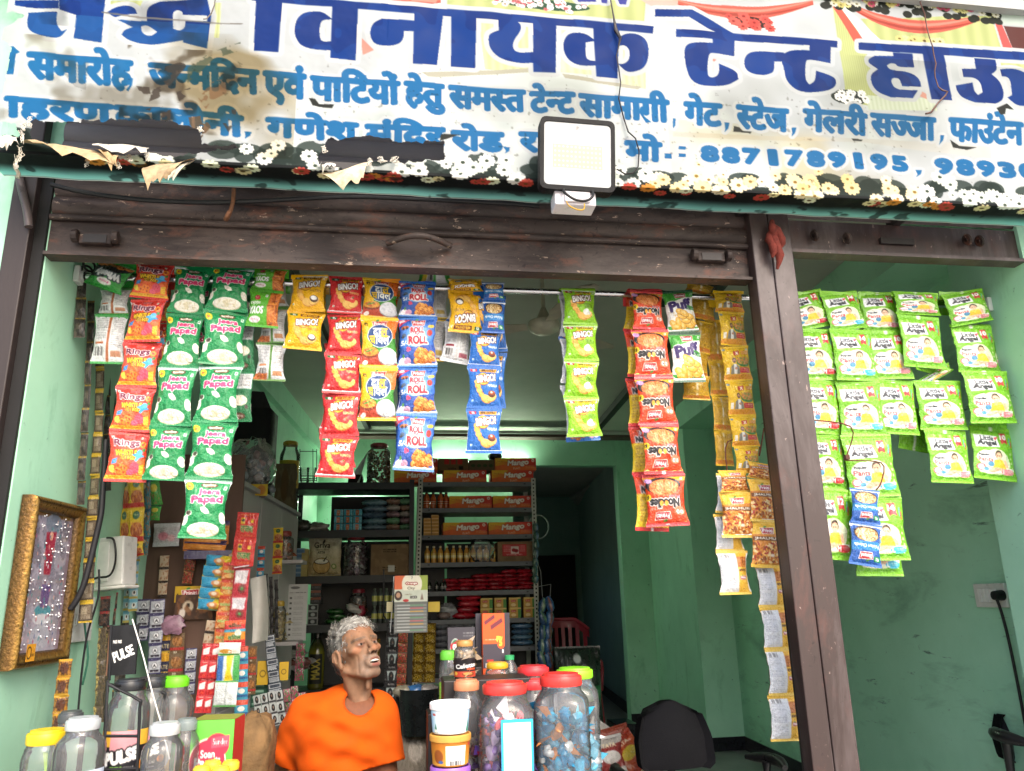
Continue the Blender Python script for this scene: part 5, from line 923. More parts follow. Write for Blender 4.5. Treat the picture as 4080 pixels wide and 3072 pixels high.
strip('green diaper packet strip below and behind the short front strip', 'pants10', [(1945, 2040, 700), (1960, 2058, 806), (1970, 2071, 823), (1990, 2087, 929), (2007, 2107, 1043)], group=PG, Y=YR-.015)
strip('green diaper packet strip nearest the right pier', 'pants10', [(2028, 2119, 631), (2052, 2146, 700), (2072, 2169, 803), (2093, 2194, 915)], group=PG, fold='#7cc128', Y=YR-.045, back=[(2060, 2150, 700), (2080, 2172, 800), (2095, 2186, 922), (2103, 2203, 1036)], Yb=YR+.01)
strip('single upside down green diaper packet peeping out below the short strip', ['pants_back'], [(1930, 2010, 880), (1944, 2000, 974)], group=PG, Y=YR+.08)
strip('blue chivda packet strip of two dangling from the bent wire before the diapers', 'falahari', [(1838, 1895, 1057), (1836, 1902, 1131), (1834, 1902, 1222)], Y=YR-.09, group='packet strips on the wire hook', cat='packet strip')
# bent wires that carry the lower strips
def hook(pts, Y, label, col='#6a3a2c'): b = MB(); b.tube([at(x, y, Y) for x, y in pts], .0025, col, 6); tag(b.build('wire_hook', vcmat('rust_vc', .7, .4, var=.3, vscale=90)), label, 'hook')
hook([(1571, 1020), (1572, 954), (1636, 954), (1640, 985), (1650, 925)], YR-.02, 'bent brown wire from which the puffed rice packets hang')
hook([(1740, 906), (1838, 922), (1830, 982), (1828, 994), (1904, 1000), (1904, 1040), (1893, 1058)], YR-.1, 'zigzag bent brown wire in front of the green diaper packets')
b = MB(); q = at(1829, 988, YR-.105); b.box(q-.008, q+.008, '#5a3a30'); tag(b.build('wire_knot', vcmat('rust_vc', .7, .4)), 'small brown knot in the zigzag wire before the diapers', 'knot')
b = MB()
for (x, y, r) in ((193, 574, .02), (188, 584, .016), (306, 602, .017), (301, 610, .014)): 
    q = at(x, y, YR); b.tube([q+(.012*math.cos(a), r*math.cos(a), r*math.sin(a)) for a in np.linspace(0, 6.28, 12)], .004, '#131313', 6)
tag(b.build('black_tie', vcmat('rubber', .5, .4)), 'black cord wound round the wall end of the steel rod', 'cord')
# ================================================================ the racks at the back and what stands on them
M_PRINT = vcmat('printed_card', .55, .35, var=.12, vscale=25); M_GLOSSY = vcmat('printed_film', .28, .5, 0, .3, var=.15, vscale=30, bump=.5, bscale=30, bdist=.01)
M_PLAS = vcmat('moulded_plastic', .35, .5, var=.1); M_LIQ = vcmat('bottle_fill', .12, .5, 0, .5, var=.1); M_CARD = vcmat('kraft_card', .85, .2, var=.22, vscale=12)
M_CLEAR = clear('clear_plastic'); M_BAG = clear('clear_bag', (.96, .97, .98), .15, .16, .8, 30); M_CLOTH = vcmat('cloth', .9, .2, var=.4, vscale=60, bump=.5, bscale=90)
YK = 3.6
def wpx(x0, x1, y, Y): return float(np.linalg.norm(at(x1, y, Y)-at(x0, y, Y)))
def facegrid(b, art, w, h, y=0.0, x0=None, z0=0.0, M=None):
    ny, nx = art.shape[:2]; gx, gz = np.meshgrid(np.linspace(-w/2 if x0 is None else x0, w/2 if x0 is None else x0+w, nx), np.linspace(z0+h, z0, ny)); P = np.stack([gx, gx*0+y, gz], -1)
    if M is not None: P = P@M[:3, :3].T+M[:3, 3]
    return b.grid(P, art)
def carton(name, label, cat, w, h, d, base, cv, side, group=None, rz=0, mat=None, rx=0, bevel=0, top=None, right=None):
    """printed box: base is the middle of its lower front edge"""
    b = MB(); b.box((-w/2, .0008, 0), (w/2, d, h), side)
    if cv is not None: facegrid(b, cv.out() if isinstance(cv, Cv) else cv, w, h)
    if top: b.add([(-w/2, .001, h+.0008), (w/2, .001, h+.0008), (w/2, d, h+.0008), (-w/2, d, h+.0008)], [(0, 1, 2, 3)], top)
    if right: b.add([(w/2+.0008, .001, 0), (w/2+.0008, d, 0), (w/2+.0008, d, h), (w/2+.0008, .001, h)], [(0, 1, 2, 3)], right)
    return tag(b.build(name, mat or M_PRINT, loc=base, rot=(rx, 0, rz)), label, cat, group)
def on(x0, x1, y, z, Y):
    """middle of a footing at depth Y between two picked columns, set on height z"""
    p = at((x0+x1)/2, y, Y); return np.array([p[0], Y, z])
def pillow(b, c, sx, sy, sz, col, rot=(0, 0, 0), n=12, m=8, p=2.6, wob=.12, seed=0, band=None):
    g = np.random.default_rng(seed); a = np.linspace(0, 2*math.pi, n, endpoint=False); e = np.linspace(-math.pi/2, math.pi/2, m)
    f = lambda v: np.sign(v)*np.abs(v)**(2/p)
    P = np.array([[(f(math.cos(t))*f(math.cos(k)), f(math.cos(t))*f(math.sin(k)), math.sin(t)) for k in a] for t in e])*(1+wob*(g.random((m, n, 1))-.5))
    P[0] = P[0].mean(0); P[-1] = P[-1].mean(0); P = P*(sx/2, sy/2, sz/2); R_ = quat(*rot)[:3, :3]; P = P@R_.T+np.asarray(c)
    cc = hx(col) if isinstance(col, str) else np.asarray(col); C_ = np.clip(cc*(.86+.28*g.random((m, n, 1))), 0, 1)
    if band: C_[:, [i for i in range(n) if math.cos(a[i]) > .15 and math.cos(a[i]) < .75]] = hx(band)
    return b.grid(P, C_, closeu=True)
rk = empty('storage_rack', on(908, 1155, 1340, FLOOR, YK), 'grey slotted angle steel rack full of mango cartons, bottles and red pouches', 'rack')
RY = [1041, 1097, 1155, 1214, 1276, 1337, 1399, 1462]; RZ = [at(1030, y, YK)[2] for y in RY]
xa, xb = at(906, 1160, YK)[0], at(1156, 1160, YK)[0]; L0 = np.array(rk.location)
M_SLOT = vcmat('rack_paint', .5, .4, var=.2, vscale=25)
for px0, px1, yy, nm in ((909, 900, YK, 'post'), (1152, 1160, YK, 'post'), (909, 902, YK+.38, 'post'), (1152, 1158, YK+.38, 'post')):
    A = at(px0, 1036, yy)if yy == YK else None; xt = at(px0, 1041, YK)[0]; xo_ = at(px1, 1340, YK)[0]; zt = RZ[0]+.03; b = MB()
    xbt = xt+(xo_-xt)*(zt-FLOOR)/(zt-RZ[5]); s_ = .018 if px0 < 1000 else -.018; y_ = yy
    V = [(xbt-.018, y_, FLOOR), (xbt+.018, y_, FLOOR), (xbt+.018, y_+.004, FLOOR), (xbt-.018, y_+.004, FLOOR), (xt-.018, y_, zt), (xt+.018, y_, zt), (xt+.018, y_+.004, zt), (xt-.018, y_+.004, zt)]
    b.add(np.array(V)-L0, [(0, 3, 2, 1), (4, 5, 6, 7), (0, 1, 5, 4), (1, 2, 6, 5), (2, 3, 7, 6), (3, 0, 4, 7)], '#b9b7ad' if yy == YK else '#8c8b85')
    e0 = 0 if px0 < 1000 else 0; xs_ = .018*(-1 if px0 < 1000 else 1)
    V = [(xbt+xs_, y_, FLOOR), (xbt+xs_, y_+.036, FLOOR), (xt+xs_, y_+.036, zt), (xt+xs_, y_, zt)]; b.add(np.array(V)-L0, [(0, 1, 2, 3)], '#9a988f')
    if yy == YK:
        for k in range(int((zt-FLOOR)/.03)):
            z_ = zt-.02-k*.03; x_ = xt+(xbt-xt)*(zt-z_)/(zt-FLOOR); b.add(np.array([(x_-.006, y_-.0012, z_-.007), (x_+.006, y_-.0012, z_-.007), (x_+.006, y_-.0012, z_+.007), (x_-.006, y_-.0012, z_+.007)])-L0, [(0, 1, 2, 3)], '#23211f')
    b.build(nm, M_SLOT, rk)
for i, z_ in enumerate(RZ):
    b = MB(); b.box((xa-.005, YK+.006, z_-.032), (xb+.005, YK+.38, z_-.001), '#55575b'); b.box((xa-.004, YK+.0045, z_-.034), (xb+.004, YK+.0059, z_), '#62656a')
    for sx in (.08, .92):
        q = xa+(xb-xa)*sx; b.box((q-.008, YK+.003, z_-.02), (q+.008, YK+.0044, z_-.012), '#1c1c1c')
    b.v = [v-L0 for v in b.v]; b.build('shelf', M_SLOT, rk)
lk = empty('storage_rack', on(631, 901, 1340, FLOOR, YK), 'dark steel rack with pouch stacks, a flour bag and a brown carton', 'rack')
LY = [1042, 1145, 1243, 1348]; LZ = [at(766, y, YK)[2] for y in LY]; L1 = np.array(lk.location); xc_, xd = at(628, 1160, YK)[0], at(899, 1160, YK)[0]-.02
for i, z_ in enumerate(LZ+[LZ[-1]-.45]):
    b = MB(); b.box(np.array((xc_, YK+.005, z_-.05))-L1, np.array((xd, YK+.40, z_-.001))-L1, '#2b2c2f'); b.box(np.array((xc_, YK, z_-.055))-L1, np.array((xd, YK+.0045, z_))-L1, '#36383b'); b.build('shelf', M_SLOT, lk)
for x_ in (xc_+.015, xd-.016):
    for y_ in (YK-.002, YK+.38):
        b = MB(); b.box(np.array((x_-.018, y_-.003, FLOOR))-L1, np.array((x_+.018, y_-.0005, LZ[0]+.02))-L1, '#313235'); b.build('post', M_SLOT, lk)
# ---- mango cartons
mg = Cv(100, 28, 84, '#d8452a'); mg.grad('#e6a021', '#dd4a2b', 0, 0, 60, 28, 0); mg.grad('#dd4a2b', '#cf3324', 60, 0, 100, 28, 0); mg.poly([(0, 0), (40, 0), (30, 9), (20, 7), (10, 11), (0, 8)], '#e9b02a'); mg.poly([(0, 19), (20, 15), (40, 20), (60, 16), (100, 20), (100, 28), (0, 28)], '#e2672b'); mg.text('Nutrify', 12, 8, 3.4, '#b5481c', w=13); mg.text('Mango', 56, 12, 14, '#f6efe2', w=50, bold=.05, shear=.22, rot=-4, halo=[('#a8321c', .05)]); mg.text('Punch', 52, 23, 4.5, '#f6efe2', w=16, rot=-4); mg.ell(92, 6, 3.4, 3.2, '#f2e6d8'); mg.ell(92, 6, 1.6, 1.5, '#c8452a'); mg.lines(74, 17, 96, 24, 3, '#f2c9a0', .6)
mgo = mg.out(); cw = wpx(0, 93, 1030, YK); ch = .098
def dR(x): return 596.5+.2697*x
MGL = 'orange mango drink carton on the '
for (x0, x1, sh_i, st, lb, dy) in ((940, 1290, 0, 0, MGL+'rack top at the left end of the lower row', 0), (1340, 1690, 0, 0, MGL+'rack top in the middle of the lower row', 0), (1725, 2065, 0, 0, MGL+'rack top at the right end of the lower row', 0), (945, 1298, 0, 1, MGL+'rack top, upper row behind the blue packets', .02), (1755, 2090, 0, 1, MGL+'rack top, upper row at the right', 0), (1385, 1728, 1, 0, MGL+'shelf with the orange bottles, next to them', 0), (1731, 2042, 1, 0, MGL+'shelf with the orange bottles, at the right end', .01), (1335, 1690, 2, 0, MGL+'second shelf beside the small gold boxes', 0), (1694, 2044, 2, 0, MGL+'second shelf at the right end', .008)):
    w_ = wpx(dR(x0), dR(x1), 1060, YK); carton('drink_carton', lb, 'carton', w_*.985, ch, .24, on(dR(x0), dR(x1), 1040, RZ[sh_i]+st*(ch+.001), YK+.03+dy), mgo, '#c8442a', 'mango drink cartons on the rack', rz=RNG.normal(0, .015))
cv = Cv(100, 40, 60, '#6d5136'); [cv.rect(20+i*22, 4, 36+i*22, 20, '#b83028') or cv.rect(23+i*22, 8, 33+i*22, 18, '#e9ded2') for i in range(3)]; cv.text('melba', 46, 33, 7, '#2c2018', w=26); cv.rect(68, 26, 82, 38, '#2c2018'); w_ = wpx(dR(1300), dR(1540), 1010, YK)
carton('carton', 'brown carton with red pictured packs on the rack top row', 'carton', w_, ch*.97, .22, on(dR(1300), dR(1540), 1040, RZ[0]+ch+.001, YK+.03), cv, '#6a4f36', mat=M_CARD)
cv = Cv(100, 40, 50, '#66513a'); [cv.ell(16+i*23, 22, 8, 6, '#3f4a2c') or cv.rect(12+i*23, 4, 20+i*23, 16, '#8c8f4a') for i in range(4)]; w_ = wpx(dR(1548), dR(1752), 1010, YK)
carton('carton', 'small brown carton with green fruit print on the rack top row', 'carton', w_, ch*.85, .22, on(dR(1548), dR(1752), 1040, RZ[0]+ch+.001, YK+.035), cv, '#5f4b36', mat=M_CARD)
b = MB(); q = on(dR(1700), dR(1815), 1040, RZ[0]+2*ch+.004, YK+.16); pillow(b, q+(0, 0, .03), .12, .12, .06, '#1b1a1c', seed=3); tag(b.build('black_pouch', M_GLOSSY, smooth=60), 'small black pouch lying on top of the brown carton', 'pouch')
# ---- bottles
def bottle_mesh(name, h, r, liquid, label, cap, lab2=None, waist=False):
    b = MB(); pr_ = [(0, 0), (r*.92, 0), (r, .03*h), (r*(.93 if waist else 1), .3*h), (r, .6*h), (r*.85, .7*h), (r*.42, .84*h), (r*.38, .9*h)]; cl = [s2l(hx(liquid))]*8
    b.lathe(pr_, liquid, 14); b.lathe([(r*1.02, .24*h), (r*(.97 if waist else 1.02), .36*h), (r*1.02, .56*h)], label, 14)
    if lab2: b.lathe([(r*1.035, .3*h), (r*1.0, .36*h), (r*1.03, .44*h)], lab2, 14)
    o = b.build('t', M_LIQ, smooth=40); m = o.data; m.name = name; bpy.data.objects.remove(o)
    b = MB(); b.lathe([(0, .89*h), (r*.46, .89*h), (r*.46, h), (0, h)], cap, 12); o = b.build('t', M_PLAS, smooth=40); c = o.data; bpy.data.objects.remove(o); return m, c
def bottles(name, label, cat, group, meshes, pts):
    for i, p in enumerate(pts):
        e = bpy.data.objects.new(name, meshes[0]); COL.objects.link(e); e.location = p; e.rotation_euler = (0, 0, RNG.uniform(0, 6)); tag(e, label if isinstance(label, str) else label[i], cat, group); c = bpy.data.objects.new('cap', meshes[1]); COL.objects.link(c); c.parent = e
hb = wpx(0, 43, 1070, YK); bottles('drink_bottle', 'tall orange drink bottle on the shelf left of the mango cartons', 'bottle', 'orange drink bottles on the rack', bottle_mesh('orange_bottle', hb, hb*.185, '#c8622a', '#c0502a', '#2a1c18', '#d9b48a'), [on(dR(x), dR(x), 1090, RZ[1], YK+.06+.03*(i % 2)) for i, x in enumerate((1205, 1258, 1318, 1362))])
hb = wpx(0, 42, 1190, YK); pts = [on(dR(x), dR(x), 1205, RZ[3], YK+.05+RNG.uniform(0, .015)) for x in np.linspace(1210, 1735, 11)]
bottles('drink_bottle', 'small bottle of yellow mango drink in the long row on the rack', 'bottle', 'yellow drink bottles in a row', bottle_mesh('yellow_bottle', hb, hb*.17, '#c98f3f', '#d9b45a', '#d5c9a0', '#e3cf8e', True), pts)
hb = wpx(0, 28, 1260, YK); bottles('dark_bottle', 'small dark bottle with white print beside the red foil pouches', 'bottle', 'dark bottles on the rack', bottle_mesh('dark_bottle', hb, hb*.17, '#151213', '#1d1b1d', '#0f0f10', '#b9b6b2'), [on(dR(x), dR(x), 1265, RZ[4], YK+.04) for x in (1228, 1285, 1328, 1352)])
b = MB(); p0, p1 = on(dR(1540), dR(1540), 1205, RZ[3], YK), on(dR(1765), dR(1765), 1205, RZ[3], YK); c_ = (p0+p1)/2; pillow(b, c_+(0, .06, .085), p1[0]-p0[0], .15, .2, '#dfe2e4', wob=.25, n=18, m=12, seed=5); tag(b.build('clear_bag', M_BAG, smooth=60), 'clear plastic bag wrapped over the right end of the yellow bottle row', 'bag')
# ---- small gold boxes
gb = Cv(60, 26, 22, '#c98f45'); gb.rect(0, 0, 60, 7, '#e3b878'); gb.lines(8, 10, 50, 20, 2, '#8a5522', .8); gbo = gb.out(); w_ = wpx(dR(1180), dR(1240), 1140, YK); h_ = .026
for c_i, (x0, x1) in enumerate(((1182, 1240), (1244, 1303))):
    for k in range(6 if c_i else 5): carton('soap_box', 'small gold soap box stacked at the left end of the second shelf', 'box', w_*.97, h_, .1, on(dR(x0), dR(x1), 1150, RZ[2]+k*(h_+.0008), YK+.03+RNG.uniform(0, .006)), gbo, '#b9793a', 'small gold soap boxes')
# ---- kraft cartons with labels
cv = Cv(100, 56, 60, '#8f7455'); cv.blob('#7d6448', 14, .5, .6, 3); cv.rect(14, 8, 82, 40, '#c2363c'); cv.rect(16, 10, 80, 38, '#c9474a'); cv.rect(38, 14, 60, 34, '#ead9cf'); cv.ell(46, 24, 6, 5, '#a02a30'); cv.ell(53, 26, 6, 5, '#8f2028'); cv.text('LAL TIRANGA', 47, 36.5, 3.6, '#f4e6dc', w=44, rot=180); cv.lines(18, 12, 36, 30, 4, '#f0d9cf', .6); cv.lines(62, 12, 78, 30, 4, '#f0d9cf', .6); w_ = wpx(dR(1772), dR(2060), 1190, YK)
carton('carton', 'kraft carton with a red label upside down at the end of the bottle row', 'carton', w_*.97, w_*.54, .25, on(dR(1772), dR(2060), 1205, RZ[3], YK+.03), cv, '#7d6549', mat=M_CARD)
cv = Cv(100, 76, 70, '#8b7256'); cv.blob('#7a6249', 16, .5, .6, 4); cv.lines(30, 12, 64, 22, 2, '#2c241c', .9, th=.6); cv.lines(30, 56, 64, 66, 2, '#2c241c', .9, th=.6); cv.rect(44, 52, 60, 68, '#e3e2de', .9); w_ = wpx(dR(757), dR(1075), 1210, YK); hC = w_*.76
carton('carton', 'plain brown carton with a white sticker on the dark rack', 'carton', w_, hC, .3, on(dR(757), dR(1075), 1230, LZ[2], YK+.02), cv, '#77604a', mat=M_CARD, top='#6d573f')
# ---- pouches: one mesh of each kind, copied
def pouch_mesh(name, w, d, h, col, band=None, seed=0, p=2.6, wob=.2): b = MB(); pillow(b, (0, 0, h/2), w, d, h, col, n=16, m=10, p=p, wob=wob, seed=seed, band=band); o = b.build('t', M_GLOSSY, smooth=60); m = o.data; m.name = name; bpy.data.objects.remove(o); return m
def put(name, m, loc, label, cat, group=None, rz=0, sc=None, rx=0, ry=0):
    o = bpy.data.objects.new(name, m); COL.objects.link(o); o.location = loc; o.rotation_euler = (rx, ry, rz)
    if sc: o.scale = sc
    return tag(o, label, cat, group)
rp = [pouch_mesh('red_pouch', .15, .12, .036, c, None, i) for i, c in enumerate(('#a81c2c', '#8f1726', '#b82a38'))]
for k, x in enumerate(np.linspace(1400, 1990, 6)):
    for j in range(5 if k > 3 else 4 if k > 1 else 3): put('red_foil_pouch', rp[(k+j) % 3], on(dR(x), dR(x), 1270, RZ[4]+j*.031, YK+.10+RNG.uniform(-.03, .02)), 'shiny red foil pouch heaped on the fourth shelf', 'pouch', 'red foil pouches heaped on the rack', RNG.uniform(-.3, .3), ry=RNG.normal(0, .07))
for k, (x, j) in enumerate(((1500, 0), (1535, 1), (1550, 2), (1545, 3))): put('red_pouch', rp[k % 3], on(dR(x), dR(x), 1330, RZ[5]+j*.044, YK+.1), 'dull red pouch stacked left of the small orange boxes', 'pouch', 'dull red pouches on the fifth shelf', RNG.uniform(-.2, .2), (1.25, 1, 1.4))
b = MB(); q = on(dR(1375), dR(1375), 1330, RZ[5], YK+.1); pillow(b, q+(0, 0, .06), .14, .12, .12, '#8d8f94', wob=.35, n=16, m=10, seed=8); pillow(b, q+(-.03, -.05, .03), .1, .06, .05, '#7b6a66', wob=.3, seed=9); tag(b.build('grey_bag', M_GLOSSY, smooth=60), 'crumpled grey plastic bag left of the dull red pouches', 'bag')
sx = Cv(60, 50, 36, '#c79a45'); sx.rect(0, 0, 60, 8, '#d9b968'); sx.rect(44, 8, 60, 50, '#4c8a3c'); sx.rect(10, 12, 34, 22, '#b8342c'); sx.text('Soan', 22, 17, 6, '#f4e8d4', w=18); sx.ell(22, 36, 12, 8, '#e7c98e'); sx.lines(6, 44, 40, 48, 1, '#6d4a1c', .8); sxo = sx.out(); w_ = wpx(dR(1640), dR(1735), 1310, YK); h_ = w_*.82
for j in range(2):
    for i, x in enumerate((1640, 1751, 1868, 1985)): carton('sweet_box', 'small orange and green sweet box stacked two high on the fifth shelf', 'box', w_, h_, .09, on(dR(x), dR(x+95), 1330, RZ[5]+j*(h_+.001), YK+.03), sxo, '#b98a3c', 'small orange and green sweet boxes')
gp = pouch_mesh('grey_pack', .13, .1, .05, '#5f6068', None, 3); bp_ = [pouch_mesh('blue_pack', .17, .1, .042, c, None, 4+i) for i, c in enumerate(('#4f6f8c', '#5e7f96', '#44617c'))]
for i, x in enumerate((955, 985, 1012)):
    for j in range(4): put('grey_packet', gp, on(x, x, 1392, RZ[6]+j*.046, YK+.1), 'dim grey wrapped packet on the shelf behind the coffee sweet jar', 'packet', 'grey wrapped packets on the sixth shelf', RNG.uniform(-.2, .2))
for j in range(4): put('blue_packet', bp_[j % 3], on(1128, 1128, 1392, RZ[6]+j*.041, YK+.1), 'blue wrapped packet stacked on the sixth shelf beside the biscuit box', 'packet', 'blue wrapped packets on the sixth shelf', RNG.uniform(-.1, .1))
for j, x in enumerate((1095, 1120, 1140)): put('clear_packet', gp, on(x, x, 1450, RZ[7]+.0, YK+.08), 'crumpled grey packet on the lowest visible shelf of the grey rack', 'packet', 'crumpled packets on the lowest shelf', j)
# left rack goods
teal = Cv(40, 30, 20, '#1f97b0'); teal.rect(12, 4, 26, 26, '#b9683a'); teal.blob('#8fd5e0', 6, .62, .8, 3); teal.rect(0, 26, 40, 30, '#14596a'); to = teal.out(); w_ = wpx(dR(460), dR(534), 1125, YK); h_ = .055
for j in range(3):
    for i in range(3): carton('soap_packet', 'teal wrapped soap packet in the square stack on the dark rack', 'packet', w_*.96, h_*.95, .08, on(dR(460+i*76), dR(534+i*76), 1140, LZ[1]+j*h_, YK+.03+RNG.uniform(0, .01)), to, '#1b7f95', 'teal soap packets on the dark rack', RNG.normal(0, .06), mat=M_GLOSSY)
pb = [pouch_mesh('blue_grey_pouch', .2, .13, .05, c, None, 20+i) for i, c in enumerate(('#64798a', '#72909e', '#586d84'))]; pk = [pouch_mesh('pink_pouch', .12, .13, .052, c, None, 24+i, wob=.1) for i, c in enumerate(('#93705f', '#6d9a76', '#8f6f78', '#9a8e88'))]
for j in range(5): put('blue_pouch', pb[j % 3], on(dR(788), dR(788), 1140, LZ[1]+j*.048, YK+.1+RNG.uniform(-.01, .01)), 'pale blue pouch in the tall stack on the dark rack', 'pouch', 'pale blue pouches stacked on the dark rack', RNG.uniform(-.1, .1))
for j in range(5):
    for i, x in enumerate((935, 1042)): put('pastel_pouch', pk[(j+i) % 4], on(dR(x), dR(x), 1140, LZ[1]+j*.05, YK+.1), 'pink or green wrapped soap pouch stacked beside the pale blue pouches', 'pouch', 'pastel pouches stacked on the dark rack', RNG.uniform(-.08, .08))
put('dark_pouch', pouch_mesh('dark_pouch', .16, .13, .09, '#4a4743', None, 31), on(dR(205), dR(205), 1140, LZ[1], YK+.1), 'dark limp pouch at the left end of the dark rack', 'pouch'); put('white_pouch', pouch_mesh('white_pouch', .16, .13, .07, '#a7a29b', None, 32, wob=.4), on(dR(340), dR(340), 1140, LZ[1], YK+.1), 'crumpled white pouch beside the teal soap stack', 'pouch')
# flour bag
fw_ = wpx(dR(250), dR(522), 1200, YK); fhh = fw_*1.15; cv = Cv(100, 116, 90, '#cfc3a4'); cv.grad('#dcd6c2', '#c2ac78', 0, 0, 100, 116); cv.blob('#b9ab88', 22, .52, .4, 4); cv.text('Griva', 42, 22, 17, '#2b241c', w=48, bold=.03); cv.ell(46, 12, 3, 8, '#2b241c', 20); cv.text('CHAKKI FRESH', 42, 36, 4, '#6b604c', w=40); cv.text('ATTA', 40, 44, 7, '#2b241c', w=22, bold=.04)
cv.ell(42, 84, 27, 24, '#3a2c1c'); cv.ell(42, 84, 25.5, 22.5, '#cda969'); cv.ell(42, 72, 22, 8, '#3a2c1c'); cv.ell(42, 71, 20.5, 6.8, '#ebe6d6'); cv.poly([(46, 70), (56, 56), (58, 58), (50, 72)], '#3a2c1c'); cv.ell(80, 86, 8, 8, '#6f8a3c'); cv.ell(80, 86, 5, 5, '#d9cf9e'); cv.lines(8, 104, 90, 112, 2, '#6b604c', .6)
m = packet_mesh('flour_bag', cv, d_back('#cfc3a4', '#cfc3a4', '#8a7a50', 3, 1.15), fat=.34, narrow=.04, seal=.05, seed=41); put('flour_bag', m, on(dR(250), dR(522), 1230, LZ[2]+fhh, YK+.12), 'cream flour bag printed with a sack and dark lettering', 'bag', rz=0, sc=(fw_, fw_, fhh))
cb = Cv(40, 20, 16, '#6f8fb4'); cb.rect(0, 0, 40, 6, '#9fb6cc'); cb.lines(4, 9, 34, 16, 2, '#2f4f7c', .8); cbo = cb.out()
for j in range(6): carton('blue_box', 'small pale blue box stacked at the left end below the pouches', 'box', .1, .034, .1, on(dR(130), dR(205), 1230, LZ[2]+j*.035, YK+.03+RNG.uniform(0, .01)), cbo, '#5d7ca0', 'small pale blue boxes')
for j in range(4): carton('cream_box', 'small cream box beside the pale blue box stack', 'box', .045, .05, .1, on(dR(208), dR(240), 1230, LZ[2]+j*.051, YK+.03), None, '#b9a469', 'small cream boxes')
# ---- jars
def lidcol(lid, r, h, z, mat=None):
    b = MB(); n = 40; a = np.arange(n)*2*math.pi/n; pr_ = [(r*.97, z), (r, z+.004), (r, z+h*.72), (r*.97, z+h*.8), (r*.86, z+h*.82), (r*.84, z+h), (0, z+h)]
    P = np.array([[((q*(1+.012*((k % 2)*2-1)*(1 if 0 < i < 3 else 0)))*math.cos(t), (q*(1+.012*((k % 2)*2-1)*(1 if 0 < i < 3 else 0)))*math.sin(t), zz_) for k, t in enumerate(a)] for i, (q, zz_) in enumerate(pr_)]); b.grid(P, lid, closeu=True, flip=True); return b
def jar(label, base, r, h, lid, lr=.72, lh=.03, sq=None, ribs=0, cv=None, lab=(.25, .55), labw=2.4, fill=None, fillh=.7, sweets=None, group=None, tint=None, yaw=0, grooves=0, M_=None, body=None, cat='jar', fname=('sweets', 'sweets')):
    yaw = yaw+.85*math.atan2(CC[0]-base[0], base[1]-CC[1]); e = empty('plastic_jar', base, label, cat, group, rot=(0, 0, yaw)); hb_ = h-lh; pr_ = []
    prof = [(0, 0), (.9, .002), (.985, .03), (1, .08)]+[(1-(.03 if grooves and i % 2 else 0), .08+.62*i/(2*grooves or 1)) for i in range(1, 2*grooves+1)]+([] if grooves else [(1, .7)])+[(1, .79), (.985, .835), (.94, .875), ((lr+.94)/2, .91), (lr*1.04, .935), (lr*.97, .95), (lr*.97, 1)]
    n = 48; a = np.arange(n)*2*math.pi/n+math.pi/n; ca, sa = np.cos(a), np.sin(a)
    k4 = (np.abs(ca)**sq+np.abs(sa)**sq)**(-1/sq) if sq else np.ones(n)
    if sq: k4 = k4*.93
    P = []
    for q, z in prof:
        f = np.clip((q-lr)/(1-lr), 0, 1) if z > .72 else 1.0; kk = 1+(k4-1)*f; rb = 1+(.022*np.cos(a*ribs)*np.clip(1-abs(z-.8)/.18, 0, 1) if ribs else 0)
        P.append(np.stack([r*q*kk*rb*ca, r*q*kk*rb*sa, np.full(n, z*hb_)], -1))
    b = MB(); b.grid(np.array(P), '#dde', closeu=True, flip=True); b.build('jar_body', M_ or (clear('tinted_'+tint, tuple(s2l(hx(tint))), .08, .2) if tint else M_CLEAR), e, smooth=50)
    lidcol(lid, r*lr*1.03, lh, hb_-lh*.15).build('lid', M_PLAS, e, smooth=40)
    if cv is not None:
        art = cv.out(); ny, nx = art.shape[:2]; th = np.linspace(-labw/2, labw/2, nx)-math.pi/2; zz_ = np.linspace(lab[1], lab[0], ny)*hb_
        ct, st = np.cos(th), np.sin(th); k5 = ((np.abs(ct)**sq+np.abs(st)**sq)**(-1/sq)*.93 if sq else 1)*r*1.012; P = np.stack([np.broadcast_to(k5*ct, (ny, nx)), np.broadcast_to(k5*st, (ny, nx)), np.broadcast_to(zz_[:, None], (ny, nx))], -1); b = MB(); b.grid(P, art); b.build('label', M_PRINT, e, smooth=60)
    if fill:
        g = np.random.default_rng(int(abs(base[0])*999)); b = MB(); sz = sweets or .022; sz *= .8; N = int(min(700, 26*(r/sz)**2*fillh*h/r*.22))
        for i in range(N):
            th, rr = g.uniform(0, 6.283), r*.9*(.35+.65*g.random()**.5); kk = .93*(abs(math.cos(th))**sq+abs(math.sin(th))**sq)**(-1/sq) if sq else 1
            z = g.uniform(.03, fillh)*hb_; s_ = sz*g.uniform(.8, 1.3); rr = min(rr*kk, r*kk-s_*.62)
            col = fill[g.integers(len(fill))]; c0 = (rr*math.cos(th), rr*math.sin(th), z)
            if fname[0] == 'sweets':
                pillow(b, c0, s_*1.2, s_*.9, s_*.7, col, (g.uniform(0, 3), g.uniform(0, 3), g.uniform(0, 3)), 8, 6, 3.4, .3, i); dv = g.normal(0, 1, 3)*s_*.8; ev = g.normal(0, 1, 3)*s_*.35; b.add(np.array([c0, dv+ev+c0, dv-ev+c0, c0-dv+ev, c0-dv-ev]), [(0, 1, 2), (0, 3, 4)], col) if rr < r*.72 else None
            else: pillow(b, c0, s_, s_*.8, s_*.8, col, (0, 0, g.uniform(0, 3)), 7, 5, 2, .2, i)
        o = b.build(fname[0], M_GLOSSY, None, smooth=50, loc=base, rot=(0, 0, yaw)); tag(o, fname[1], fname[0], kind='stuff')
    return e
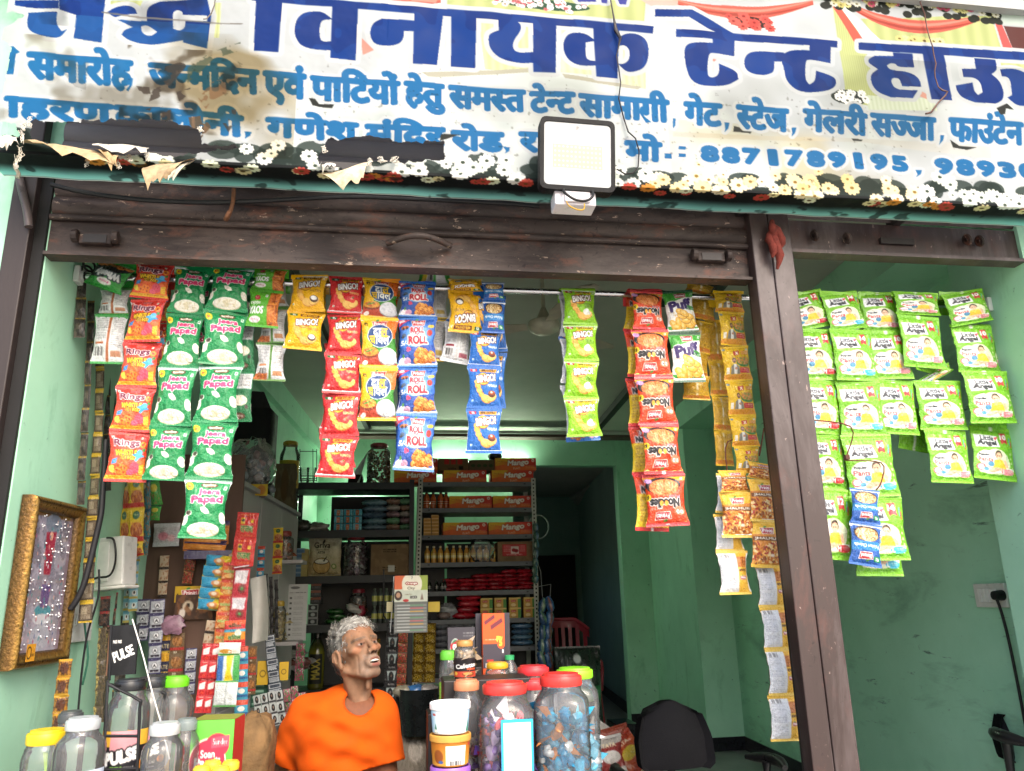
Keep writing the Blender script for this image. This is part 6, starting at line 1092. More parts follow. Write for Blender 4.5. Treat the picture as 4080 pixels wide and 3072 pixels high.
def jpx(label, xc, wd, ytop, ybase_z, Y, lid, **k):
    """jar by its picked middle, width, lid top and the height it stands on"""
    w_ = wpx(xc-wd/2, xc+wd/2, ytop+60, Y); zt = at(xc, ytop, Y)[2]; return jar(label, np.array([at(xc, ytop+60, Y)[0], Y, ybase_z]), w_/2, zt-ybase_z, lid, **k)
jpx('large clear jar of groundnuts with a red lid on the rack top', 818, 52, 958, LZ[0], YK+.16, '#8f2b33', fill=['#6b4a30', '#7d5a3c', '#5a3c28', '#8a6a48'], fillh=.86, sweets=.028, fname=('groundnuts', 'groundnuts filling the large red lidded jar'), grooves=5)
jpx('clear jar of wrapped sweets with a red lid beside the flour bag', 768, 52, 1157, LZ[2], YK+.14, '#a02a33', fill=['#5d3a4a', '#b9b6b9', '#6d4a5e', '#4a3a40', '#8f8a92'], fillh=.85, sweets=.034, fname=('sweets', 'silver and plum wrapped sweets in the jar beside the flour bag'))
jpx('squat clear jar with a red lid on the lower shelf of the dark rack', 773, 38, 1271, LZ[3], YK+.2, '#7d2230', fill=['#6b4030', '#8a5a48', '#54352c'], fillh=.6, sweets=.03, fname=('sweets', 'brown sweets in the squat jar on the dark rack'))
b = MB(); A, B_ = at(792, 975, YK+.1), at(750, 1042, YK+.06)
P = np.array([[at(750+(795-750)*v+26*u*(1-v), 1043-(1043-975)*v, YK+.05+.05*v+.02*math.sin(4*u)) for u in np.linspace(0, 1, 6)] for v in np.linspace(0, 1, 8)]); b.grid(P, '#cfd2d2'); b.grid(P+(0, .004, 0), '#c4c8c8', flip=True); tag(b.build('paper_sheet', M_PRINT, smooth=60), 'white paper sheet leaning against the groundnut jar', 'paper')
b = MB(); b.box(on(760, 800, 1042, LZ[0], YK+.05)-(.1, 0, 0), on(760, 800, 1042, LZ[0]+.07, YK+.3)+(.02, 0, 0), '#2c2420'); tag(b.build('dark_box', M_CARD), 'low dark box under the white paper sheet on the rack top', 'box')
# lower shelf bits of the left rack
sb_ = Cv(40, 24, 22, '#9a9c9c'); sb_.rect(4, 4, 36, 20, '#2c2e34'); sb_.ell(20, 12, 8, 6, '#a9adb0'); so = sb_.out(); rb_ = Cv(40, 24, 22, '#3a3c40'); rb_.rect(0, 0, 40, 9, '#8f5a4c'); rb_.lines(5, 12, 34, 20, 2, '#a8a8a8', .7); ro = rb_.out()
for j in range(6): carton('small_box', 'small dark box with silver print in the leaning column on the lower shelf', 'box', .075, .048, .1, on(dR(230+(8 if j < 3 else 40)), dR(345), 1340, LZ[3]+j*.05, YK+.03+RNG.uniform(0, .01)), so if j < 3 else ro, '#55575a', 'small dark boxes in a column', RNG.normal(0, .06))
for k, (x, j) in enumerate(((460, 0), (520, 0), (490, 1), (470, 2))): put('green_pouch', pouch_mesh('green_pouch%d' % k, .13, .1, .04, '#2f5a2e', None, 50+k), on(dR(x), dR(x), 1340, LZ[3]+j*.036, YK+.1), 'dark green pouch lying below the squat red lidded jar', 'pouch', 'dark green pouches on the dark rack', RNG.uniform(-.3, .3))
b = MB(); b.tube([on(dR(565), dR(565), 1340, LZ[3]+.02, YK+.03), on(dR(745), dR(745), 1340, LZ[3]+.02, YK+.03)], .017, '#a8843a', 10); tag(b.build('yellow_tube', M_PLAS, smooth=50), 'yellow tube lying at the edge of the lower dark shelf', 'tube')
b = MB(); q = on(dR(620), dR(620), 1330, LZ[3]+.11, YK+.06); pillow(b, q, .12, .06, .06, '#b3afac', (0, .4, 0), seed=4, wob=.4); pillow(b, q+(.05, .01, -.02), .07, .05, .08, '#8f2238', (0, .2, 0), seed=6, wob=.3); tag(b.build('red_white_pouch', M_GLOSSY, smooth=60), 'crumpled white and crimson pouch hanging before the squat jar', 'pouch')
hb = .125; bottles('small_bottle', 'small clear bottle with a yellow label packed two rows high', 'bottle', 'small clear bottles in two rows', bottle_mesh('mini_bottle', hb, .021, '#59625c', '#b5b25a', '#4a5a4a'), [on(dR(x), dR(x), 1340, LZ[3]+.001+j*.128, YK+.05+.05*(i % 2)) for j in range(2) for i, x in enumerate((785, 833, 880, 925))])
# gold bottle and dark things under the lower shelf
zq = LZ[3]-.45; q = on(683, 683, 1440, zq, YK+.08)
b = MB(); hq = at(683, 1362, YK+.08)[2]-zq
b.lathe([(0, 0), (.055, 0), (.06, .02), (.06, hq*.62), (.05, hq*.75), (.025, hq*.86), (.025, hq*.9)], [s2l(hx(c))*0+hx(c) for c in ('#3c3816', '#3c3816', '#59561c', '#6d6a20', '#3a3a18', '#1a1a14', '#1a1a14')], 20); o = b.build('cola_bottle', M_LIQ, smooth=50, loc=q); tag(o, 'olive gold bottle standing on its own in the dark under the rack shelf', 'bottle'); b = MB(); b.lathe([(.03, hq*.88), (.03, hq*.97), (0, hq*.97)], '#141414', 14); b.build('cap', M_PLAS, o)
cv = Cv(20, 60, 16, '#17170f'); cv.text('MAXX', 10, 30, 12, '#b9a53a', w=40, rot=-90, bold=.05); art = cv.out(); ny, nx = art.shape[:2]; th = np.linspace(-.8, .8, nx)-math.pi/2; P = np.stack([np.broadcast_to(.0612*np.cos(th), (ny, nx)), np.broadcast_to(.0612*np.sin(th), (ny, nx)), np.broadcast_to(np.linspace(hq*.6, hq*.1, ny)[:, None], (ny, nx))], -1); b = MB(); b.grid(P, art); b.build('label', M_PRINT, o)
cv = Cv(100, 30, 60, '#141516'); cv.text('KEY FEATURES', 60, 12, 9, '#55504a', w=70); q = on(600, 716, 1490, zq-.28, YK-.05); carton('black_carton', 'black carton with faint grey lettering low behind the seated man', 'carton', wpx(600, 720, 1480, YK-.05), .27, .3, q, cv, '#101112', mat=M_PRINT)
for k, (x, y) in enumerate(((640, 1420), (655, 1436), (628, 1440), (645, 1448))): put('sachet_bundle', pouch_mesh('sachet_bundle%d' % k, .15, .1, .05, '#a8a5a2', '#7a4a44', 60+k, wob=.5), at(x, y, YK-.02), 'bundle of white sachets heaped beside the gold bottle', 'sachets', 'white sachet bundles beside the gold bottle', RNG.uniform(-.5, .5))
# passage side: red chair, green sack, blue strips, white ring
cr = at(1226, 1405, 4.5); rc = empty('plastic_chair', (cr[0]+.02, 4.5, FLOOR), 'red plastic chair with a slatted back standing beyond the grey rack', 'chair'); zt_ = at(1226, 1340, 4.5)[2]-FLOOR; M_RCH = vcmat('chair_plastic', .4, .5, var=.1)
def backarc(u, t, w=.45): return np.array([(u-.5)*w, .22+.05*t-.08*(2*u-1)**2, .44+(zt_-.44)*t])
b = MB(); top = [backarc(u, 1-.35*max(0, abs(2*u-1)-.45)**1.3) for u in np.linspace(0, 1, 13)]; b.tube(top, .016, '#8f1f33', 8); b.grid(np.array([[p+(0, 0, dz) for p in top] for dz in (-.07, 0)]), '#8a1d30')
b.build('backrest_rim', M_RCH, rc, smooth=60)
for u in np.linspace(.08, .92, 7): b = MB(); b.grid(np.array([[backarc(u+du, t*(1-.35*max(0, abs(2*u-1)-.45)**1.3)) for du in (-.035, .035)] for t in np.linspace(0, .93, 7)]), '#86192d'); b.build('slat', M_RCH, rc, smooth=60)
b = MB(); b.box((-.22, -.2, .42), (.22, .24, .45), '#8a1d30'); b.build('seat', M_RCH, rc, bevel=.01)
for sx in (-1, 1):
    for yy in (-.18, .22): b = MB(); b.tube([(sx*.2, yy, .42), (sx*.235, yy*1.12, 0)], [.022, .016], '#86192d', 8); b.build('leg', M_RCH, rc)
    b = MB(); b.tube([(sx*.2, .2, .66), (sx*.24, .05, .66), (sx*.24, -.16, .64), (sx*.22, -.18, .43)], .016, '#86192d', 8); b.build('armrest', M_RCH, rc, smooth=60)
cv = Cv(100, 90, 60, '#1d2a24'); cv.blob('#101612', 16, .5, .8, 3); cv.rect(30, 44, 95, 60, '#2f7a45'); cv.text('WVO', 82, 72, 10, '#b9d9c0', w=26, rot=-60); cv.lines(40, 48, 90, 56, 2, '#a9c9b0', .6); cv.ell(46, 14, 8, 5, '#c9cfcf'); w_ = wpx(1197, 1298, 1440, 3.3); m = packet_mesh('green_sack', cv, cv, fat=.75, narrow=.05, seal=.03, seed=44, creases=2.2); put('green_sack', m, at(1246, 1396, 3.3), 'dark green printed sack behind the green lidded jar', 'sack', sc=(w_, w_*.7, .55))
for k, (x, y0, y1, c_) in enumerate(((1172, 1294, 1438, 'a'), (1186, 1290, 1440, 'b'))):
    e = empty('packet_strip', at(x, y0, 3.4), ['blue packet strip hanging from a wire at the side of the grey rack', 'blue and copper packet strip hanging outermost at the side of the grey rack'][k], 'packet strip', 'packet strips beside the grey rack'); n_ = 5
    for i in range(n_):
        b = MB(); p = at(x+2*math.sin(i*1.3+k), y0+(y1-y0)*(i+.5)/n_, 3.4)-at(x, y0, 3.4); pillow(b, p, .065, .04, .115, ['#27486f', '#2c5a8a'][k], (0, RNG.normal(0, .25), RNG.uniform(-.6, .6)), 10, 8, 2.2, .35, i+k*9, ['#6f8f6a', '#8f5a3c'][k]); b.build('packet', M_GLOSSY, e, smooth=60)
b = MB(); b.tube([at(1156, 1200, 3.5), at(1168, 1235, 3.4), at(1172, 1292, 3.4)], .0025, '#999', 6); b.tube([at(1158, 1268, 3.5), at(1190, 1262, 3.4), at(1188, 1290, 3.4)], .0025, '#999', 6); tag(b.build('wire', vcmat('rubber', .5, .4)), 'thin wire holding the blue packet strips at the rack side', 'wire')
for k, (x, y0, y1, c_) in enumerate(((1157, 1130, 1260, '#54605a'), )):
    e = empty('packet_strip', at(x, y0, 3.55), 'dull green sachet strip on the right post of the grey rack', 'packet strip')
    for i in range(7): b = MB(); p = at(x+1.2*math.sin(i), y0+(y1-y0)*(i+.5)/7, 3.55)-at(x, y0, 3.55); pillow(b, p, .05, .02, .07, '#45604f', (0, 0, RNG.uniform(-.5, .5)), 8, 6, 2.4, .3, i, '#4a6f8f'); b.build('packet', M_GLOSSY, e, smooth=60)
b = MB(); c0 = at(1163, 1138, 4.2); b.tube([c0+(.09*math.cos(a), 0, .1*math.sin(a)) for a in np.linspace(0, 6.283, 25)], .006, '#a9b0ac', 6); tag(b.build('white_ring', M_PLAS), 'pale round ring hanging in the dark passage beside the rack', 'ring')
# white cabinet along the left wall with the black carton on top
M_CAB = surf('white_laminate', '#b9b6b4', '#a9a6a6', 2.5, rough=.45, bump=.03)
X0c = -.86; cA, cB = onwall(502, 1022, X0c), onwall(640, 1128, X0c); zc = (cA[2]+cB[2])/2; y0c, y1c = cA[1], min(cB[1], 3.52)
cab = empty('wall_cabinet', (wx(X0c, y0c), y0c, FLOOR), 'white laminate cabinet along the left wall with a sloping view of its top', 'cabinet'); Lc = np.array(cab.location)
b = MB(); sheared(b, XL+.004, X0c, y0c, y1c, FLOOR, zc); b.v = [v-Lc for v in b.v]; b.build('carcass', M_CAB, cab)
b = MB(); sheared(b, XL+.004, X0c+.025, y0c-.01, y1c+.01, zc+.001, zc+.022); b.v = [v-Lc for v in b.v]; b.build('top_board', M_CAB, cab)
for k in range(3):
    for zz_ in ((FLOOR+.1, 1.05), (1.07, zc-.02)):
        b = MB(); ya, yb = y0c+.02+(y1c-y0c-.04)*k/3, y0c+.02+(y1c-y0c-.04)*(k+1)/3-.008; sheared(b, X0c+.001, X0c+.018, ya, yb, *zz_); b.v = [v-Lc for v in b.v]; b.build('door', M_CAB, cab, bevel=.002)
cv = Cv(100, 110, 80, '#0e0d0f'); cv.text('DIRECTOR', 52, 45, 11, '#b9b0a2', w=82); cv.lines(24, 56, 78, 58, 1, '#6d665c', .8); cv.blob('#060607', 20, .5, .6, 3); Yb_ = 1.9; w_ = wpx(505, 582, 950, Yb_); hd_ = at(540, 882, Yb_)[2]-zc-.022
o = carton('black_carton', 'tall black carton with serif lettering on top of the white cabinet', 'carton', w_, max(hd_, .2), .2, np.array([at(543, 950, Yb_)[0], Yb_, zc+.023]), cv, '#0c0b0d', rz=-.06)
b = MB(); b.add([(-w_/2, .0, max(hd_, .2)), (w_/2, .0, max(hd_, .2)), (w_*.3, -.02, max(hd_, .2)+.09), (-w_*.45, -.03, max(hd_, .2)+.1)], [(0, 1, 2, 3), (3, 2, 1, 0)], '#0a090b'); b.build('flap', M_PRINT, o)
b = MB(); q = at(542, 1010, 1.78); pillow(b, q, .24, .16, .3, '#cfd4d8', wob=.35, n=20, m=14, seed=3); o = tag(b.build('clear_bag', M_BAG, smooth=60), 'clear bulging bag of small packs hanging in front of the black carton', 'bag')
b = MB(); g = np.random.default_rng(2)
for i in range(34): pillow(b, q+g.normal(0, 1, 3)*(.06, .03, .07), .05, .035, .045, ['#7d8a92', '#94a3a8', '#6a7076', '#a39a98', '#8a6a6a'][g.integers(5)], tuple(g.uniform(0, 3, 3)), 8, 6, 3, .2, i)
tag(b.build('small_packs', M_GLOSSY, smooth=50), 'small grey packs inside the bulging clear bag', 'packs', kind='stuff')
cv = Cv(60, 18, 36, '#d9b92c'); cv.text('Ek & Keser', 26, 8, 7, '#5a3a10', w=38); cv.ell(50, 9, 6, 7, '#b5742c'); o = carton('yellow_band', 'yellow printed card band under the bulging clear bag', 'card', .2, .06, .004, at(535, 1058, 1.7)-(0, 0, .03), cv, '#c9a92c', rx=0, rz=.1)
jpx('clear jar with a yellow lid and yellow label on the cabinet end', 625, 44, 953, zc+.02, 3.35, '#c29a2a', cv=(lambda c: (c.ell(14, 16, 10, 11, '#4a5a78'), c.ell(38, 18, 5, 6, '#3a2c22'), c.ell(50, 18, 5, 6, '#3a2c22'), c.lines(6, 27, 56, 30, 1, '#5a3a10', .8), c)[-1])(Cv(62, 32, 44, '#c9a630')), lab=(.42, .78), fill=['#55565a', '#77787c', '#3c3c40'], fillh=.4, sweets=.03, fname=('sweets', 'grey wrapped sweets in the yellow lidded jar on the cabinet'))
bk = empty('wire_basket', at(662, 1036, YK+.05), 'black wire basket holding glass tumblers beside the yellow lidded jar', 'basket'); Lb = np.array(bk.location); b = MB()
for yy in (975, 1028, 1034, 1038): b.tube([at(648, yy, YK+.03)-Lb, at(684, yy, YK+.03)-Lb], .003, '#1a1a1a', 5)
for xx_ in (648, 676, 684): b.tube([at(xx_, 970, YK+.03)-Lb, at(xx_, 1040, YK+.03)-Lb], .003, '#1a1a1a', 5)
b.build('wire_frame', vcmat('rubber', .5, .4), bk)
for x in (657, 672): b = MB(); q = np.array([at(x, 1038, YK+.1)[0], YK+.1, LZ[0]]); b.lathe([(0, .003), (.025, 0), (.038, .13), (.036, .13), (.024, .006), (0, .006)], '#9a9c96', 18); tag(b.build('glass_tumbler', M_CLEAR, smooth=50, loc=q), 'tapered glass tumbler in the black wire basket', 'glass', 'glass tumblers in the wire basket')
cv = Cv(60, 70, 40, '#7a6a52'); cv.ell(30, 30, 12, 22, '#6b5238'); cv.blob('#5f5140', 14, .5, .6, 3); carton('brown_carton', 'dim brown carton standing under the yellow lidded jar', 'carton', wpx(592, 634, 1060, 3.2), .36, .2, np.array([at(614, 1060, 3.2)[0], 3.2, at(614, 1110, 3.2)[2]]), cv, '#665741', mat=M_CARD)
# ================================================================ crowded left side: board, sachet strips, framed picture
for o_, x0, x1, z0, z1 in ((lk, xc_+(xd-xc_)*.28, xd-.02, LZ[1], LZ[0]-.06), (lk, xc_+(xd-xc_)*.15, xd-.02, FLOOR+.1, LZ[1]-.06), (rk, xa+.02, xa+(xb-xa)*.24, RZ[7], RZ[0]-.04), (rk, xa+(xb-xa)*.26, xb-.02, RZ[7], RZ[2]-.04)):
    b = MB(); b.box(np.array((x0, YK+.405, z0))-np.array(o_.location), np.array((x1, YK+.412, z1))-np.array(o_.location), '#2a2a2b'); b.build('dark_backing', M_SLOT, o_)  # dark sheets added to darken the view behind the shelves
M_PLY = surf('brown_plywood', '#4d392f', '#5c463a', 5, rough=.75, stretch=(1, 1, .15), spots=[(14, .66, .75, '#3a2a22', None)])
b = MB(); A, B_ = at(268, 1030, 1.1), at(506, 1340, 1.1); b.box((A[0], 1.1, B_[2]), (B_[0], 1.12, A[2]+.1)); tag(b.build('plywood_board', M_PLY), 'brown plywood board behind the hanging sachets on the left', 'board')
A, B_ = at(398, 1338, 1.08), at(441, 1560, 1.08); b = MB(); b.box((A[0], 1.06, .3), (B_[0], 1.098, A[2]+.03)); tag(b.build('wooden_post', surf('worn_wood', '#6d5346', '#5a4338', 6, stretch=(1, 1, .1))), 'pale brown wooden post under the plywood board', 'post')
SG = 'sachet strips hanging on the left side'
def sd(key, f, w=100, h=100, n=30, bg='#888', fat=.1, narrow=.03, back=None, **k):
    c = Cv(w, h, n, bg); f(c); des(key, c, back or Cv(w, h, 12, bg), fat=fat, narrow=narrow, seal=k.get('seal', .06), seed=len(D)+60)
def ss(label, key, bounds, Y, group=SG, **k): return strip(label, key, bounds, Y=Y, group=group, cat='sachet strip', part='sachet', name='sachet_strip', **k)
def lin(x0, x1, y0, X0, X1, y1, n): return [(x0+(X0-x0)*t, x1+(X1-x1)*t, y0+(y1-y0)*t) for t in np.linspace(0, 1, n+1)]
sd('namkeen', lambda c: (c.rect(0, 0, 100, 14, '#c7a52a'), c.rect(0, 90, 100, 100, '#c7a52a'), c.rect(12, 20, 88, 84, '#6a5c48'), c.rect(18, 26, 60, 60, '#8f836c'), c.lines(20, 64, 84, 82, 3, '#b9b2a0', .7)), bg='#3a332a', fat=.2)
sd('dark', lambda c: (c.rect(0, 0, 100, 10, '#8a7424'), c.blob('#5a5040', 20, .55, .8, 3), c.rect(20, 30, 70, 60, '#4a4236')), bg='#221d18', fat=.25)
ss('long strip of dark sachets with yellow seals along the left wall', 'namkeen', lin(209, 229, 700, 205, 223, 891, 4)[:-1]+lin(205, 223, 891, 168, 199, 1345, 10), .40)
ss('blackish sachet strip edge-on nearest the left wall', 'dark', lin(190, 205, 650, 185, 200, 780, 3)+lin(183, 198, 830, 164, 182, 1090, 5), .30)
ss('dark sachet strip with dull yellow edges hanging behind the yellow sealed strip', 'dark', lin(222, 236, 690, 224, 240, 1060, 9), .55); ss('grey brown sachet strip high up beside the wall', 'dark', lin(168, 188, 600, 160, 184, 730, 3), .22)
ss('thin black sachet strip hanging beside the red ring packets', 'dark', lin(238, 250, 690, 236, 250, 1020, 8), .62)
cab_b = MB(); cab_b.tube([at(x, y, .36) for x, y in ((229, 950), (226, 1000), (222, 1060), (218, 1110), (206, 1165), (194, 1215), (181, 1262), (166, 1296), (152, 1316))], .0105, '#1c1c20', 8); tag(cab_b.build('thick_cable', vcmat('rubber', .5, .4, var=.4, vscale=60), smooth=60), 'thick black bundled cable slanting down beside the picture frame', 'cable')
sd('chana', lambda c: (c.ell(50, 26, 22, 15, '#1f5a3a'), c.text('Mijra', 50, 26, 9, '#e9e0a0', w=28), c.ell(54, 78, 40, 26, '#9a4a26'), c.blob('#c9803a', 7, .5, .9, 4, 15, 52, 95, 105), c.rect(0, 100, 100, 118, '#b02a22')), h=124, bg='#d2b420', fat=.3, narrow=.1)
sd('green_snack', lambda c: (c.ell(50, 40, 30, 18, '#d9c94a'), c.blob('#a8783a', 9, .55, .9, 5, 10, 60, 90, 110), c.rect(0, 0, 100, 10, '#1c5a3a')), h=120, bg='#3f9a3a', fat=.3, narrow=.1); sd('teal_snack', lambda c: (c.blob('#8a5a34', 8, .52, .9, 6), c.rect(0, 0, 100, 16, '#1a4a5e'), c.ell(40, 30, 20, 10, '#c9c4a0')), h=120, bg='#20707c', fat=.3, narrow=.1)
sd('lentil', lambda c: (c.rect(0, 0, 34, 160, '#c22a24'), c.ell(60, 100, 34, 40, '#d9bd2e'), c.ell(50, 130, 14, 10, '#1f5a3a'), c.blob('#b98f1c', 20, .55, .6, 3)), h=170, bg='#dcbf22', fat=.3, narrow=.1)
ss('narrow yellow snack strip left of the fat yellow packets', 'chana', [(259, 281, 1030), (258, 281, 1100), (259, 282, 1172)], .80); ss('yellow lentil snack packet hanging low by the white meter box', 'lentil', [(253, 281, 1170), (246, 276, 1266)], .78)
ss('fat yellow snack strip with red brown pictures', 'chana', [(279, 311, 1032), (279, 312, 1098), (275, 311, 1172), (283, 309, 1202)], .76); ss('teal snack strip between yellow and green packets', 'teal_snack', [(302, 326, 1036), (303, 328, 1100), (304, 326, 1160), (303, 318, 1200)], .82); ss('leaf green snack strip at the edge of the plywood', 'green_snack', [(318, 342, 1036), (322, 354, 1092), (322, 344, 1124)], .86)
b = MB(); q0, q1 = at(204, 1160, .62), at(268, 1266, .62); w_, h_ = q1[0]-q0[0], q0[2]-q1[2]; mt = empty('meter_box', (q0[0]+w_/2, .62, q1[2]), 'white plastic meter box with black leads under the slanting cable', 'box', rot=(0, math.radians(-4), -.25))
b.box((-w_/2, 0, 0), (w_/2, .09, h_), '#cfcfca'); b.box((-w_/2-.012, -.004, -.012), (w_/2+.012, .095, .0), '#d8d8d2'); b.build('case', M_WP, mt, bevel=.006); b = MB(); b.box((-w_*.42, -.004, h_*.1), (w_*.05, -.0005, h_*.9), '#d9d9d4'); b.build('front_cover', M_WP, mt, bevel=.002)
b = MB(); b.tube([(0, -.01, h_*.98), (.04, -.03, h_*.9), (.05, -.03, h_*.5), (.03, -.03, h_*.2), (-.03, -.03, .03), (-.09, -.02, -.01), (-.12, -.02, .03)], .004, '#222', 6); b.build('lead', vcmat('rubber', .5, .4), mt, smooth=60)
sd('bluewhite', lambda c: (c.rect(0, 0, 100, 30, '#6fb0c8'), c.ell(60, 55, 22, 20, '#f0ece2'), c.ell(62, 50, 10, 12, '#3a302c'), c.rect(0, 80, 100, 100, '#c9b45a')), bg='#a8cad4', fat=.2); ss('pale blue sachet strip printed with small portraits', 'bluewhite', lin(283, 302, 1186, 276, 296, 1320, 5), .84); ss('second pale blue sachet strip turned sideways', 'bluewhite', lin(270, 283, 1240, 264, 278, 1345, 4), .88)
sd('clearpink', lambda c: (c.rect(0, 0, 100, 14, '#cfcfd2'), c.ell(40, 40, 20, 12, '#d9899a'), c.ell(70, 46, 14, 10, '#e3b4bc'), c.rect(0, 58, 100, 70, '#c9ccd0')), h=72, bg='#b9b4b8', fat=.2); ss('clear and pink flat pouch pinned on the plywood', 'clearpink', [(331, 390, 1130), (327, 386, 1180)], 1.05)
sd('blackred', lambda c: (c.rect(0, 0, 100, 20, '#a3262c'), c.ell(50, 60, 30, 20, '#4a3a34'), c.blob('#6d4a3a', 14, .55, .8, 4)), bg='#1d1517', fat=.12); ss('black and maroon sachet strip under the meter box', 'blackred', lin(217, 240, 1288, 214, 236, 1352, 2), .66); ss('black sachet strip left of the maroon one', 'dark', lin(196, 219, 1283, 193, 216, 1350, 2), .70)
sd('silverA', lambda c: (c.rect(8, 14, 92, 90, '#b9bcc4'), c.ell(52, 44, 22, 22, '#8d8f98'), c.ell(52, 44, 17, 17, '#e9e9ec'), c.text('A', 52, 44, 22, '#2a2430', bold=.06), c.rect(20, 70, 84, 84, '#3a3240'), c.blob('#d9dce4', 16, .6, .6, 3)), bg='#3b3560', fat=.14)
ss('silver and violet sachet strip hanging left of its twin', 'silverA', lin(297, 328, 1294, 290, 320, 1384, 3), 1.0); ss('long silver and violet sachet strip beside the black sign', 'silverA', lin(324, 356, 1294, 318, 346, 1456, 5), .98)
sd('pate', lambda c: (c.rect(0, 0, 100, 40, '#d9a41e'), c.blob('#b37a12', 12, .55, .7, 3, 0, 0, 100, 40), c.text('PATE', 50, 66, 18, '#c9b88a', w=80, bold=.02), c.rect(0, 88, 100, 100, '#d2a92c')), bg='#232344', fat=.1); sd('p9', lambda c: (c.ell(50, 36, 36, 24, '#b07a42'), c.blob('#7d4a22', 9, .55, .8, 4, 10, 10, 90, 62), c.rect(0, 66, 100, 78, '#b32a26'), c.text('P-9', 40, 89, 11, '#e6dcc6', bold=.04)), bg='#6d5638', fat=.1)
ss('gold and navy sachet strip lettered in capitals', 'pate', lin(342, 370, 1366, 338, 364, 1456, 2), 1.02); ss('brown sachet strip with food picture and red bands', 'p9', lin(369, 399, 1368, 362, 395, 1460, 2), 1.01)
b = MB(); c_ = at(373, 1350, .99); pillow(b, c_, .1, .02, .07, '#8f6a7d', wob=.5, n=16, m=10, seed=2); tag(b.build('pink_film', M_GLOSSY, smooth=50), 'crumpled purplish film above the brown sachets', 'film')
cv = Cv(100, 64, 50, '#c9a222'); logo(cv, 60, 28, 70); cv.ell(12, 32, 3, 3, '#3a2c10'); cv.lines(8, 54, 90, 60, 1, '#5a4210', .9); carton('brand_card', 'yellow card with a red and white name badge on the plywood', 'card', wpx(376, 431, 1284, 1.04), wpx(376, 431, 1284, 1.04)*.64, .003, on(376, 431, 1301, at(403, 1301, 1.04)[2], 1.04), cv, '#b8941e')
cv = Cv(100, 46, 44, '#4d3426'); cv.ell(34, 22, 14, 10, '#c9b8a0'); cv.ell(34, 20, 5, 4, '#2a1c16'); cv.ell(74, 20, 18, 14, '#a3683c'); cv.blob('#7d4f30', 10, .55, .8, 3); cv.ell(20, 34, 8, 8, '#e2d6cc'); carton('brown_poster', 'dark brown picture strip under the yellow name card', 'poster', wpx(376, 458, 1320, 1.03), .1, .002, on(376, 458, 1340, at(410, 1338, 1.03)[2], 1.03), cv, '#3a2820')
sd('blueyellow', lambda c: (c.poly([(0, 0), (60, 0), (40, 50), (0, 50)], '#3fa5d2'), c.ell(56, 26, 20, 13, '#d98a4a'), c.ell(54, 24, 10, 8, '#f0dcc4'), c.rect(0, 44, 100, 50, '#2f7fae'), c.text('NIRM', 76, 40, 7, '#a8341c', w=30)), h=50, bg='#d9bf2a', fat=.3)
ss('blue and yellow soap sachet strip folded in ledges', 'blueyellow', lin(444, 508, 1200, 425, 484, 1318, 5), .92); ss('second blue and yellow sachet strip behind the first', 'blueyellow', lin(470, 520, 1190, 478, 528, 1216, 1), .96)
sd('orangep', lambda c: (c.rect(8, 8, 92, 26, '#c23a28'), c.text('PANNA', 50, 58, 16, '#8fae3a', w=70, bold=.05, halo=[('#fff', .1)]), c.ell(50, 82, 30, 12, '#e9b46a'), c.blob('#e9cfa0', 14, .64, .7, 3)), bg='#d2702f', fat=.14); ss('orange sachet strip with green lettering', 'orangep', lin(482, 516, 1214, 460, 496, 1392, 5), .90)
sd('redhindi', lambda c: (c.text('RAJASHREE', 50, 12, 6, '#e9c44a', w=60), c.rect(22, 22, 40, 46, '#d9b82a'), c.text('40', 31, 32, 10, '#2a1c10', bold=.05), c.rect(66, 28, 80, 40, '#d9b82a'), c.text('राजश', 52, 64, 22, '#2f6a2c', w=60, bold=.04, halo=[('#e9d9a0', .06)]), c.lines(24, 84, 80, 92, 2, '#e9c44a', .8)), bg='#b8241f', fat=.14); sd('redsilver', lambda c: (c.poly([(10, 8), (90, 8), (80, 56), (14, 50)], '#c9c4ca'), c.blob('#f2eef2', 18, .55, .8, 3, 10, 8, 90, 56), c.ell(60, 72, 24, 16, '#7d3a34'), c.ell(60, 72, 10, 6, '#4f8a4a')), bg='#b32a38', fat=.16)
ss('bright red sachet strip with green Hindi word at the board edge', ['redhindi', 'redhindi', 'redsilver', 'redsilver', 'redsilver'], [(514, 560, 1107), (507, 554, 1163), (498, 548, 1222), (506, 541, 1228), (500, 536, 1288), (495, 532, 1340)], .86)
sd('rajshri', lambda c: (c.rect(0, 0, 100, 18, '#d2552a'), c.rect(0, 34, 100, 44, '#3f9fc4'), c.rect(0, 44, 100, 74, '#d98a2a'), c.ell(66, 50, 16, 14, '#f0e6d2'), c.text('विमल', 50, 64, 20, '#2f6a2c', w=60, bold=.04, halo=[('#efe3c0', .06)]), c.text('विमल', 50, 20, 14, '#3a4a1c', w=60, bold=.04)), bg='#c2282c', fat=.2); ss('red and orange sachet strip with a blue band below the silver ones', 'rajshri', [(486, 531, 1340), (483, 530, 1396)], .84)
sd('orangepack', lambda c: (c.rect(0, 0, 100, 12, '#31245a'), c.rect(0, 50, 100, 60, '#2f2358'), c.lines(10, 20, 90, 44, 3, '#f0d090', .6)), h=60, bg='#cf7a22', fat=.2)
for k, (x0, x1, y0, y1, Y) in enumerate(((430, 497, 1126, 1176, 1.06), (398, 480, 1158, 1186, 1.0), (398, 492, 1172, 1192, .97))): ss(['orange packet with purple edges upright behind the long green strip', 'orange packet with purple edges, upper of the lying pair', 'orange packet with purple edges, lower of the lying pair'][k], 'orangepack', [(x0, x1, y0), (x0-3, x1-3, y1)], Y)
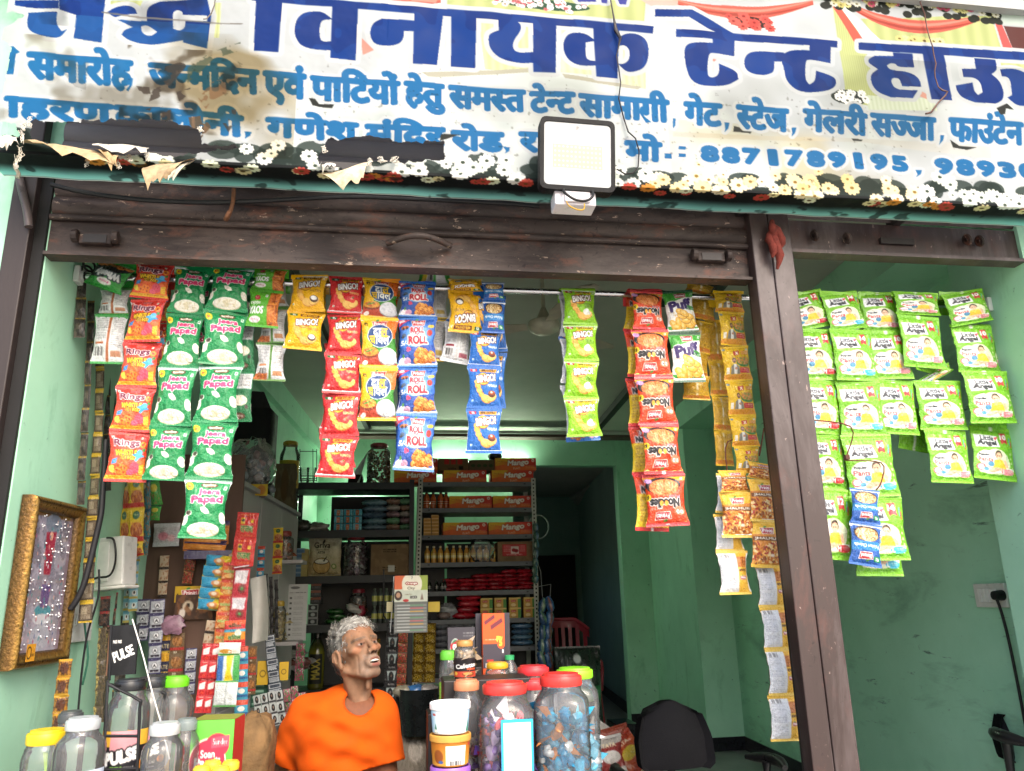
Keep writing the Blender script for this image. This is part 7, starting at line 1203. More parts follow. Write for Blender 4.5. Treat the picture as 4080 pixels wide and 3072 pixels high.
b = MB(); A, B_ = at(398, 1190, .95), at(500, 1206, .95); b.box((A[0], .95, B_[2]), (B_[0], 1.09, A[2]), '#2c2350'); tag(b.build('purple_packet', M_GLOSSY), 'flat dark purple packet at the bottom of the orange pile', 'packet')
sd('ketchup', lambda c: [(c.rect(4+50*i, 4, 46+50*i, 96, '#c9242c'), c.poly([(8+50*i, 34), (42+50*i, 20), (40+50*i, 60), (8+50*i, 66)], '#e9e4e2'), c.ell(24+50*i, 78, 14, 12, '#b51f22'), c.ell(30+50*i, 82, 9, 8, '#d9402e'), c.lines(12+50*i, 8, 40+50*i, 18, 1, '#f2c9b8', .8)) for i in (0, 1)], bg='#b01f27', fat=.1); ss('red ketchup sachet sheet two wide', 'ketchup', lin(438, 478, 1390, 420, 456, 1540, 4), .80)
sd('whitegreen', lambda c: (c.rect(0, 84, 100, 100, '#3f8f35'), c.ell(32, 66, 26, 16, '#c98f2a'), c.ell(66, 70, 22, 14, '#e6e0d2'), c.blob('#b9762a', 9, .6, .8, 3, 5, 50, 60, 84)), bg='#d6dcd8', fat=.2); sd('yellowtool', lambda c: (c.rect(0, 0, 28, 100, '#2f62a8'), c.rect(72, 0, 100, 100, '#3f9a4a'), c.poly([(40, 0), (70, 0), (62, 60), (72, 100), (34, 100), (44, 50)], '#e0c41e')), bg='#c9d4d6', fat=.2); sd('whitesilver', lambda c: (c.rect(0, 0, 100, 8, '#3f8f35'), c.rect(0, 92, 100, 100, '#3f8f35'), c.rect(46, 8, 54, 92, '#aeb4b4'), c.lines(8, 16, 42, 80, 8, '#8a9096', .6)), bg='#d3d8d8', fat=.2)
ss('green white and yellow snack strip right of the ketchup sheet', ['whitegreen', 'yellowtool', 'whitesilver'], [(474, 520, 1388), (470, 518, 1416), (466, 516, 1470), (460, 512, 1526)], .76)
sd('cyan', lambda c: (c.rect(0, 0, 100, 30, '#c2452c'), c.ell(50, 50, 26, 14, '#e9e2da'), c.rect(0, 70, 100, 82, '#2a5a8f')), bg='#3f9ab8', fat=.2); ss('cyan and orange sachet strip beside the snack strip', 'cyan', lin(514, 536, 1396, 505, 536, 1550, 4), .82); sd('cream', lambda c: (c.blob('#a36a4a', 16, .55, .7, 3), c.rect(0, 80, 100, 100, '#3a2c28')), bg='#c9b49a', fat=.14); ss('dark and cream sachet strip left of the orange lettered one', 'cream', lin(448, 468, 1340, 436, 458, 1396, 2), .94)
sd('beans', lambda c: (c.ell(50, 50, 34, 30, '#5a2f1c'), c.blob('#3a1c12', 8, .5, .8, 3), c.rect(0, 0, 100, 14, '#c99a2a'), c.rect(0, 88, 100, 100, '#c99a2a')), bg='#a9741e', fat=.3, narrow=.1); ss('yellow and dark brown candy strip below the gilt picture frame', 'beans', lin(126, 156, 1424, 108, 140, 1580, 4), .30)
sd('goldfoil', lambda c: (c.rect(0, 0, 100, 100, '#8a6a1e'), c.ell(50, 50, 36, 36, '#c9a83a'), c.blob('#efe09a', 12, .6, .9, 3), c.blob('#5a4412', 10, .62, .8, 4)), bg='#8a6a1e', fat=.35, narrow=.06)
for b_ in (D['goldfoil'].materials, D['goldfoil~'].materials): b_.clear(); b_.append(vcmat('gold_foil', .25, .6, .85, 0, var=.2, vscale=40, bump=.8, bscale=40, bdist=.01))
for k, (x0, X0) in enumerate(((894, 889), (918, 914))): ss(['left gold foil sachet strip hanging behind the seated man', 'right gold foil sachet strip hanging behind the seated man'][k], 'goldfoil', lin(x0, x0+24, 1346, X0, X0+26, 1474, 6), 1.9, group='gold foil sachet strips')
sd('nisha', lambda c: (c.poly([(20, 4), (90, 4), (80, 60), (30, 62)], '#a8b4b0'), c.ell(52, 40, 20, 32, '#0f0d0f'), c.ell(54, 34, 6, 9, '#6d5a4e'), c.text('Nisha', 58, 84, 12, '#d9d6d2', w=50)), h=104, bg='#141214', fat=.08); ss('black sachet strip printed with a white framed portrait', 'nisha', lin(836, 862, 1340, 826, 856, 1520, 5), 1.5, group='sachet strips behind the seated man')
sd('redbrown', lambda c: (c.blob('#b8342a', 14, .5, .9, 3), c.blob('#b99a52', 12, .62, .9, 5), c.rect(0, 90, 100, 100, '#5e4a20')), bg='#6d4428', fat=.2); ss('reddish brown sachet strip between the portraits and the gold foil', 'redbrown', lin(858, 882, 1366, 852, 876, 1500, 6), 1.7, group='sachet strips behind the seated man')
cv = Cv(80, 130, 60, '#5f625f'); cv.rect(0, 0, 80, 60, '#bfc4b4'); cv.poly([(0, 0), (34, 0), (18, 32), (0, 32)], '#c9623c'); cv.poly([(56, 0), (80, 0), (80, 34), (62, 34)], '#8fa048'); cv.ell(42, 20, 24, 26, '#d9d6c4'); cv.text('Orange', 41, 19, 5, '#f0efe8', w=26, halo=[('#8f2a22', .35)], bold=.03); cv.text('City', 40, 30, 7, '#7a7468', w=18, bold=.05); cv.rect(0, 34, 80, 58, '#b9c0b2'); cv.ell(10, 46, 9, 11, '#3a2c26'); cv.ell(10, 45, 5, 6, '#a9836a'); cv.text('merlin', 34, 43, 4, '#6d5a4a', w=16); cv.text('PARIS', 46, 50, 3.4, '#f0efe8', w=14, halo=[('#2a2a2a', .4)]); cv.poly([(62, 56), (66, 40), (70, 56)], '#7d6a60'); cv.ell(28, 57, 7, 3, '#b02a2a'); cv.text('7', 42, 6, 6, '#222')
for i in range(9): y = 66+i*7; cv.rect(3, y, 77, y+4.4, '#7d807e'); cv.rect(8, y+1, 44, y+2.6, '#b4b8b6'); cv.rect(38, y+1, 70, y+2.8, ['#4f8a5a', '#b8404e', '#c99a3a', '#8a9aa8'][i % 4])
w_ = wpx(851, 923, 1300, 1.2); o = carton('toothbrush_card', 'hanging display card of toothbrushes with an orange and green header', 'card', w_, w_*130/78, .012, on(851, 923, 1366, at(887, 1367, 1.2)[2], 1.2), cv, '#6a6d6a', mat=M_PRINT)
for k, (x0, x1) in enumerate(((835, 848), (925, 950))): carton('yellow_tag', ['small pale yellow tag left of the toothbrush card', 'yellow card tag right of the toothbrush card'][k], 'tag', wpx(x0, x1, 1310, 1.25), .045, .002, on(x0, x1, 1322, at(x0, 1322, 1.25)[2], 1.25), None, ['#b9b08a', '#a8922e'][k])
b = MB(); b.tube([at(851, 1245, 1.26), at(848, 1300, 1.26), at(843, 1366, 1.26)], .002, '#ccc', 5); b.tube([at(829, 1230, 1.3), at(829, 1330, 1.3), at(838, 1345, 1.3)], .0035, '#222', 5); b.tube([at(931, 1320, 1.3), at(931, 1345, 1.3), at(835, 1345, 1.3)], .0035, '#222', 5); tag(b.build('wire_stand', vcmat('rubber', .5, .4)), 'thin wire stand carrying the toothbrush card', 'stand')
# price list, black braids, curled paper, dark card strip with yellow tags
cv = Cv(44, 120, 40, '#c4c5c3'); cv.ell(16, 8, 10, 3, '#6a6a6a'); cv.lines(4, 18, 40, 20, 1, '#333', .9)
for i in range(8): cv.rect(5, 28+i*11, 10, 32+i*11, '#555'); cv.lines(14, 27+i*11, 34, 34+i*11, 2, '#888', .6, i)
carton('price_list', 'white price list card hanging on the cabinet side', 'card', wpx(617, 660, 1320, 2.6), wpx(617, 660, 1320, 2.6)*2.8, .003, on(617, 660, 1384, at(638, 1384, 2.6)[2], 2.6), cv, '#b4b5b3')
sd('braid', lambda c: c.blob('#3a322e', 12, .55, .8, 3), bg='#141113', fat=.5, narrow=.2)
for k, x in enumerate((570, 581, 592)): ss(['black hair tie strip hanging left of the price list', 'middle black hair tie strip left of the price list', 'black hair tie strip nearest the price list'][k], 'braid', lin(x, x+9, 1240+6*k, x+2, x+10, 1378, 6), 1.35, group='black hair tie strips')
sd('razor', lambda c: (c.rect(8, 10, 92, 46, '#c2c6ca'), c.rect(14, 16, 86, 40, '#3a4250'), c.rect(8, 54, 92, 92, '#b9bec4'), c.lines(16, 60, 84, 86, 3, '#39424f', .9)), bg='#2a3440', fat=.06); ss('dark blue and white razor card strip between two yellow tags', 'razor', lin(572, 592, 1372, 580, 612, 1500, 5), 1.2, group=None)
for k, (x0, x1, y0, y1) in enumerate(((554, 578, 1428, 1480), (602, 622, 1430, 1470))): cv = Cv(40, 60, 24, '#b9961e'); cv.ell(20, 32, 11, 9, '#6a5410'); cv.ell(20, 32, 8, 6, '#b9961e'); carton('yellow_tag', ['yellow tag left of the razor cards', 'yellow tag right of the razor cards'][k], 'tag', wpx(x0, x1, 1440, 1.22), at(x0, y0, 1.22)[2]-at(x0, y1, 1.22)[2], .002, on(x0, x1, y1, at(x0, y1, 1.22)[2], 1.22), cv, '#a8861a', rz=.1)
b = MB(); P = np.array([[at(540+34*u+6*math.sin(v*2.4), 1250+140*v-8*u, 1.15+.05*math.sin(2.6*u+v)) for u in np.linspace(0, 1, 10)] for v in np.linspace(0, 1, 14)]); b.grid(P, '#c3c2bc'); b.grid(P+(0, .003, 0), '#a9a8a2', flip=True); p_ = tag(b.build('curled_paper', M_PRINT, smooth=60), 'curled white paper sheet hanging right of the red sachets', 'paper')
sd('hair', lambda c: (c.ell(50, 40, 24, 30, '#1b191b'), c.ell(52, 36, 9, 12, '#8a7468'), c.rect(0, 76, 100, 92, '#3a3a3e')), bg='#b4b9b8', fat=.1)
for k, (x, y) in enumerate(((546, 1502), (562, 1498), (578, 1494), (594, 1492))): ss(['white portrait sachet strip, leftmost of the slanting row', 'white portrait sachet strip, second of the slanting row', 'white portrait sachet strip, third of the slanting row', 'white portrait sachet strip touching the pink sachets'][k], 'hair', lin(x, x+15, y, x+10, x+26, y+74, 3), 1.0, group='white portrait sachet strips in a slanting row')
sd('pinkgreen', lambda c: (c.blob('#3a7a3a', 12, .5, .9, 3), c.blob('#c9d4cc', 10, .68, .8, 4)), bg='#a33a5e', fat=.3)
for k, (x, y) in enumerate(((612, 1488), (628, 1482), (645, 1496))): ss(['pink and green sachet strip just left of the orange shirt', 'pink and green sachet strip in the middle by the orange shirt', 'pink and green sachet strip partly behind the orange shirt'][k], 'pinkgreen', lin(x, x+16, y, x+6, x+22, y+80, 3), 1.05, group='pink and green sachet strips')
gb_ = Cv(40, 14, 20, '#1f4a38'); gb_.rect(4, 4, 30, 9, '#7da28f'); go_ = gb_.out()
for j in range(5): carton('green_box', 'small dark green box stacked below the left yellow tag', 'box', .07, .025, .08, on(541, 575, 1530, at(556, 1528, 1.25)[2]+j*.0258, 1.25), go_, '#173a2b', 'small dark green boxes')
# clear jars on the cabinet side
jpx('clear jar with a red lid standing by the cabinet edge', 613, 40, 1146, at(613, 1210, 2.3)[2], 2.3, '#8f2a26', fill=['#a3502c', '#8a6a3a', '#6a4a34'], fillh=.6, sweets=.03, fname=('sweets', 'orange sweets in the jar by the cabinet edge')); b = MB(); q = at(613, 1211, 2.3); b.box((q[0]-.3, 2.2, q[2]-.02), (q[0]+.12, 2.42, q[2]-.001), '#9a9896'); tag(b.build('wall_shelf', M_CAB), 'short white shelf board under the red lidded jar by the cabinet', 'shelf')
jpx('tall clear jar with a yellow lid hanging beside the price list', 602, 28, 1296, at(602, 1384, 2.2)[2], 2.2, '#b9962a', fill=['#a89a6a', '#8f8458'], fillh=.8, sweets=.03, fname=('sweets', 'yellowish sweets in the tall jar beside the price list')); b = MB(); q = at(602, 1385, 2.2); b.box((q[0]-.25, 2.1, q[2]-.02), (q[0]+.12, 2.32, q[2]-.001), '#9a9896'); tag(b.build('wall_shelf', M_CAB), 'short white shelf board under the tall yellow lidded jar', 'shelf')
sd('goldedge', lambda c: (c.rect(0, 0, 30, 100, '#b9a45a'), c.blob('#3a3328', 14, .5, .8, 3)), bg='#5f523a', fat=.3, narrow=.1); ss('dull gold sachet strip hanging edge-on left of the black sign', 'goldedge', lin(213, 232, 1356, 200, 222, 1560, 6), .6); ss('dark edge-on sachet strip behind the black sign', 'dark', lin(246, 260, 1450, 240, 256, 1530, 2), .6); sd('brownfood', lambda c: (c.blob('#8a6a52', 16, .5, .8, 3), c.rect(0, 0, 100, 12, '#b03040')), bg='#3d2d28', fat=.15); ss('brown and pink sachet strip near the meter box', 'brownfood', lin(219, 241, 1350, 212, 236, 1364, 1), .74)
for k, (ky, x0, x1, y0, X0, X1, y1, n, Y, lb_) in enumerate((('goldedge', 226, 244, 1366, 214, 232, 1560, 6, .7, 'gold edged sachet strip behind the black sign'), ('dark', 262, 280, 1330, 252, 270, 1470, 5, .9, 'dark sachet strip under the pale blue portraits'), ('brownfood', 232, 254, 1280, 226, 248, 1350, 2, .82, 'brown food sachet strip beside the maroon one'), ('cream', 345, 366, 1200, 340, 360, 1290, 3, 1.07, 'cream sachet strip on the bare plywood'), ('redbrown', 400, 424, 1206, 392, 414, 1262, 2, 1.06, 'reddish sachet strip below the orange pile'), ('bluewhite', 520, 540, 1230, 512, 532, 1330, 4, .98, 'pale blue sachet strip right of the red column'), ('p9', 536, 556, 1396, 530, 552, 1500, 3, 1.1, 'brown sachet strip right of the cyan one'), ('cyan', 558, 574, 1180, 554, 570, 1250, 3, 1.5, 'cyan sachet strip high beside the cabinet'), ('chana', 590, 612, 1140, 588, 610, 1240, 3, 1.7, 'yellow snack strip on the cabinet side'), ('pinkgreen', 640, 660, 1390, 636, 656, 1470, 3, 1.9, 'pink and green strip behind the seated person'), ('silverA', 402, 426, 1400, 396, 420, 1500, 4, .96, 'silver and violet strip before the wooden post'), ('goldfoil', 800, 822, 1380, 796, 818, 1450, 3, 2.2, 'gold foil strip low behind the seated person'))): ss(lb_, ky, lin(x0, x1, y0, X0, X1, y1, n), Y)
# ---------------------------------------------------------------- gilt picture frame on the left wall
FX = XL+.035; A = onwall(75, 1065, FX); B_ = onwall(187, 1103, FX); y0, y1, z1, z0 = A[1]-.01, B_[1]-.02, A[2]-.005, 1.332
pf = empty('picture_frame', (wx(FX, y0), y0, z0), 'gilt picture frame with beaded artwork leaning on the left green wall', 'picture', rot=(0, 0, math.atan2(1, SH))); FW, FH = y1-y0, z1-z0
M_GILT = vcmat('gilt', .35, .6, .6, 0, var=.6, vscale=90, bump=.6, bscale=110, bdist=.004)
gp_ = [(0, .03), (.0, 0), (.006, -.012), (.016, -.016), (.024, -.010), (.034, -.008), (.042, -.002), (.044, .01)]
def rail(x0, z0_, x1, z1_, inx, inz):
    b = MB(); n = 60; P = []
    for t in np.linspace(0, 1, n):
        P.append([((x0+(x1-x0)*t)+inx*d+(1 if abs(x1-x0) > abs(z1_-z0_) else 0)*(d*(1-2*t)), y_-.0025*abs(math.sin(t*math.pi*(22 if abs(x1-x0) > abs(z1_-z0_) else 32)))*(1 if .004 < d < .02 else 0), (z0_+(z1_-z0_)*t)+inz*d+(1 if abs(x1-x0) < abs(z1_-z0_) else 0)*(d*(1-2*t))) for d, y_ in gp_])
    c = np.array([hx(q) for q in ('#5a3f20', '#7a5726', '#a37d38', '#3a2a14', '#a38340', '#8a662e', '#5e4420', '#3e2c14')]); b.grid(np.array(P), np.broadcast_to(c, (n, 8, 3)), flip=(inx+inz < 0) ^ (abs(x1-x0) > abs(z1_-z0_))); return b.build('rail', M_GILT, pf, smooth=50)
rail(0, 0, FW, 0, 0, 1); rail(0, FH, FW, FH, 0, -1); rail(0, 0, 0, FH, 1, 0); rail(FW, 0, FW, FH, -1, 0)
b = MB(); b.box((.001, .011, .001), (FW-.001, .03, FH-.001), '#7a4e26'); b.build('backing', M_CARD, pf)
cv = Cv(FW-.088, FH-.088, 90, '#8d8a97'); w_, h_ = cv.w, cv.h; cv.grad('#6f6b7a', '#9a97a3', 0, 0, w_, h_); cv.blob('#b4afbe', .03, .5, .6, 4); cv.rect(0, 0, w_, .012, '#7a5a38'); cv.rect(w_-.02, 0, w_, h_, '#8a6f7a', .6); cv.ell(w_/2, .03, .05, .03, '#7a8494'); cv.poly([(w_*.35, .06), (w_*.6, .055), (w_*.56, .19), (w_*.4, .19)], '#9c2b44'); cv.ell(w_*.48, .07, .012, .014, '#d9a58c'); cv.ell(w_*.5, .3, .05, .02, '#2f8a9a'); cv.ell(w_*.5, .325, .055, .016, '#c9cdd4'); cv.poly([(w_*.4, .22), (w_*.62, .22), (w_*.6, .29), (w_*.42, .29)], '#5a4a80'); cv.ell(w_*.5, .38, .06, .04, '#a9adb8')
g = np.random.default_rng(4)
for _ in range(90): cv.ell(g.uniform(.01, w_-.02), g.uniform(.02, h_-.02), .0035, .006, ['#e9e4ee', '#4a5f8a', '#b04a6a', '#e9b0a0', '#3f8a8f'][g.integers(5)], al=.8)
b = MB(); facegrid(b, cv.out(), w_, h_, .0095, .044, .044); 
for _ in range(99): p = (.05+g.random()*(w_-.012), .006, .05+g.random()*(h_-.012)); b.lathe([(0, -.003), (.0024, -.0016), (.003, 0), (.0024, .0016), (0, .003)], '#f2f2f4', 6, c=p)
for i in range(0): a = 0; b.lathe([(0, -.003), (.003, 0), (0, .003)], '#f4f4f6', 6, c=(.044+w_/2-.07*math.cos(a), .006, .044+h_-.02-.06*math.sin(a)))
b.build('artwork', vcmat('pearl', .25, .6, 0, .5), pf, smooth=80)
cv = Cv(.052, .05, 26, '#d9982a'); cv.ell(.017, .025, .013, .018, '#3a2a10'); cv.ell(.017, .025, .01, .014, '#d9982a'); cv.text('Ashok', .036, .03, .011, '#3a2a10', w=.024); b = MB(); facegrid(b, cv.out(), .052, .05, -.018, .052, .02); b.build('sticker', M_PRINT, pf)
# switch plate and wires on the left wall
q = onwall(172, 1338, XL+.012); sp = empty('switch_plate', q, 'white switch plate with hanging wires beside the gilt frame', 'switch plate', rot=(0, 0, math.atan2(1, SH))); b = MB(); b.box((-.09, -.008, -.075), (.09, .01, .075), '#cfd6d0'); b.box((-.05, -.014, -.02), (-.03, -.0085, .02), '#bfc6c0'); b.build('plate', M_WP, sp, bevel=.004)
b = MB(); b.box((.012, -.02, -.01), (.022, -.0085, .04), '#c9402c'); b.build('red_indicator', M_PLAS, sp)
for k, pts in enumerate((((214, 1230), (212, 1290), (190, 1365), (178, 1440), (172, 1500), (168, 1545)), ((186, 1300), (183, 1350), (190, 1420), (178, 1480)))): b = MB(); b.tube([at(x, y, .42+.05*k) for x, y in pts], .0035, ['#15171a', '#2f6a55'][k], 6); tag(b.build('wire', vcmat('rubber', .5, .4), smooth=60), ['black wire running down the wall below the switch plate', 'thin green wire looping below the switch plate'][k], 'wire')
# ================================================================ the counter and its jars
CT = .93
ct = empty('shop_counter', (-.22, -.1, 0), 'low wooden shop counter under the rows of plastic jars', 'counter'); M_CTR = surf('counter_laminate', '#6f5a48', '#5f4c3d', 4, stretch=(.2, 1, 1), rough=.4)
b = MB(); b.box((-.92, -.30, CT-.03), (.92, .27, CT)); b.build('top', M_CTR, ct, bevel=.004); b = MB(); b.box((-.9, -.26, .004), (.9, -.22, CT-.031)); b.build('front_panel', M_CTR, ct)
for sx in (-.9, .86): b = MB(); b.box((sx, -.219, .004), (sx+.04, .25, CT-.031)); b.build('side_panel', M_CTR, ct)
JY = 'jars on the counter'
def lb(w, h, n, bg, f): c = Cv(w, h, n, bg); f(c); return c
jpx('clear jar with a yellow lid at the left end of the counter', 96, 94, 1571, CT, -.10, '#e0c420', lr=.86, lh=.035, cv=lb(100, 50, 40, '#e9e6e2', lambda c: (c.rect(0, 0, 100, 6, '#222'), c.rect(60, 10, 100, 50, '#8f3a44'), c.lines(6, 14, 54, 40, 4, '#777'))), lab=(.1, .42), fill=['#e4e4dc', '#a9d06a', '#d9d2c4', '#7d6a5a'], fillh=.5, sweets=.03, group=JY, fname=('sweets', 'pale sweets in the yellow lidded jar at the counter end'))
jpx('clear jar with a grey lid and blue label on the counter', 175, 108, 1545, CT, -.16, '#b4b8ba', ribs=22, lr=.66, cv=lb(120, 50, 70, '#1f5fa8', lambda c: (c.rect(0, 0, 120, 8, '#c9d4e6'), c.text('GUM', 92, 30, 18, '#fbfbfb', w=44, bold=.1), c.lines(10, 14, 60, 44, 5, '#5f9ad4', .8))), lab=(.34, .64), labw=2.7, group=JY)
jpx('small clear jar with a dark grey lid behind the two left jars', 148, 70, 1532, CT, .06, '#4a4e50', group=JY, ribs=14)
PL = lambda: lb(130, 78, 80, '#15131a', lambda c: (c.rect(0, 0, 130, 26, '#e9b23a'), c.rect(34, 0, 100, 32, '#d99aa0'), c.poly([(0, 26), (50, 36), (90, 28), (130, 34), (130, 78), (0, 78)], '#15131a'), c.text('PULSE', 62, 42, 19, '#f4f2ee', w=72, bold=.1, rot=-8, halo=[('#15131a', .15)]), c.text('TRIPLE', 52, 62, 7, '#7fc23a', w=26, bold=.05), c.text('TREAT', 80, 62, 6, '#e9e6dc', w=22), c.ell(108, 58, 12, 7, '#e08a2a'), c.lines(36, 70, 90, 73, 1, '#999')))
jpx('large clear candy jar with a black lid and black orange label', 278, 94, 1463, CT, -.02, '#232427', ribs=24, lr=.72, cv=PL(), lab=(.36, .70), labw=2.6, fill=['#2a2228', '#d0647e', '#b9b0b4', '#c99a2c', '#3a2f38', '#e4d6da', '#6d3a4a'], fillh=.34, sweets=.026, group=JY, fname=('sweets', 'black and pink wrapped candy in the black lidded jar'))
jpx('second candy jar with a black lid behind the large one', 325, 84, 1458, CT, .12, '#2b2d30', ribs=24, lr=.72, cv=PL(), lab=(.34, .66), labw=2.6, group=JY)
jpx('clear jar with a bright green lid beside the candy jars', 377, 82, 1457, CT, .14, '#6ccf24', ribs=24, lr=.66, lh=.03, group=JY, fill=['#b98a3a', '#c9a04a'], fillh=.3, sweets=.03, fname=('sweets', 'yellow brown sweets in the green lidded jar'))
jpx('clear ridged jar with a pale grey lid before the green box', 353, 90, 1556, CT, -.18, '#b9bcbc', ribs=20, lr=.70, grooves=5, group=JY); jpx('clear jar with a grey green lid behind the pale grey lidded one', 400, 60, 1548, CT, -.02, '#7d8886', group=JY, ribs=16)
cv = lb(86, 104, 70, '#55b53a', lambda c: (c.grad('#6cc24a', '#4fae36', 0, 0, 86, 104), c.ell(36, 46, 37, 26, '#f0e6cf'), c.ell(36, 46, 35, 24, '#c9364e'), c.ell(54, 28, 24, 13, '#c9364e'), c.poly([(42, 20), (78, 17), (78, 29), (42, 31)], '#d9566a'), c.text('Sunder', 60, 24, 7, '#fff', w=30, halo=[('#b02a3a', .1)]), c.text('Soan', 36, 37, 8, '#fbf6ee', w=28, bold=.06), c.text('Papdi', 36, 48, 13, '#fbf6ee', w=50, bold=.07), c.poly([(40, 72), (60, 54), (80, 70), (70, 80)], '#e9c27a'), c.lines(6, 62, 24, 66, 1, '#fff')))
w_ = wpx(410, 503, 1600, .0); carton('sweet_box', 'bright green sweet box with a red and white oval label on the counter', 'box', w_, at(450, 1556, .0)[2]-CT, .12, on(410, 500, 1640, CT, .0), cv, '#4fa838', rz=-.06, top='#8a8f3a', right='#b8302c', bevel=0)
for k, (x, y, Y) in enumerate(((432, 1652, -.20), (474, 1652, -.21), (455, 1640, -.13), (495, 1640, -.12))): jpx(['small jar with a flat yellow lid, front left of four', 'small jar with a flat yellow lid, front right of four', 'small jar with a flat yellow lid, rear left of four', 'small jar with a flat yellow lid, rear right of four'][k], x, 40, y, CT, Y, '#e3c43a', lr=.92, lh=.022, group='small jars with flat yellow lids', fill=['#e4c95a', '#d9b24a'], fillh=.7, sweets=.025, fname=('sweets', 'yellow sweets in the %s small yellow lidded jar' % ['first', 'second', 'third', 'fourth'][k]))
# black sign on its wire stand
ws = empty('wire_stand', (at(250, 1600, -.06)[0], -.06, CT), 'black wire stand round the candy jars with a square black sign on top', 'stand'); Lw = np.array(ws.location); b = MB(); Yf, Yr = -.12, .10
def T_(pts, Y, r=.0042): b.tube([at(x, y, Y)-Lw for x, y in pts], r, '#1c1c1f', 6)
T_(((233, 1470), (228, 1560), (222, 1668), (216, 1760)), Yf); T_(((233, 1478), (300, 1512), (302, 1530), (296, 1668), (292, 1760)), Yf); T_(((318, 1490), (353, 1496), (356, 1506), (352, 1540)), Yr); T_(((229, 1590), (298, 1590)), Yf); T_(((224, 1663), (296, 1660)), Yf); T_(((240, 1350), (236, 1470)), .0)
b.tube([at(233, 1478, Yf)-Lw, at(318, 1490, Yr)-Lw], .0042, '#1c1c1f', 6); b.build('frame', vcmat('rubber', .5, .4), ws, smooth=60)
cv = lb(70, 108, 70, '#101012', lambda c: (c.blob('#1a1a1c', 20, .5, .8, 3), c.text('PASS PASS', 22, 36, 7, '#e9e6e0', w=20, bold=.03), c.text('PULSE', 38, 62, 22, '#f2efe8', w=48, bold=.04, rot=-20), c.rect(0, 0, 4, 108, '#6a4a34')))
A, B_ = at(238, 1354, .03), at(304, 1350, .03); w_ = B_[0]-A[0]; h_ = A[2]-at(240, 1462, .03)[2]; b = MB(); facegrid(b, cv.out(), w_, h_, 0); b.box((-w_/2, .0008, 0), (w_/2, .006, h_), '#141416'); b.build('sign_plate', M_PRINT, ws, loc=((A[0]+B_[0])/2-Lw[0], .03-Lw[1], at(240, 1462, .03)[2]-Lw[2]+.004), rot=(0, -.03, -.12))
b = MB(); b.tube([at(286, 1338, -.02), at(310, 1420, -.04), at(330, 1500, -.06), at(350, 1570, -.08), at(366, 1640, -.1)], .0022, '#d9d6d0', 5); tag(b.build('white_string', vcmat('thread', .9, .1)), 'white string slanting down from the black sign over the jars', 'string')
# brown cloth covered sack behind the green box
b = MB(); pillow(b, at(538, 1640, .38)+(0, 0, -.03), .15, .26, .34, '#7d6140', (0, .12, 0), 26, 18, 3.4, .10, 4); o = tag(b.build('tan_sack', vcmat('sacking', .85, .25, var=.3, vscale=20, bump=.5, bscale=30, bdist=.02), smooth=70), 'shiny tan sack standing beside the man in the orange shirt', 'sack')
b = MB(); q = at(545, 1640, .38); b.box((q[0]-.13, .28, FLOOR), (q[0]+.13, .5, q[2]-.17), '#5a4636'); tag(b.build('wooden_stool', M_CTR, bevel=.006), 'low wooden stool under the tan sack', 'stool')
# ---- right end: tubs and candy jars
def tub(label, x0, x1, y0, h, z, Y, col, lid, cv): 
    w_ = wpx(x0, x1, y0+30, Y); r = w_/2; e = empty('ice_cream_tub', (at((x0+x1)/2, y0+40, Y)[0], Y, z), label, 'tub', 'ice cream tubs stacked on the counter'); b = MB(); b.lathe([(0, 0), (r*.80, 0), (r*.82, .004), (r*.93, h*.82), (r*.93, h*.9)], col, 32); b.build('body', M_PLAS, e, smooth=40)
    b = MB(); b.lathe([(r*.99, h*.78), (r, h*.8), (r, h*.97), (r*.96, h), (r*.9, h*.985), (r*.88, h*.93), (0, h*.93)], lid, 32); b.build('lid', M_PLAS, e, smooth=40)
    if cv: art = cv.out(); ny, nx = art.shape[:2]; th = np.linspace(-1.5, 1.5, nx)-math.pi/2; t = np.linspace(.75, .04, ny)[:, None]; rr = r*(.825+.105*t/.82)+.0012; P = np.stack([rr*np.cos(th), rr*np.sin(th), np.broadcast_to(t*h, (ny, nx))], -1); b = MB(); b.grid(P, art); b.build('label', M_PRINT, e, smooth=60)
    return e
TY = -.22; z2, z1_ = at(972, 1581, TY)[2], at(972, 1650, TY)[2]; ht = at(972, 1515, TY)[2]-z2
wt = lb(120, 60, 60, '#eef2f4', lambda c: (c.grad('#7fb8dc', '#eef4f6', 0, 0, 30, 60, 0), c.grad('#eef4f6', '#7fb8dc', 90, 0, 120, 60, 0), c.rect(36, 0, 86, 60, '#f6f7f7'), c.rect(14, 8, 24, 14, '#b8343e'), c.poly([(16, 60), (22, 34), (28, 60)], '#2f7a5a'), c.poly([(98, 58), (106, 24), (112, 58)], '#2f7a5a'), c.lines(62, 46, 82, 47, 1, '#333'), c.ell(22, 54, 6, 5, '#e9e4da')))
ot = lb(120, 60, 60, '#c8802a', lambda c: (c.grad('#b5691e', '#d99a3a', 0, 0, 120, 60), c.rect(48, 8, 92, 58, '#f2f1ec'), c.bars(56, 46, 84, 58), c.ell(30, 36, 12, 18, '#8a4a1c'), c.rect(100, 4, 112, 10, '#b8343e'), c.ell(36, 50, 6, 4, '#3a5a9a')))
tub('white ice cream tub with palm trees, topmost of three', 928, 1017, 1515, ht, z2, TY, '#eef0f0', '#f2f4f4', wt); tub('orange ice cream tub in the middle of three', 928, 1018, 1584, z2-z1_-.002, z1_, TY, '#c8802a', '#d9a04a', ot); tub('purple lidded ice cream tub at the bottom of three', 929, 1017, 1652, z1_-CT-.002, CT, TY, '#8f5ab0', '#9a62bf', None)
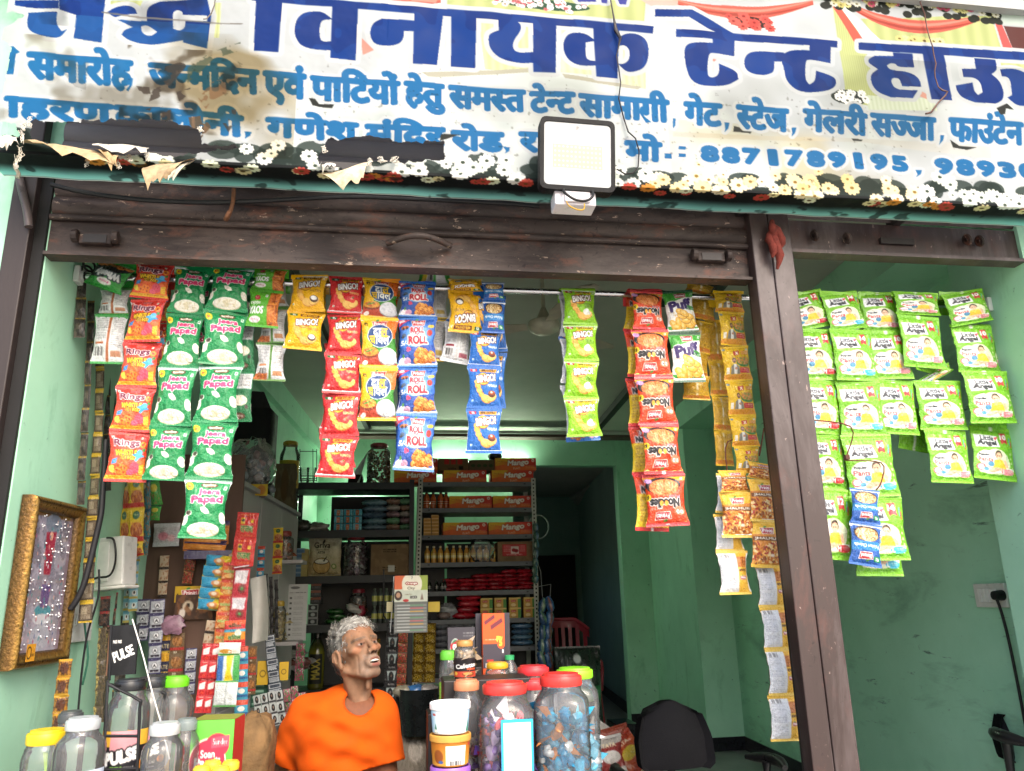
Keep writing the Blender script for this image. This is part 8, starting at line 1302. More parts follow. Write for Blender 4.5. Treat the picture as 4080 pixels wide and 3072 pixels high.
PUR = ['#5a3a8a', '#6d4aa0', '#b9a0c9', '#c93a4e', '#e4dfe6', '#46305f', '#8a5ab4', '#d94a58']; BLU = ['#1f93c4', '#2fa8d4', '#157aa8', '#59c0e0', '#e4eef2', '#1f86b4', '#2fa0c8', '#d98a4a']
RG = 'large candy jars at the right end of the counter'
jpx('square clear jar of purple candy with a red lid behind the blue stand', 1091, 124, 1468, CT, -.16, '#dd3a34', sq=4, lr=.74, lh=.032, ribs=0, fill=PUR, fillh=.78, sweets=.034, group=RG, fname=('sweets', 'purple and red wrapped candy in the square jar'), yaw=.12)
jpx('tall square clear jar of blue candy with a red lid at the front', 1213, 124, 1449, CT, -.17, '#dd3a34', sq=4, lr=.70, lh=.034, grooves=6, fill=BLU, fillh=.76, sweets=.038, group=RG, fname=('sweets', 'bright blue wrapped candy in the front square jar'), yaw=-.1)
jpx('square clear jar with a lime green lid at the right back', 1243, 104, 1438, CT, .06, '#8fdc2a', sq=4, lr=.72, lh=.032, grooves=7, fill=['#cfe0e6', '#e2e6e8', '#59b0d0', '#a8c8d4'], fillh=.5, sweets=.036, group=RG, fname=('sweets', 'white and blue wrapped candy in the lime lidded jar'))
jpx('clear jar with a flat red lid at the very back of the right group', 1153, 82, 1434, CT, .22, '#d2353a', lr=.8, sq=4, group=RG); jpx('clear jar with a red lid half hidden between the purple and blue candy', 1152, 76, 1463, CT, .06, '#d8383a', lr=.7, group=RG, sq=4)
jpx('round ribbed jar with a peach lid and silver candy beside the tubs', 1008, 70, 1464, CT, -.02, '#d98a62', ribs=18, lr=.76, fill=['#a84a5a', '#8a9aa8', '#c9b4a0', '#6a3a4a', '#b9bcc0'], fillh=.55, sweets=.026, group=RG, fname=('sweets', 'dark red and silver candy in the peach lidded jar'))
zs = at(1004, 1469, .02)[2]
cl = lb(100, 84, 60, '#1d1518', lambda c: (c.rect(0, 0, 100, 10, '#2a1f22'), c.text('Cafetto', 54, 34, 18, '#f2efe8', w=74, bold=.06, rot=-8), c.rect(56, 44, 90, 52, '#d2502a'), c.rect(0, 58, 100, 84, '#b8402a'), c.ell(16, 68, 8, 8, '#d9a43a'), c.ell(62, 70, 22, 10, '#7d3a1c'), c.ell(60, 68, 16, 6, '#c98a4a')))
jpx('coffee candy jar with a bronze lid and dark label on a raised block', 1004, 46, 1381, zs, .1, '#b58448', lr=.76, lh=.018, cv=cl, lab=(.04, .62), labw=2.8, fill=['#b9a48a', '#a88a5a', '#d9d0c0'], fillh=.8, sweets=.02, fname=('sweets', 'beige candy in the coffee candy jar'))
b = MB(); q = at(1004, 1470, .1); b.box((q[0]-.07, .03, CT), (q[0]+.2, .19, zs-.001), '#4a4038'); tag(b.build('wooden_block', M_DARKST, bevel=.004), 'brown block raising the coffee candy jar at the back of the counter', 'block')
jpx('clear jar with a green lid and lime label left of the coffee jar', 968, 40, 1402, at(968, 1500, .3)[2]-.05, .3, '#63b83a', lr=.85, cv=lb(60, 60, 30, '#7fb53a', lambda c: c.lines(8, 12, 50, 50, 4, '#e4ecc9')), lab=(.1, .55)); b = MB(); q = at(968, 1500, .3); b.box((q[0]-.07, .24, CT), (q[0]+.05, .38, q[2]-.051), '#4a4038'); tag(b.build('wooden_block', M_DARKST, bevel=.004), 'brown block under the green lidded jar with lime label', 'block')
# yellow lidded square container, PET bottle, biscuit box, grey box
zb_ = at(1075, 1480, .30)[2]-.03; b = MB(); q = at(1110, 1480, .36); b.box((q[0]-.14, .24, CT), (q[0]+.13, .42, zb_-.001), '#4a4038'); tag(b.build('display_step', M_DARKST, bevel=.004), 'brown display step at the back of the counter carrying the biscuit box', 'step')
jpx('square clear container with a yellow lid and yellow white label', 1075, 56, 1428, zb_, .29, '#d9a52a', sq=5, lr=.82, lh=.02, cv=lb(80, 50, 40, '#d9b02a', lambda c: (c.rect(4, 12, 56, 46, '#e9e6de'), c.lines(8, 18, 50, 40, 3, '#b8342a'))), lab=(.05, .6), labw=2.2)
q = at(1102, 1500, .33); q = np.array([q[0], .33, zb_]); hq = at(1102, 1415, .33)[2]-zb_; pb_ = empty('water_bottle', q, 'empty clear plastic bottle with a green cap between the jars', 'bottle'); b = MB(); rr = .036; b.lathe([(0, 0), (rr, .003), (rr, hq*.45), (rr*.94, hq*.5), (rr, hq*.55), (rr*.4, hq*.86), (rr*.38, hq*.93)], '#dde', 24); b.build('bottle_body', M_CLEAR, pb_, smooth=40); b = MB(); b.lathe([(rr*.46, hq*.88), (rr*.46, hq), (0, hq)], '#2f9a5e', 16); b.build('cap', M_PLAS, pb_)
cv = lb(46, 112, 56, '#3f3a44', lambda c: (c.rect(0, 0, 46, 44, '#dd5a2a'), c.poly([(3, 12), (24, 2), (26, 7), (5, 17)], '#6d2f3a'), c.poly([(16, 18), (40, 7), (42, 13), (18, 24)], '#6d2f3a'), c.lines(5, 37, 28, 40, 1, '#f0c9a0'), c.text('₹5/-', 36, 38, 9, '#f4d24a', w=14, bold=.06), c.ell(38, 44, 8, 7, '#dd5a2a'), c.text('5', 37, 42, 9, '#f4d24a', bold=.08), c.rect(0, 52, 46, 76, '#3f3a44'), c.rect(8, 66, 22, 69, '#b8342a'), c.text('BOURBON', 24, 74, 6, '#f2efe8', w=36, bold=.05), c.rect(0, 78, 46, 95, '#dd5a2a'), c.poly([(8, 84), (34, 94), (33, 99), (7, 89)], '#5a2f4a'), c.poly([(0, 95), (20, 92), (46, 98), (46, 112), (0, 112)], '#6a4a8a'), c.rect(40, 52, 43, 57, '#ddd')))
w_ = wpx(1044, 1091, 1380, .36); h_ = at(1066, 1325, .36)[2]-zb_; o = carton('biscuit_box', 'tall orange and purple biscuit box standing on the display step', 'box', w_, h_, .06, on(1044, 1091, 1430, zb_, .36), cv, '#b8481f'); b = MB(); b.box((-w_*.75, .0605, h_*.4), (w_*.85, .066, h_*1.0), '#3a3840'); b.build('back_card', M_PRINT, o)
cv = lb(100, 70, 60, '#4b4850', lambda c: (c.ell(28, 42, 20, 22, '#d9dcd8'), c.ell(28, 42, 18, 20, '#2f8a5a'), c.poly([(10, 30), (40, 22), (46, 30), (10, 40)], '#b8343e'), c.text('SP', 28, 38, 14, '#f2f2ee', bold=.08), c.text('22', 28, 52, 11, '#f2f2ee', bold=.06), c.lines(56, 10, 94, 20, 2, '#aaa'), c.rect(90, 36, 96, 44, '#ddd')))
zg = at(1000, 1440, .9)[2]; w_ = wpx(968, 1026, 1400, .9); carton('grey_box', 'dark grey box with a green and red round emblem behind the coffee jar', 'box', w_, at(1000, 1355, .9)[2]-zg, .08, on(968, 1026, 1440, zg, .9), cv, '#3d3a42'); b = MB(); q = at(1000, 1440, .9); b.box((q[0]-.05, .86, FLOOR), (q[0]+.13, 1.1, zg-.001), '#3a342f'); tag(b.build('side_table', M_DARKST, bevel=.004), 'dark side table carrying the grey box behind the counter', 'table')
# payment code stand
q0, q1 = at(1083, 1558, -.30), at(1152, 1552, -.30); w_ = q1[0]-q0[0]; h_ = (q0[2]+q1[2])/2-CT; cv = lb(70, 70*h_/w_, 60, '#2fa5d4', lambda c: (c.grad('#35b4dc', '#2f7fc4', 0, 0, 70, c.h), c.rect(6, 7, 64, c.h-6, '#f2f5f6'), c.text('Paytm', 35, 24, 6, '#a9c4d0', w=24, bold=.05)))
o = carton('payment_stand', 'blue edged white payment board leaning against the candy jars', 'sign', w_, h_, .006, np.array([(q0[0]+q1[0])/2, -.285, CT]), cv, '#2a86b8', rx=.03, mat=vcmat('acrylic', .2, .5, 0, .4, var=.02)); b = MB(); b.add([(-w_*.3, .006, h_*.5), (w_*.3, .006, h_*.5), (w_*.3, .05, 0), (-w_*.3, .05, 0)], [(0, 1, 2, 3), (3, 2, 1, 0)], '#2a86b8'); b.build('prop', M_PLAS, o)
# steel bucket, sack with lettering, small bundles
q = at(905, 1590, 1.15); bz = q[2]; hb_ = at(905, 1492, 1.15)[2]-bz; w_ = wpx(862, 952, 1510, 1.15); bu = empty('steel_bucket', (q[0], 1.2, bz), 'dark steel bucket behind the seated man', 'bucket'); r = w_/2; b = MB(); b.lathe([(0, .0), (r*.78, 0), (r*.8, .01), (r, hb_), (r*1.03, hb_+.006), (r*.97, hb_), (r*.78, .02), (0, .02)], '#3c4244', 36); b.build('pail', vcmat('dull_steel', .28, .5, .8, var=.3, vscale=12), bu, smooth=40)
b = MB(); b.tube([(r*1.02*math.cos(a), -.02, hb_-.05*math.sin(a)) for a in np.linspace(0, math.pi, 16)], .004, '#888', 6); b.build('handle', vcmat('dull_steel', .28), bu, smooth=60)
for k, (x, y, c_) in enumerate(((896, 1480, '#2f5a8a'), (925, 1484, '#8a8480'), (872, 1487, '#7d7868'))): put('small_bundle', pouch_mesh('bundle%d' % k, .09, .07, .05, c_, None, 80+k, wob=.4), np.array([at(x, y, 1.2)[0], 1.2, bz+hb_-.03]), ['blue wrapped bundle in the mouth of the steel bucket', 'grey wrapped bundle in the mouth of the steel bucket', 'dull yellow bundle in the mouth of the steel bucket'][k], 'bundle')
cv = lb(90, 80, 60, '#7d756a', lambda c: (c.blob('#6a6258', 16, .5, .7, 3), c.text('Jassri', 48, 34, 14, '#4f4840', w=44, shear=.25, rot=-6), c.text('9001:2015', 52, 54, 7, '#5a5248', w=50), c.lines(12, 66, 80, 72, 1, '#5a5248'), c.ell(50, 8, 14, 6, '#a9a298'))); w_ = wpx(850, 934, 1630, 1.2); m = packet_mesh('grain_sack', cv, cv, fat=.6, narrow=-.06, seal=.03, seed=91, creases=.7, top_seal=True); m.materials.clear(); m.materials.append(vcmat('sacking', .85, .25, var=.3, vscale=20, bump=.5, bscale=30, bdist=.02)); put('grain_sack', m, np.array([at(892, 1600, 1.2)[0], 1.2, bz-.003]), 'greyish woven sack with faint lettering under the steel bucket', 'sack', sc=(w_*1.15, w_*1.1, bz-FLOOR-.02))
# heap of snack bags right of the jars, office chairs
g = np.random.default_rng(15); sn = [packet_mesh('snack_bag%d' % k, *(lb(70, 90, 34, c1, lambda c: (c.poly([(0, 30), (70, 20), (70, 70), (0, 80)], c2), c.ell(36, 50, 22, 14, c3), c.text('TATA', 36, 24, 9, '#f2e2c0', w=34, bold=.05), c.blob('#fff', 14, .66, .5, k))) for _ in (0, 1)), fat=.5, narrow=.1, seed=95+k) for k, (c1, c2, c3) in enumerate((('#7d2420', '#a8362c', '#c98a3a'), ('#a83a24', '#c9552c', '#e0c43a'), ('#b9b4ae', '#8f2a28', '#d9d4cc'), ('#8a3a24', '#b5722a', '#d9c84a')))]
for k in range(22):
    t = g.random(); x = 1298+g.uniform(0, 88)*min(1, .35+t); y = 1560+115*t+max(0, (x-1320))*.35
    if y > 1690: y = 1690-g.uniform(0, 30)
    p = at(x, y, 1.75+g.uniform(-.12, .12)); o = put('snack_bag', sn[k % 4], p, 'reddish snack bag in the tumbled heap right of the candy jars', 'bag', 'snack bags in a tumbled heap', g.uniform(-.6, .6), (.15, .15, .19), rx=g.uniform(-.9, .3), ry=g.uniform(-1.2, 1.2))
b = MB(); q = at(1340, 1640, 1.8); b.box((q[0]-.13, 1.7, FLOOR), (q[0]+.14, 2.1, q[2]-.12), '#3a2c26'); tag(b.build('low_box', M_CARD), 'low dark box under the heap of snack bags', 'box')
b = MB(); q = at(1345, 1572, 4.2); b.box((q[0]-.08, 4.1, FLOOR), (q[0]+.1, 4.4, at(1345, 1560, 4.2)[2]), '#141418'); tag(b.build('granite_step', M_GRANITE, bevel=.004), 'black granite step at the entrance of the passage', 'step')
def office(name, base, yaw, zseat, wb, zt, label, ax=.30, az=None):
    e = empty(name, base, label, 'chair', None, (0, 0, yaw)); M_OF = vcmat('chair_fabric', .85, .2, var=.2, vscale=80, bump=.3, bscale=220); b = MB(); P = []
    for v in np.linspace(0, 1, 15):
        hw = wb/2*(1-.32*max(0, v-.45)**1.1/.55)*(1 if v < .86 else math.sqrt(max(0, 1-((v-.86)/.14)**2))*.55+.45); hw = hw if v > .08 else hw*(.82+.18*v/.08)
        P.append([(u*hw, .16+.05*v-.05*(1-u*u)*math.sin(v*2.6)+.03*u*u-.05*(abs(u) > .93), zseat+.08+(zt-zseat-.08)*(v-(.10*(abs(u)**3) if v > .8 else 0))) for u in np.linspace(-1, 1, 15)])
    P = np.array(P); P[..., 1] -= .02; Q = P.copy(); Q[..., 1] += .055; b.grid(P, '#1d1d21', flip=False); b.grid(Q, '#151518', flip=True)
    for s_ in (P[:, 0], P[:, -1], P[-1], P[0]):
        q2 = s_.copy(); q2[:, 1] += .055; b.grid(np.stack([s_, q2]), '#18181b'); b.grid(np.stack([q2, s_]), '#18181b')
    b.build('backrest', M_OF, e, smooth=70); b = MB(); pillow(b, (0, -.06, zseat), .48, .46, .09, '#1c1c20', n=24, m=10, p=4, wob=.02); b.build('seat', M_OF, e, smooth=60)
    b = MB(); b.tube([(0, 0, .08), (0, 0, zseat-.04)], .03, '#222', 12); b.tube([(0, .05, zseat-.05), (0, .22, zseat-.02), (0, .22, zseat+.2)], .02, '#222', 8); b.build('pedestal', M_PLAS, e, smooth=60)
    for k in range(5): a = k*1.2566; b = MB(); b.tube([(0, 0, .1), (.27*math.cos(a), .27*math.sin(a), .06)], [.025, .018], '#1d1d1f', 8); c_ = (.28*math.cos(a), .28*math.sin(a), .028); b.lathe([(0, -.02), (.026, -.02), (.026, .02), (0, .02)], '#111', 12, M=quat(rx=math.pi/2, rz=a, loc=c_)); b.build('leg', M_PLAS, e, smooth=40)
    for sx in (-1, 1): b = MB(); az = az or zseat+.21; P2 = [(sx*(ax-.03+.06*math.sin(t*2.6)), .08-.28*t, az+.01*math.sin(t*3)) for t in np.linspace(0, 1, 8)]; b.tube(P2, [.012, .02, .024, .026, .026, .024, .02, .012], '#161618', 8); b.tube([(sx*.22, -.03, zseat-.01), (sx*ax, -.04, zseat+.06), (sx*ax, -.05, az)], [.018, .014, .022], '#161618', 8); b.build('armrest', M_PLAS, e, smooth=60)
    return e
c1 = at(1468, 1600, 1.3); office('office_chair', (c1[0]-.02, 1.12, FLOOR), .08, .34, .37, at(1468, 1512, 1.3)[2]-FLOOR, 'black office chair with a rounded fabric back in the middle of the shop', .345, at(1636, 1646, 1.1)[2]-FLOOR)
c2 = at(2215, 1620, .62); office('office_chair', (c2[0]+.12, .50, FLOOR), -.12, .42, .42, at(2200, 1535, .62)[2]-FLOOR+.02, 'black office chair at the right edge, mostly out of sight')
# ================================================================ the seated shopkeeper
class Field:
    """distance field on a grid; round pieces are blended in, carved out, then skinned as one surface"""
    def __init__(s, lo, hi, h):
        s.lo = np.array(lo, float); s.h = h; s.n = np.ceil((np.array(hi)-s.lo)/h).astype(int)+1; s.F = np.full(tuple(s.n), 9.0, np.float32)
    def _sub(s, c0, c1):
        a = np.maximum(((np.minimum(c0, c1)-s.lo)/s.h).astype(int), 0); b = np.minimum(((np.maximum(c0, c1)-s.lo)/s.h).astype(int)+2, s.n)
        if (b <= a).any(): return None, None
        sl = tuple(slice(i, j) for i, j in zip(a, b)); ax = [s.lo[i]+s.h*np.arange(a[i], b[i]) for i in range(3)]
        return sl, np.stack(np.meshgrid(*ax, indexing='ij'), -1)
    def _mix(s, sl, d, k, cut):
        f = s.F[sl]
        if cut: d = -d; hh = np.clip(.5-.5*(f-d)/k, 0, 1); s.F[sl] = f*(1-hh)+d*hh+k*hh*(1-hh)
        else: hh = np.clip(.5+.5*(f-d)/k, 0, 1); s.F[sl] = f*(1-hh)+d*hh-k*hh*(1-hh)
    def ell(s, c, r, k=.01, cut=False, A=None):
        c = np.asarray(c, float); r = np.asarray(r, float); m = r.max()+k*1.5+s.h*2; sl, P = s._sub(c-m, c+m)
        if sl is None: return s
        q = P-c
        if A is not None: q = q@np.asarray(A).T
        k0 = np.linalg.norm(q/r, axis=-1); k1 = np.linalg.norm(q/(r*r), axis=-1); s._mix(sl, k0*(k0-1)/(k1+1e-9), k, cut); return s
    def cap(s, a, b, r0, r1=None, k=.01, cut=False):
        a, b = np.asarray(a, float), np.asarray(b, float); r1 = r0 if r1 is None else r1; m = max(r0, r1)+k*1.5+s.h*2; sl, P = s._sub(np.minimum(a, b)-m, np.maximum(a, b)+m)
        if sl is None: return s
        ab = b-a; t = np.clip(((P-a)@ab)/(ab@ab), 0, 1); s._mix(sl, np.linalg.norm(P-a-t[..., None]*ab, axis=-1)-(r0+(r1-r0)*t), k, cut); return s
    def skin(s):
        F = s.F; S = F < 0; n = S.shape; acc = np.zeros(tuple(i-1 for i in n), np.int8)
        for d in np.ndindex(2, 2, 2): acc += S[d[0]:n[0]-1+d[0], d[1]:n[1]-1+d[1], d[2]:n[2]-1+d[2]]
        C_ = np.argwhere((acc > 0) & (acc < 8)); idx = np.full(acc.shape, -1, np.int64); idx[tuple(C_.T)] = np.arange(len(C_))
        tot = np.zeros((len(C_), 3)); cnt = np.zeros((len(C_), 1))
        for ax in range(3):
            o = [i for i in range(3) if i != ax]
            for u in (0, 1):
                for v in (0, 1):
                    p = C_.copy(); p[:, o[0]] += u; p[:, o[1]] += v; q = p.copy(); q[:, ax] += 1; f0, f1 = F[tuple(p.T)], F[tuple(q.T)]; m = (f0 < 0) != (f1 < 0); t = np.where(m, f0/(f0-f1+1e-12), 0); w = p.astype(float); w[:, ax] += t; tot += w*m[:, None]; cnt += m[:, None]
        V = s.lo+s.h*tot/cnt; Q = []
        for ax in range(3):
            o = [(ax+1) % 3, (ax+2) % 3]; a = [slice(None)]*3; b = [slice(None)]*3; a[ax] = slice(0, -1); b[ax] = slice(1, None)
            E = np.argwhere(S[tuple(a)] != S[tuple(b)]); E = E[(E[:, o[0]] > 0) & (E[:, o[1]] > 0) & (E[:, o[0]] < n[o[0]]-1) & (E[:, o[1]] < n[o[1]]-1)]
            def g(du, dv): p = E.copy(); p[:, o[0]] -= du; p[:, o[1]] -= dv; return idx[tuple(p.T)]
            q = np.stack([g(1, 1), g(0, 1), g(0, 0), g(1, 0)], -1); fl = ~S[tuple(E.T)]; q[fl] = q[fl][:, ::-1]; Q.append(q)
        Q = np.concatenate(Q); return V, Q[(Q >= 0).all(1)]
YM = .55
def mp_(x, y, Y=YM): return at(x, y, Y)
man = empty('person', (mp_(760, 1600)[0], YM+.05, FLOOR), 'seated person with grey hair in a bright orange t-shirt, looking up', 'person'); Lm = np.array(man.location)
Hc = mp_(769, 1411)                                                   # middle of the head
yw, pt, rl = math.radians(36), math.radians(21), math.radians(5)
ef = np.array([math.sin(yw)*math.cos(pt), -math.cos(yw)*math.cos(pt), math.sin(pt)]); el = np.cross(ef, (0, 0, 1)); el /= np.linalg.norm(el)   # el: towards his own right
el = el*math.cos(rl)+np.cross(ef, el)*math.sin(rl); eu = np.cross(el, ef)
HS = 1.0; HA = np.stack([el, ef, eu])
def hl(l, f, u): return Hc+HS*(l*el+f*ef+u*eu)
nb = mp_(776, 1512, YM+.03)                                            # base of the neck
sR, sL = mp_(664, 1545, YM+.07), mp_(814, 1548, YM+.02)               # shoulder joints: his right (left in the picture), his left
eR, eL = mp_(614, 1672, YM+.15), mp_(838, 1702, YM-.02)
hip = np.array([mp_(742, 1700)[0], YM+.06, FLOOR+.50]); ch_ = mp_(748, 1610, YM+.05)
wR, wL = hip+(-.10, -.16, .09), hip+(.17, -.22, .09)
hf = Field(Hc-(.17, .17, .26), Hc+(.17, .17, .16), .0026)
E_ = lambda c, r, k=.012, cut=False: hf.ell(hl(*c), r, k, cut, HA)
C2 = lambda a, b, r0, r1=None, k=.01, cut=False: hf.cap(hl(*a), hl(*b), r0, r1, k, cut)
E_((0, -.014, .036), (.071, .092, .080)); E_((0, .040, .040), (.058, .046, .060), .02); E_((0, .036, -.030), (.055, .050, .070), .02); E_((0, .062, -.088), (.026, .024, .019), .022)
for s_ in (-1, 1):
    C2((s_*.052, .0, -.058), (s_*.022, .060, -.092), .014, .013, .02); E_((s_*.045, .056, -.006), (.023, .022, .017), .016); E_((s_*.064, .054, -.050), (.011, .028, .024), .022, True)
C2((-.038, .076, .026), (.038, .076, .026), .012, k=.014); E_((0, .081, .030), (.014, .01, .012), .01)
C2((0, .084, .020), (0, .108, -.016), .008, .011, .012); E_((0, .112, -.022), (.013, .012, .0105), .008)
for s_ in (-1, 1):
    E_((s_*.0145, .100, -.026), (.0095, .0115, .0095), .006); E_((s_*.0075, .109, -.0335), (.0045, .0055, .004), .003, True)
    E_((s_*.031, .090, .008), (.018, .013, .0105), .010, True); E_((s_*.031, .0735, .007), (.0155, .0125, .0125), .003); C2((s_*.017, .083, .0135), (s_*.045, .072, .0125), .0042, .0036, .004); C2((s_*.018, .080, -.0025), (s_*.044, .071, -.001), .003, .003, .005)
    C2((s_*.020, .098, -.026), (s_*.036, .076, -.074), .0042, .005, .008, True); C2((s_*.046, .066, -.03), (s_*.045, .050, -.08), .003, .003, .007, True)
E_((0, .086, -.058), (.030, .018, .024), .014); C2((-.019, .094, -.0525), (.019, .094, -.0525), .0048, k=.006); C2((-.016, .093, -.0725), (.016, .093, -.0725), .0068, k=.006); E_((0, .100, -.0620), (.0200, .018, .0068), .003, True)
for i in range(3): C2((-.035, .079-.006*i, .052+.012*i), (.035, .079-.006*i, .052+.012*i), .0016, k=.005, cut=True)
C2((.006, .088, .022), (.008, .084, .040), .0018, k=.004, cut=True); C2((-.006, .088, .022), (-.008, .084, .040), .0018, k=.004, cut=True)
for s_ in (-1, 1):
    E_((s_*.075, -.012, -.006), (.010, .021, .033), .006); E_((s_*.072, -.004, -.036), (.009, .010, .013), .006); E_((s_*.083, -.008, -.002), (.007, .011, .019), .004, True); C2((s_*.080, -.026, .016), (s_*.083, -.030, -.010), .004, k=.004)
hf.cap(hl(0, -.022, -.05), nb+(0, .012, -.03), .047, .054, .02); hf.cap(hl(.052, -.02, -.05), nb+(-.004, -.045, -.01), .014, .012, .02); hf.cap(hl(-.052, -.02, -.05), nb+(.02, -.045, -.01), .014, .012, .02); hf.ell(hl(0, .022, -.125), (.009, .010, .016), .022)
hf.cap(nb+(-.10, .03, -.04), nb+(.10, .02, -.04), .038, .038, .04)
V1, Q1 = hf.skin(); q = (V1-Hc)@HA.T/HS; L_, F_, U2 = q[:, 0], q[:, 1], q[:, 2]
def sm(x, a, b): t = np.clip((x-a)/(b-a), 0, 1); return t*t*(3-2*t)
g = np.random.default_rng(5); nz = g.random(len(V1))
sk = np.tile(hx('#8a6850'), (len(V1), 1))*(1+.07*(np.sin(V1[:, :1]*170+3)*np.sin(V1[:, 1:2]*140)*np.sin(V1[:, 2:]*150)))
def blend(m, c, a=1): 
    global sk
    m = (np.clip(m, 0, 1)*a)[:, None]; sk = sk*(1-m)+hx(c)*m
def spot(l, f, u, rl_, rf, ru): return 1-sm(((L_-l)/rl_)**2+((F_-f)/rf)**2+((U2-u)/ru)**2, .5, 1.1)
blend((F_ > .0)*sm(-U2, .032, .055)*sm(F_, .03, .07)*(.45+.55*nz), '#8b8078', .55); blend((F_ > .06)*(np.abs(U2+.040) < .010)*(np.abs(L_) < .03)*(.4+.6*nz), '#857a72', .5)
for s_ in (-1, 1):
    blend(spot(s_*.031, .083, .006, .021, .03, .014), '#6d4738', .5); blend(spot(s_*.031, .086, .0075, .0125, .02, .0042), '#8d8078', .9); blend(spot(s_*.029, .087, .0078, .006, .02, .0048), '#1a110c'); blend((np.abs(L_-s_*.032) < .022)*(np.abs(U2-.0275-.10*(.03-np.abs(L_)))< .0045)*(F_ > .05)*(.35+.65*nz), '#4f4640', .8)
    blend(spot(s_*.045, .064, -.008, .02, .03, .014), '#ab7050', .5); blend(spot(s_*.0075, .110, -.034, .006, .012, .006), '#2d1a13', .9)
blend(spot(0, .097, -.0525, .022, .02, .005), '#7a4a3e', .8); blend(spot(0, .098, -.0735, .019, .02, .0075), '#935a50', .9); blend(spot(0, .085, -.0625, .021, .014, .0062), '#2a100e', .95)
blend(spot(0, .115, -.02, .014, .014, .012), '#a86e50', .5); blend(sm(U2, .03, .09), '#a06a4c', .5)
# trunk, arms, hands, legs
bf = Field(hip-(.42, .78, .56), hip+(.44, .36, .72), .0068)
bf.cap(ch_+(0, .02, .05), hip+(0, .02, .05), .125, .13, .06); bf.ell(ch_+(-.05, 0, .02), (.11, .10, .14), .05); bf.ell(ch_+(.05, -.01, .02), (.11, .10, .14), .05); bf.cap(sR+(.03, 0, 0), sL-(.03, 0, 0), .065, .065, .05)
for sh_, eb, wr in ((sR, eR, wR), (sL, eL, wL)): bf.cap(sh_, eb, .052, .041, .03); bf.cap(eb, wr, .041, .028, .015)
for sx, kn in ((-1, hip+(-.15, -.46, .03)), (1, hip+(.17, -.47, .03))):
    bf.cap(hip+(sx*.09, 0, 0), kn, .088, .062, .04); an = np.array([kn[0], kn[1]+.05, FLOOR+.09]); bf.cap(kn, an, .058, .038, .02); bf.cap(an+(0, .02, -.045), an+(0, -.15, -.055), .036, .03, .02)
for wr, dr in ((wR, np.array([-.12, -.95, -.15])), (wL, np.array([.05, -.98, -.12]))):
    dr = dr/np.linalg.norm(dr); lt = np.cross(dr, (0, 0, 1)); lt /= np.linalg.norm(lt); pa = wr+dr*.055+(0, 0, -.004); bf.cap(wr, pa, .028, .034, .012); bf.cap(pa-lt*.02, pa+lt*.02, .024, .024, .012)
    for k, (o_, ln) in enumerate(((-.031, .062), (-.0105, .078), (.0105, .072), (.031, .056))): a = pa+lt*o_+dr*.03; m_ = a+dr*ln*.55+(0, 0, .004); bf.cap(a, m_, .0095, .009, .004); bf.cap(m_, m_+dr*ln*.4+np.array([0, 0, -.022]), .009, .008, .003)
    sg = -1 if wr is wL else 1; a = pa-dr*.02+lt*sg*.03*-1; bf.cap(a, a+dr*.045-lt*sg*.025, .012, .0105, .006); bf.cap(a+dr*.045-lt*sg*.025, a+dr*.075-lt*sg*.022+(0, 0, -.012), .0105, .009, .003)
V2, Q2 = bf.skin(); c2 = np.tile(hx('#7d5039'), (len(V2), 1)); lg = (V2[:, 2] < hip[2]+.10) & ~((np.linalg.norm(V2-wR, axis=1) < .2) | (np.linalg.norm(V2-wL, axis=1) < .2)); c2[lg & (V2[:, 2] > FLOOR+.12)] = hx('#3a3f4a')
b = MB(); b.add(V1-Lm, Q1, sk); b.add(V2-Lm, Q2, c2); M_SKIN = vcmat('skin', .62, .25, var=.2, vscale=45, bump=.28, bscale=140, bdist=.002, sss=.12); b.build('body', M_SKIN, man, smooth=80)
# t-shirt: open at neck, sleeves and hem, with folds running from shoulders and armpits
tf = Field(hip-(.36, .30, .06), hip+(.36, .30, .70), .0052)
tf.cap(ch_+(0, .02, .06), hip+(0, .01, .02), .150, .162, .06); tf.ell(ch_+(-.055, -.005, .01), (.125, .122, .155), .05); tf.ell(ch_+(.055, -.01, .01), (.122, .122, .155), .05); tf.cap(sR+(.035, 0, -.016), sL-(.035, 0, .016), .068, .068, .05); tf.cap(nb+(-.06, .02, -.05), nb+(.06, .01, -.05), .056, .056, .05)
uR, uL = eR-sR, eL-sL; aR, aL = sR+uR*.72, sL+uL*.68; tf.cap(sR, aR, .074, .080, .04); tf.cap(sL, aL, .072, .076, .045)
sl, P = tf._sub(tf.lo, tf.lo+tf.h*tf.n)
def folds(P):
    a = np.zeros(P.shape[:-1], np.float32)
    for (o, d, w, amp, fall) in ((sR+(.05, -.08, -.07), (.5, 0, -.86), 70, .0065, .22), (sL+(-.05, -.08, -.05), (-.35, 0, -.94), 78, .0055, .20), (hip+(-.05, -.1, .16), (.25, 0, 1), 60, .007, .22), (aR, (.8, 0, .6), 95, .005, .13), (aL, (.9, .2, .4), 90, .004, .10), (nb+(.02, -.1, -.10), (.86, 0, .5), 66, .0035, .2)):
        v = P-np.asarray(o); r = np.linalg.norm(v, axis=-1); ph = v@np.asarray(d)*w*1.15+.55*np.sin(v[..., 0]*9+v[..., 2]*11+w)+.3*np.sin(v[..., 2]*23-v[..., 0]*9); a += amp*.62*np.sin(ph)*np.exp(-(r/fall)**2)
    return a
tf.F += folds(P); kk = P-nb
for (c, r) in ((nb+(.004, -.045, -.006), (.055, .07, .046)), (nb+(0, .03, .03), (.057, .065, .052))): tf.ell(c, r, .006, True)
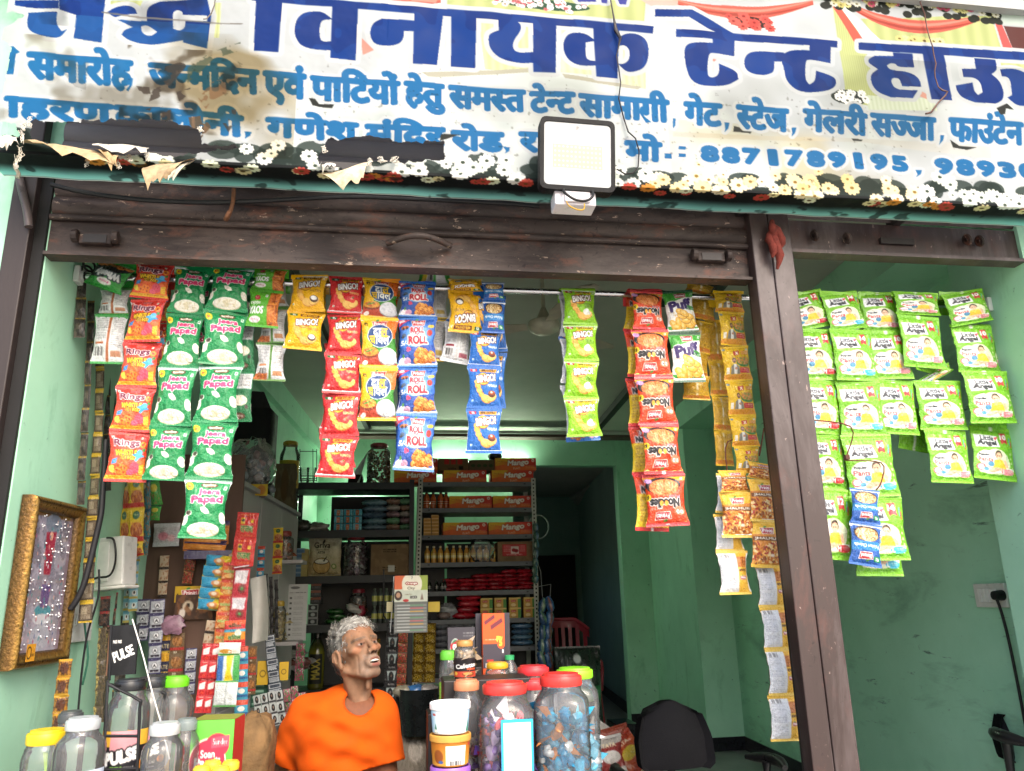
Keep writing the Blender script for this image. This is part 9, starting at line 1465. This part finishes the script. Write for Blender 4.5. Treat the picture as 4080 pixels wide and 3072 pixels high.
def cutplane(pt_, nrm, w0, sg):                                             # trims what lies beyond a plane near a sleeve or hem
    nrm = np.asarray(nrm, float); nrm /= np.linalg.norm(nrm); m = (np.linalg.norm(P-pt_, axis=-1) < w0) & (sg*(P[..., 0]-pt_[0]) > -.075); d = (P-pt_)@nrm; tf.F[m] = np.maximum(tf.F[m], d[m])
cutplane(aR, uR, .155, -1); cutplane(aL, uL, .15, 1); tf.cap(aR-uR*.02, eR+uR*.2, .066, .06, .004, True); tf.cap(aL-uL*.02, eL+uL*.2, .06, .058, .004, True)
d_ = -(P[..., 2]-(hip[2]+.0)); tf.F = np.maximum(tf.F, d_.astype(np.float32))
V3, Q3 = tf.skin(); c3 = np.tile(hx('#d6560f'), (len(V3), 1)); ne = np.linalg.norm((V3-(nb+(.004, -.045, -.006)))/(.055, .07, .046), axis=1); c3[(ne < 1.17)] *= .86
b = MB(); b.add(V3-Lm, Q3, np.clip(c3, 0, 1)); b.build('t_shirt', vcmat('jersey', .85, .15, var=.12, vscale=14, bump=.25, bscale=300, bdist=.002, sheen=0), man, smooth=80)
# teeth
b = MB()
for i, o in enumerate(np.linspace(-.0155, .0155, 7)): c = hl(o, .0975-11*o*o, -.0585+abs(o)*.06); b.box((-.0021, -.002, -.0032), (.0021, .002, .0034), '#e6dfd0', M=np.vstack([np.hstack([HA.T, c[:, None]-Lm[:, None]]), [0, 0, 0, 1]]))
b.build('teeth', M_PLAS, man)
# hair: short grey locks laid over the skull, longer on top
g = np.random.default_rng(21); b = MB(); ok = 0
hb2 = Field(Hc-(.14, .14, .12), Hc+(.14, .14, .15), .0032); hb2.ell(hl(0, -.018, .040), (.0745, .0955, .0835), .01, A=HA); hb2.ell(hl(0, .028, .082), (.054, .052, .034), .02, A=HA); hb2.ell(hl(0, -.062, -.01), (.056, .048, .06), .02, A=HA)
hb2.ell(hl(0, .096, .012), (.060, .056, .088), .006, True, HA); hb2.ell(hl(.085, .036, -.028), (.045, .042, .07), .006, True, HA); hb2.ell(hl(-.085, .036, -.028), (.045, .042, .07), .006, True, HA); hb2.ell(hl(.084, -.004, -.022), (.030, .026, .042), .006, True, HA); hb2.ell(hl(-.084, -.004, -.022), (.030, .026, .042), .006, True, HA); hb2.ell(hl(0, .02, -.105), (.12, .12, .075), .006, True, HA)
V4, Q4 = hb2.skin(); q4 = (V4-Hc)@HA.T; gr = np.clip(.36+.16*np.sin(q4[:, 0]*210)*np.sin(q4[:, 1]*170)+.3*sm(q4[:, 2], .04, .11)+.12*sm(q4[:, 1], -.02, .06), .2, .8)[:, None]; b.add(V4-Lm, Q4, gr*np.array([1.0, .98, .94]))
ctr = hl(0, -.01, .03)
for i in g.choice(len(V4), 3600):
    p = V4[i]; nrm = p-ctr; nrm /= np.linalg.norm(nrm); l_, f_, u_ = q4[i]; top = float(sm(np.array(u_), .05, .10)); d = -eu*.8-ef*.25 if u_ < .06 else (ef*.7+el*(.5*math.sin(l_*60+f_*40)-.2)-eu*.1); d = d-nrm*(d@nrm); d /= np.linalg.norm(d)+1e-9; d = d+g.normal(0, .25, 3); sd_ = np.cross(nrm, d); sd_ /= np.linalg.norm(sd_)+1e-9
    ln = g.uniform(.010, .018)*(1+1.1*top); w_ = g.uniform(.0008, .0018); a0 = p-nrm*.002; a1 = p+d*ln*.5+nrm*(.0035+.004*top); a2 = p+d*ln+nrm*g.uniform(-.001, .004+.004*top); v_ = float(np.clip(gr[i, 0]+g.normal(.04, .13), .14, .86))
    b.add(np.array([a0-sd_*w_, a0+sd_*w_, a1-sd_*w_, a1+sd_*w_, a2])-Lm, [(0, 1, 3, 2), (2, 3, 4)], np.array([v_, v_*.985, v_*.95]))
b.build('hair', vcmat('grey_hair', .55, .4, var=.1), man)
st = empty('wooden_stool', (hip[0], hip[1]+.03, FLOOR), 'plain wooden stool under the seated person', 'stool'); b = MB(); b.box((-.19, -.17, .385), (.19, .17, .415), '#6d5138'); b.build('seat', M_CTR, st, bevel=.006)
for sx in (-1, 1):
    for sy in (-1, 1): b = MB(); b.tube([(sx*.15, sy*.13, .385), (sx*.17, sy*.15, 0)], .02, '#5a4430', 8); b.build('leg', M_CTR, st)
bpy.context.view_layer.update()
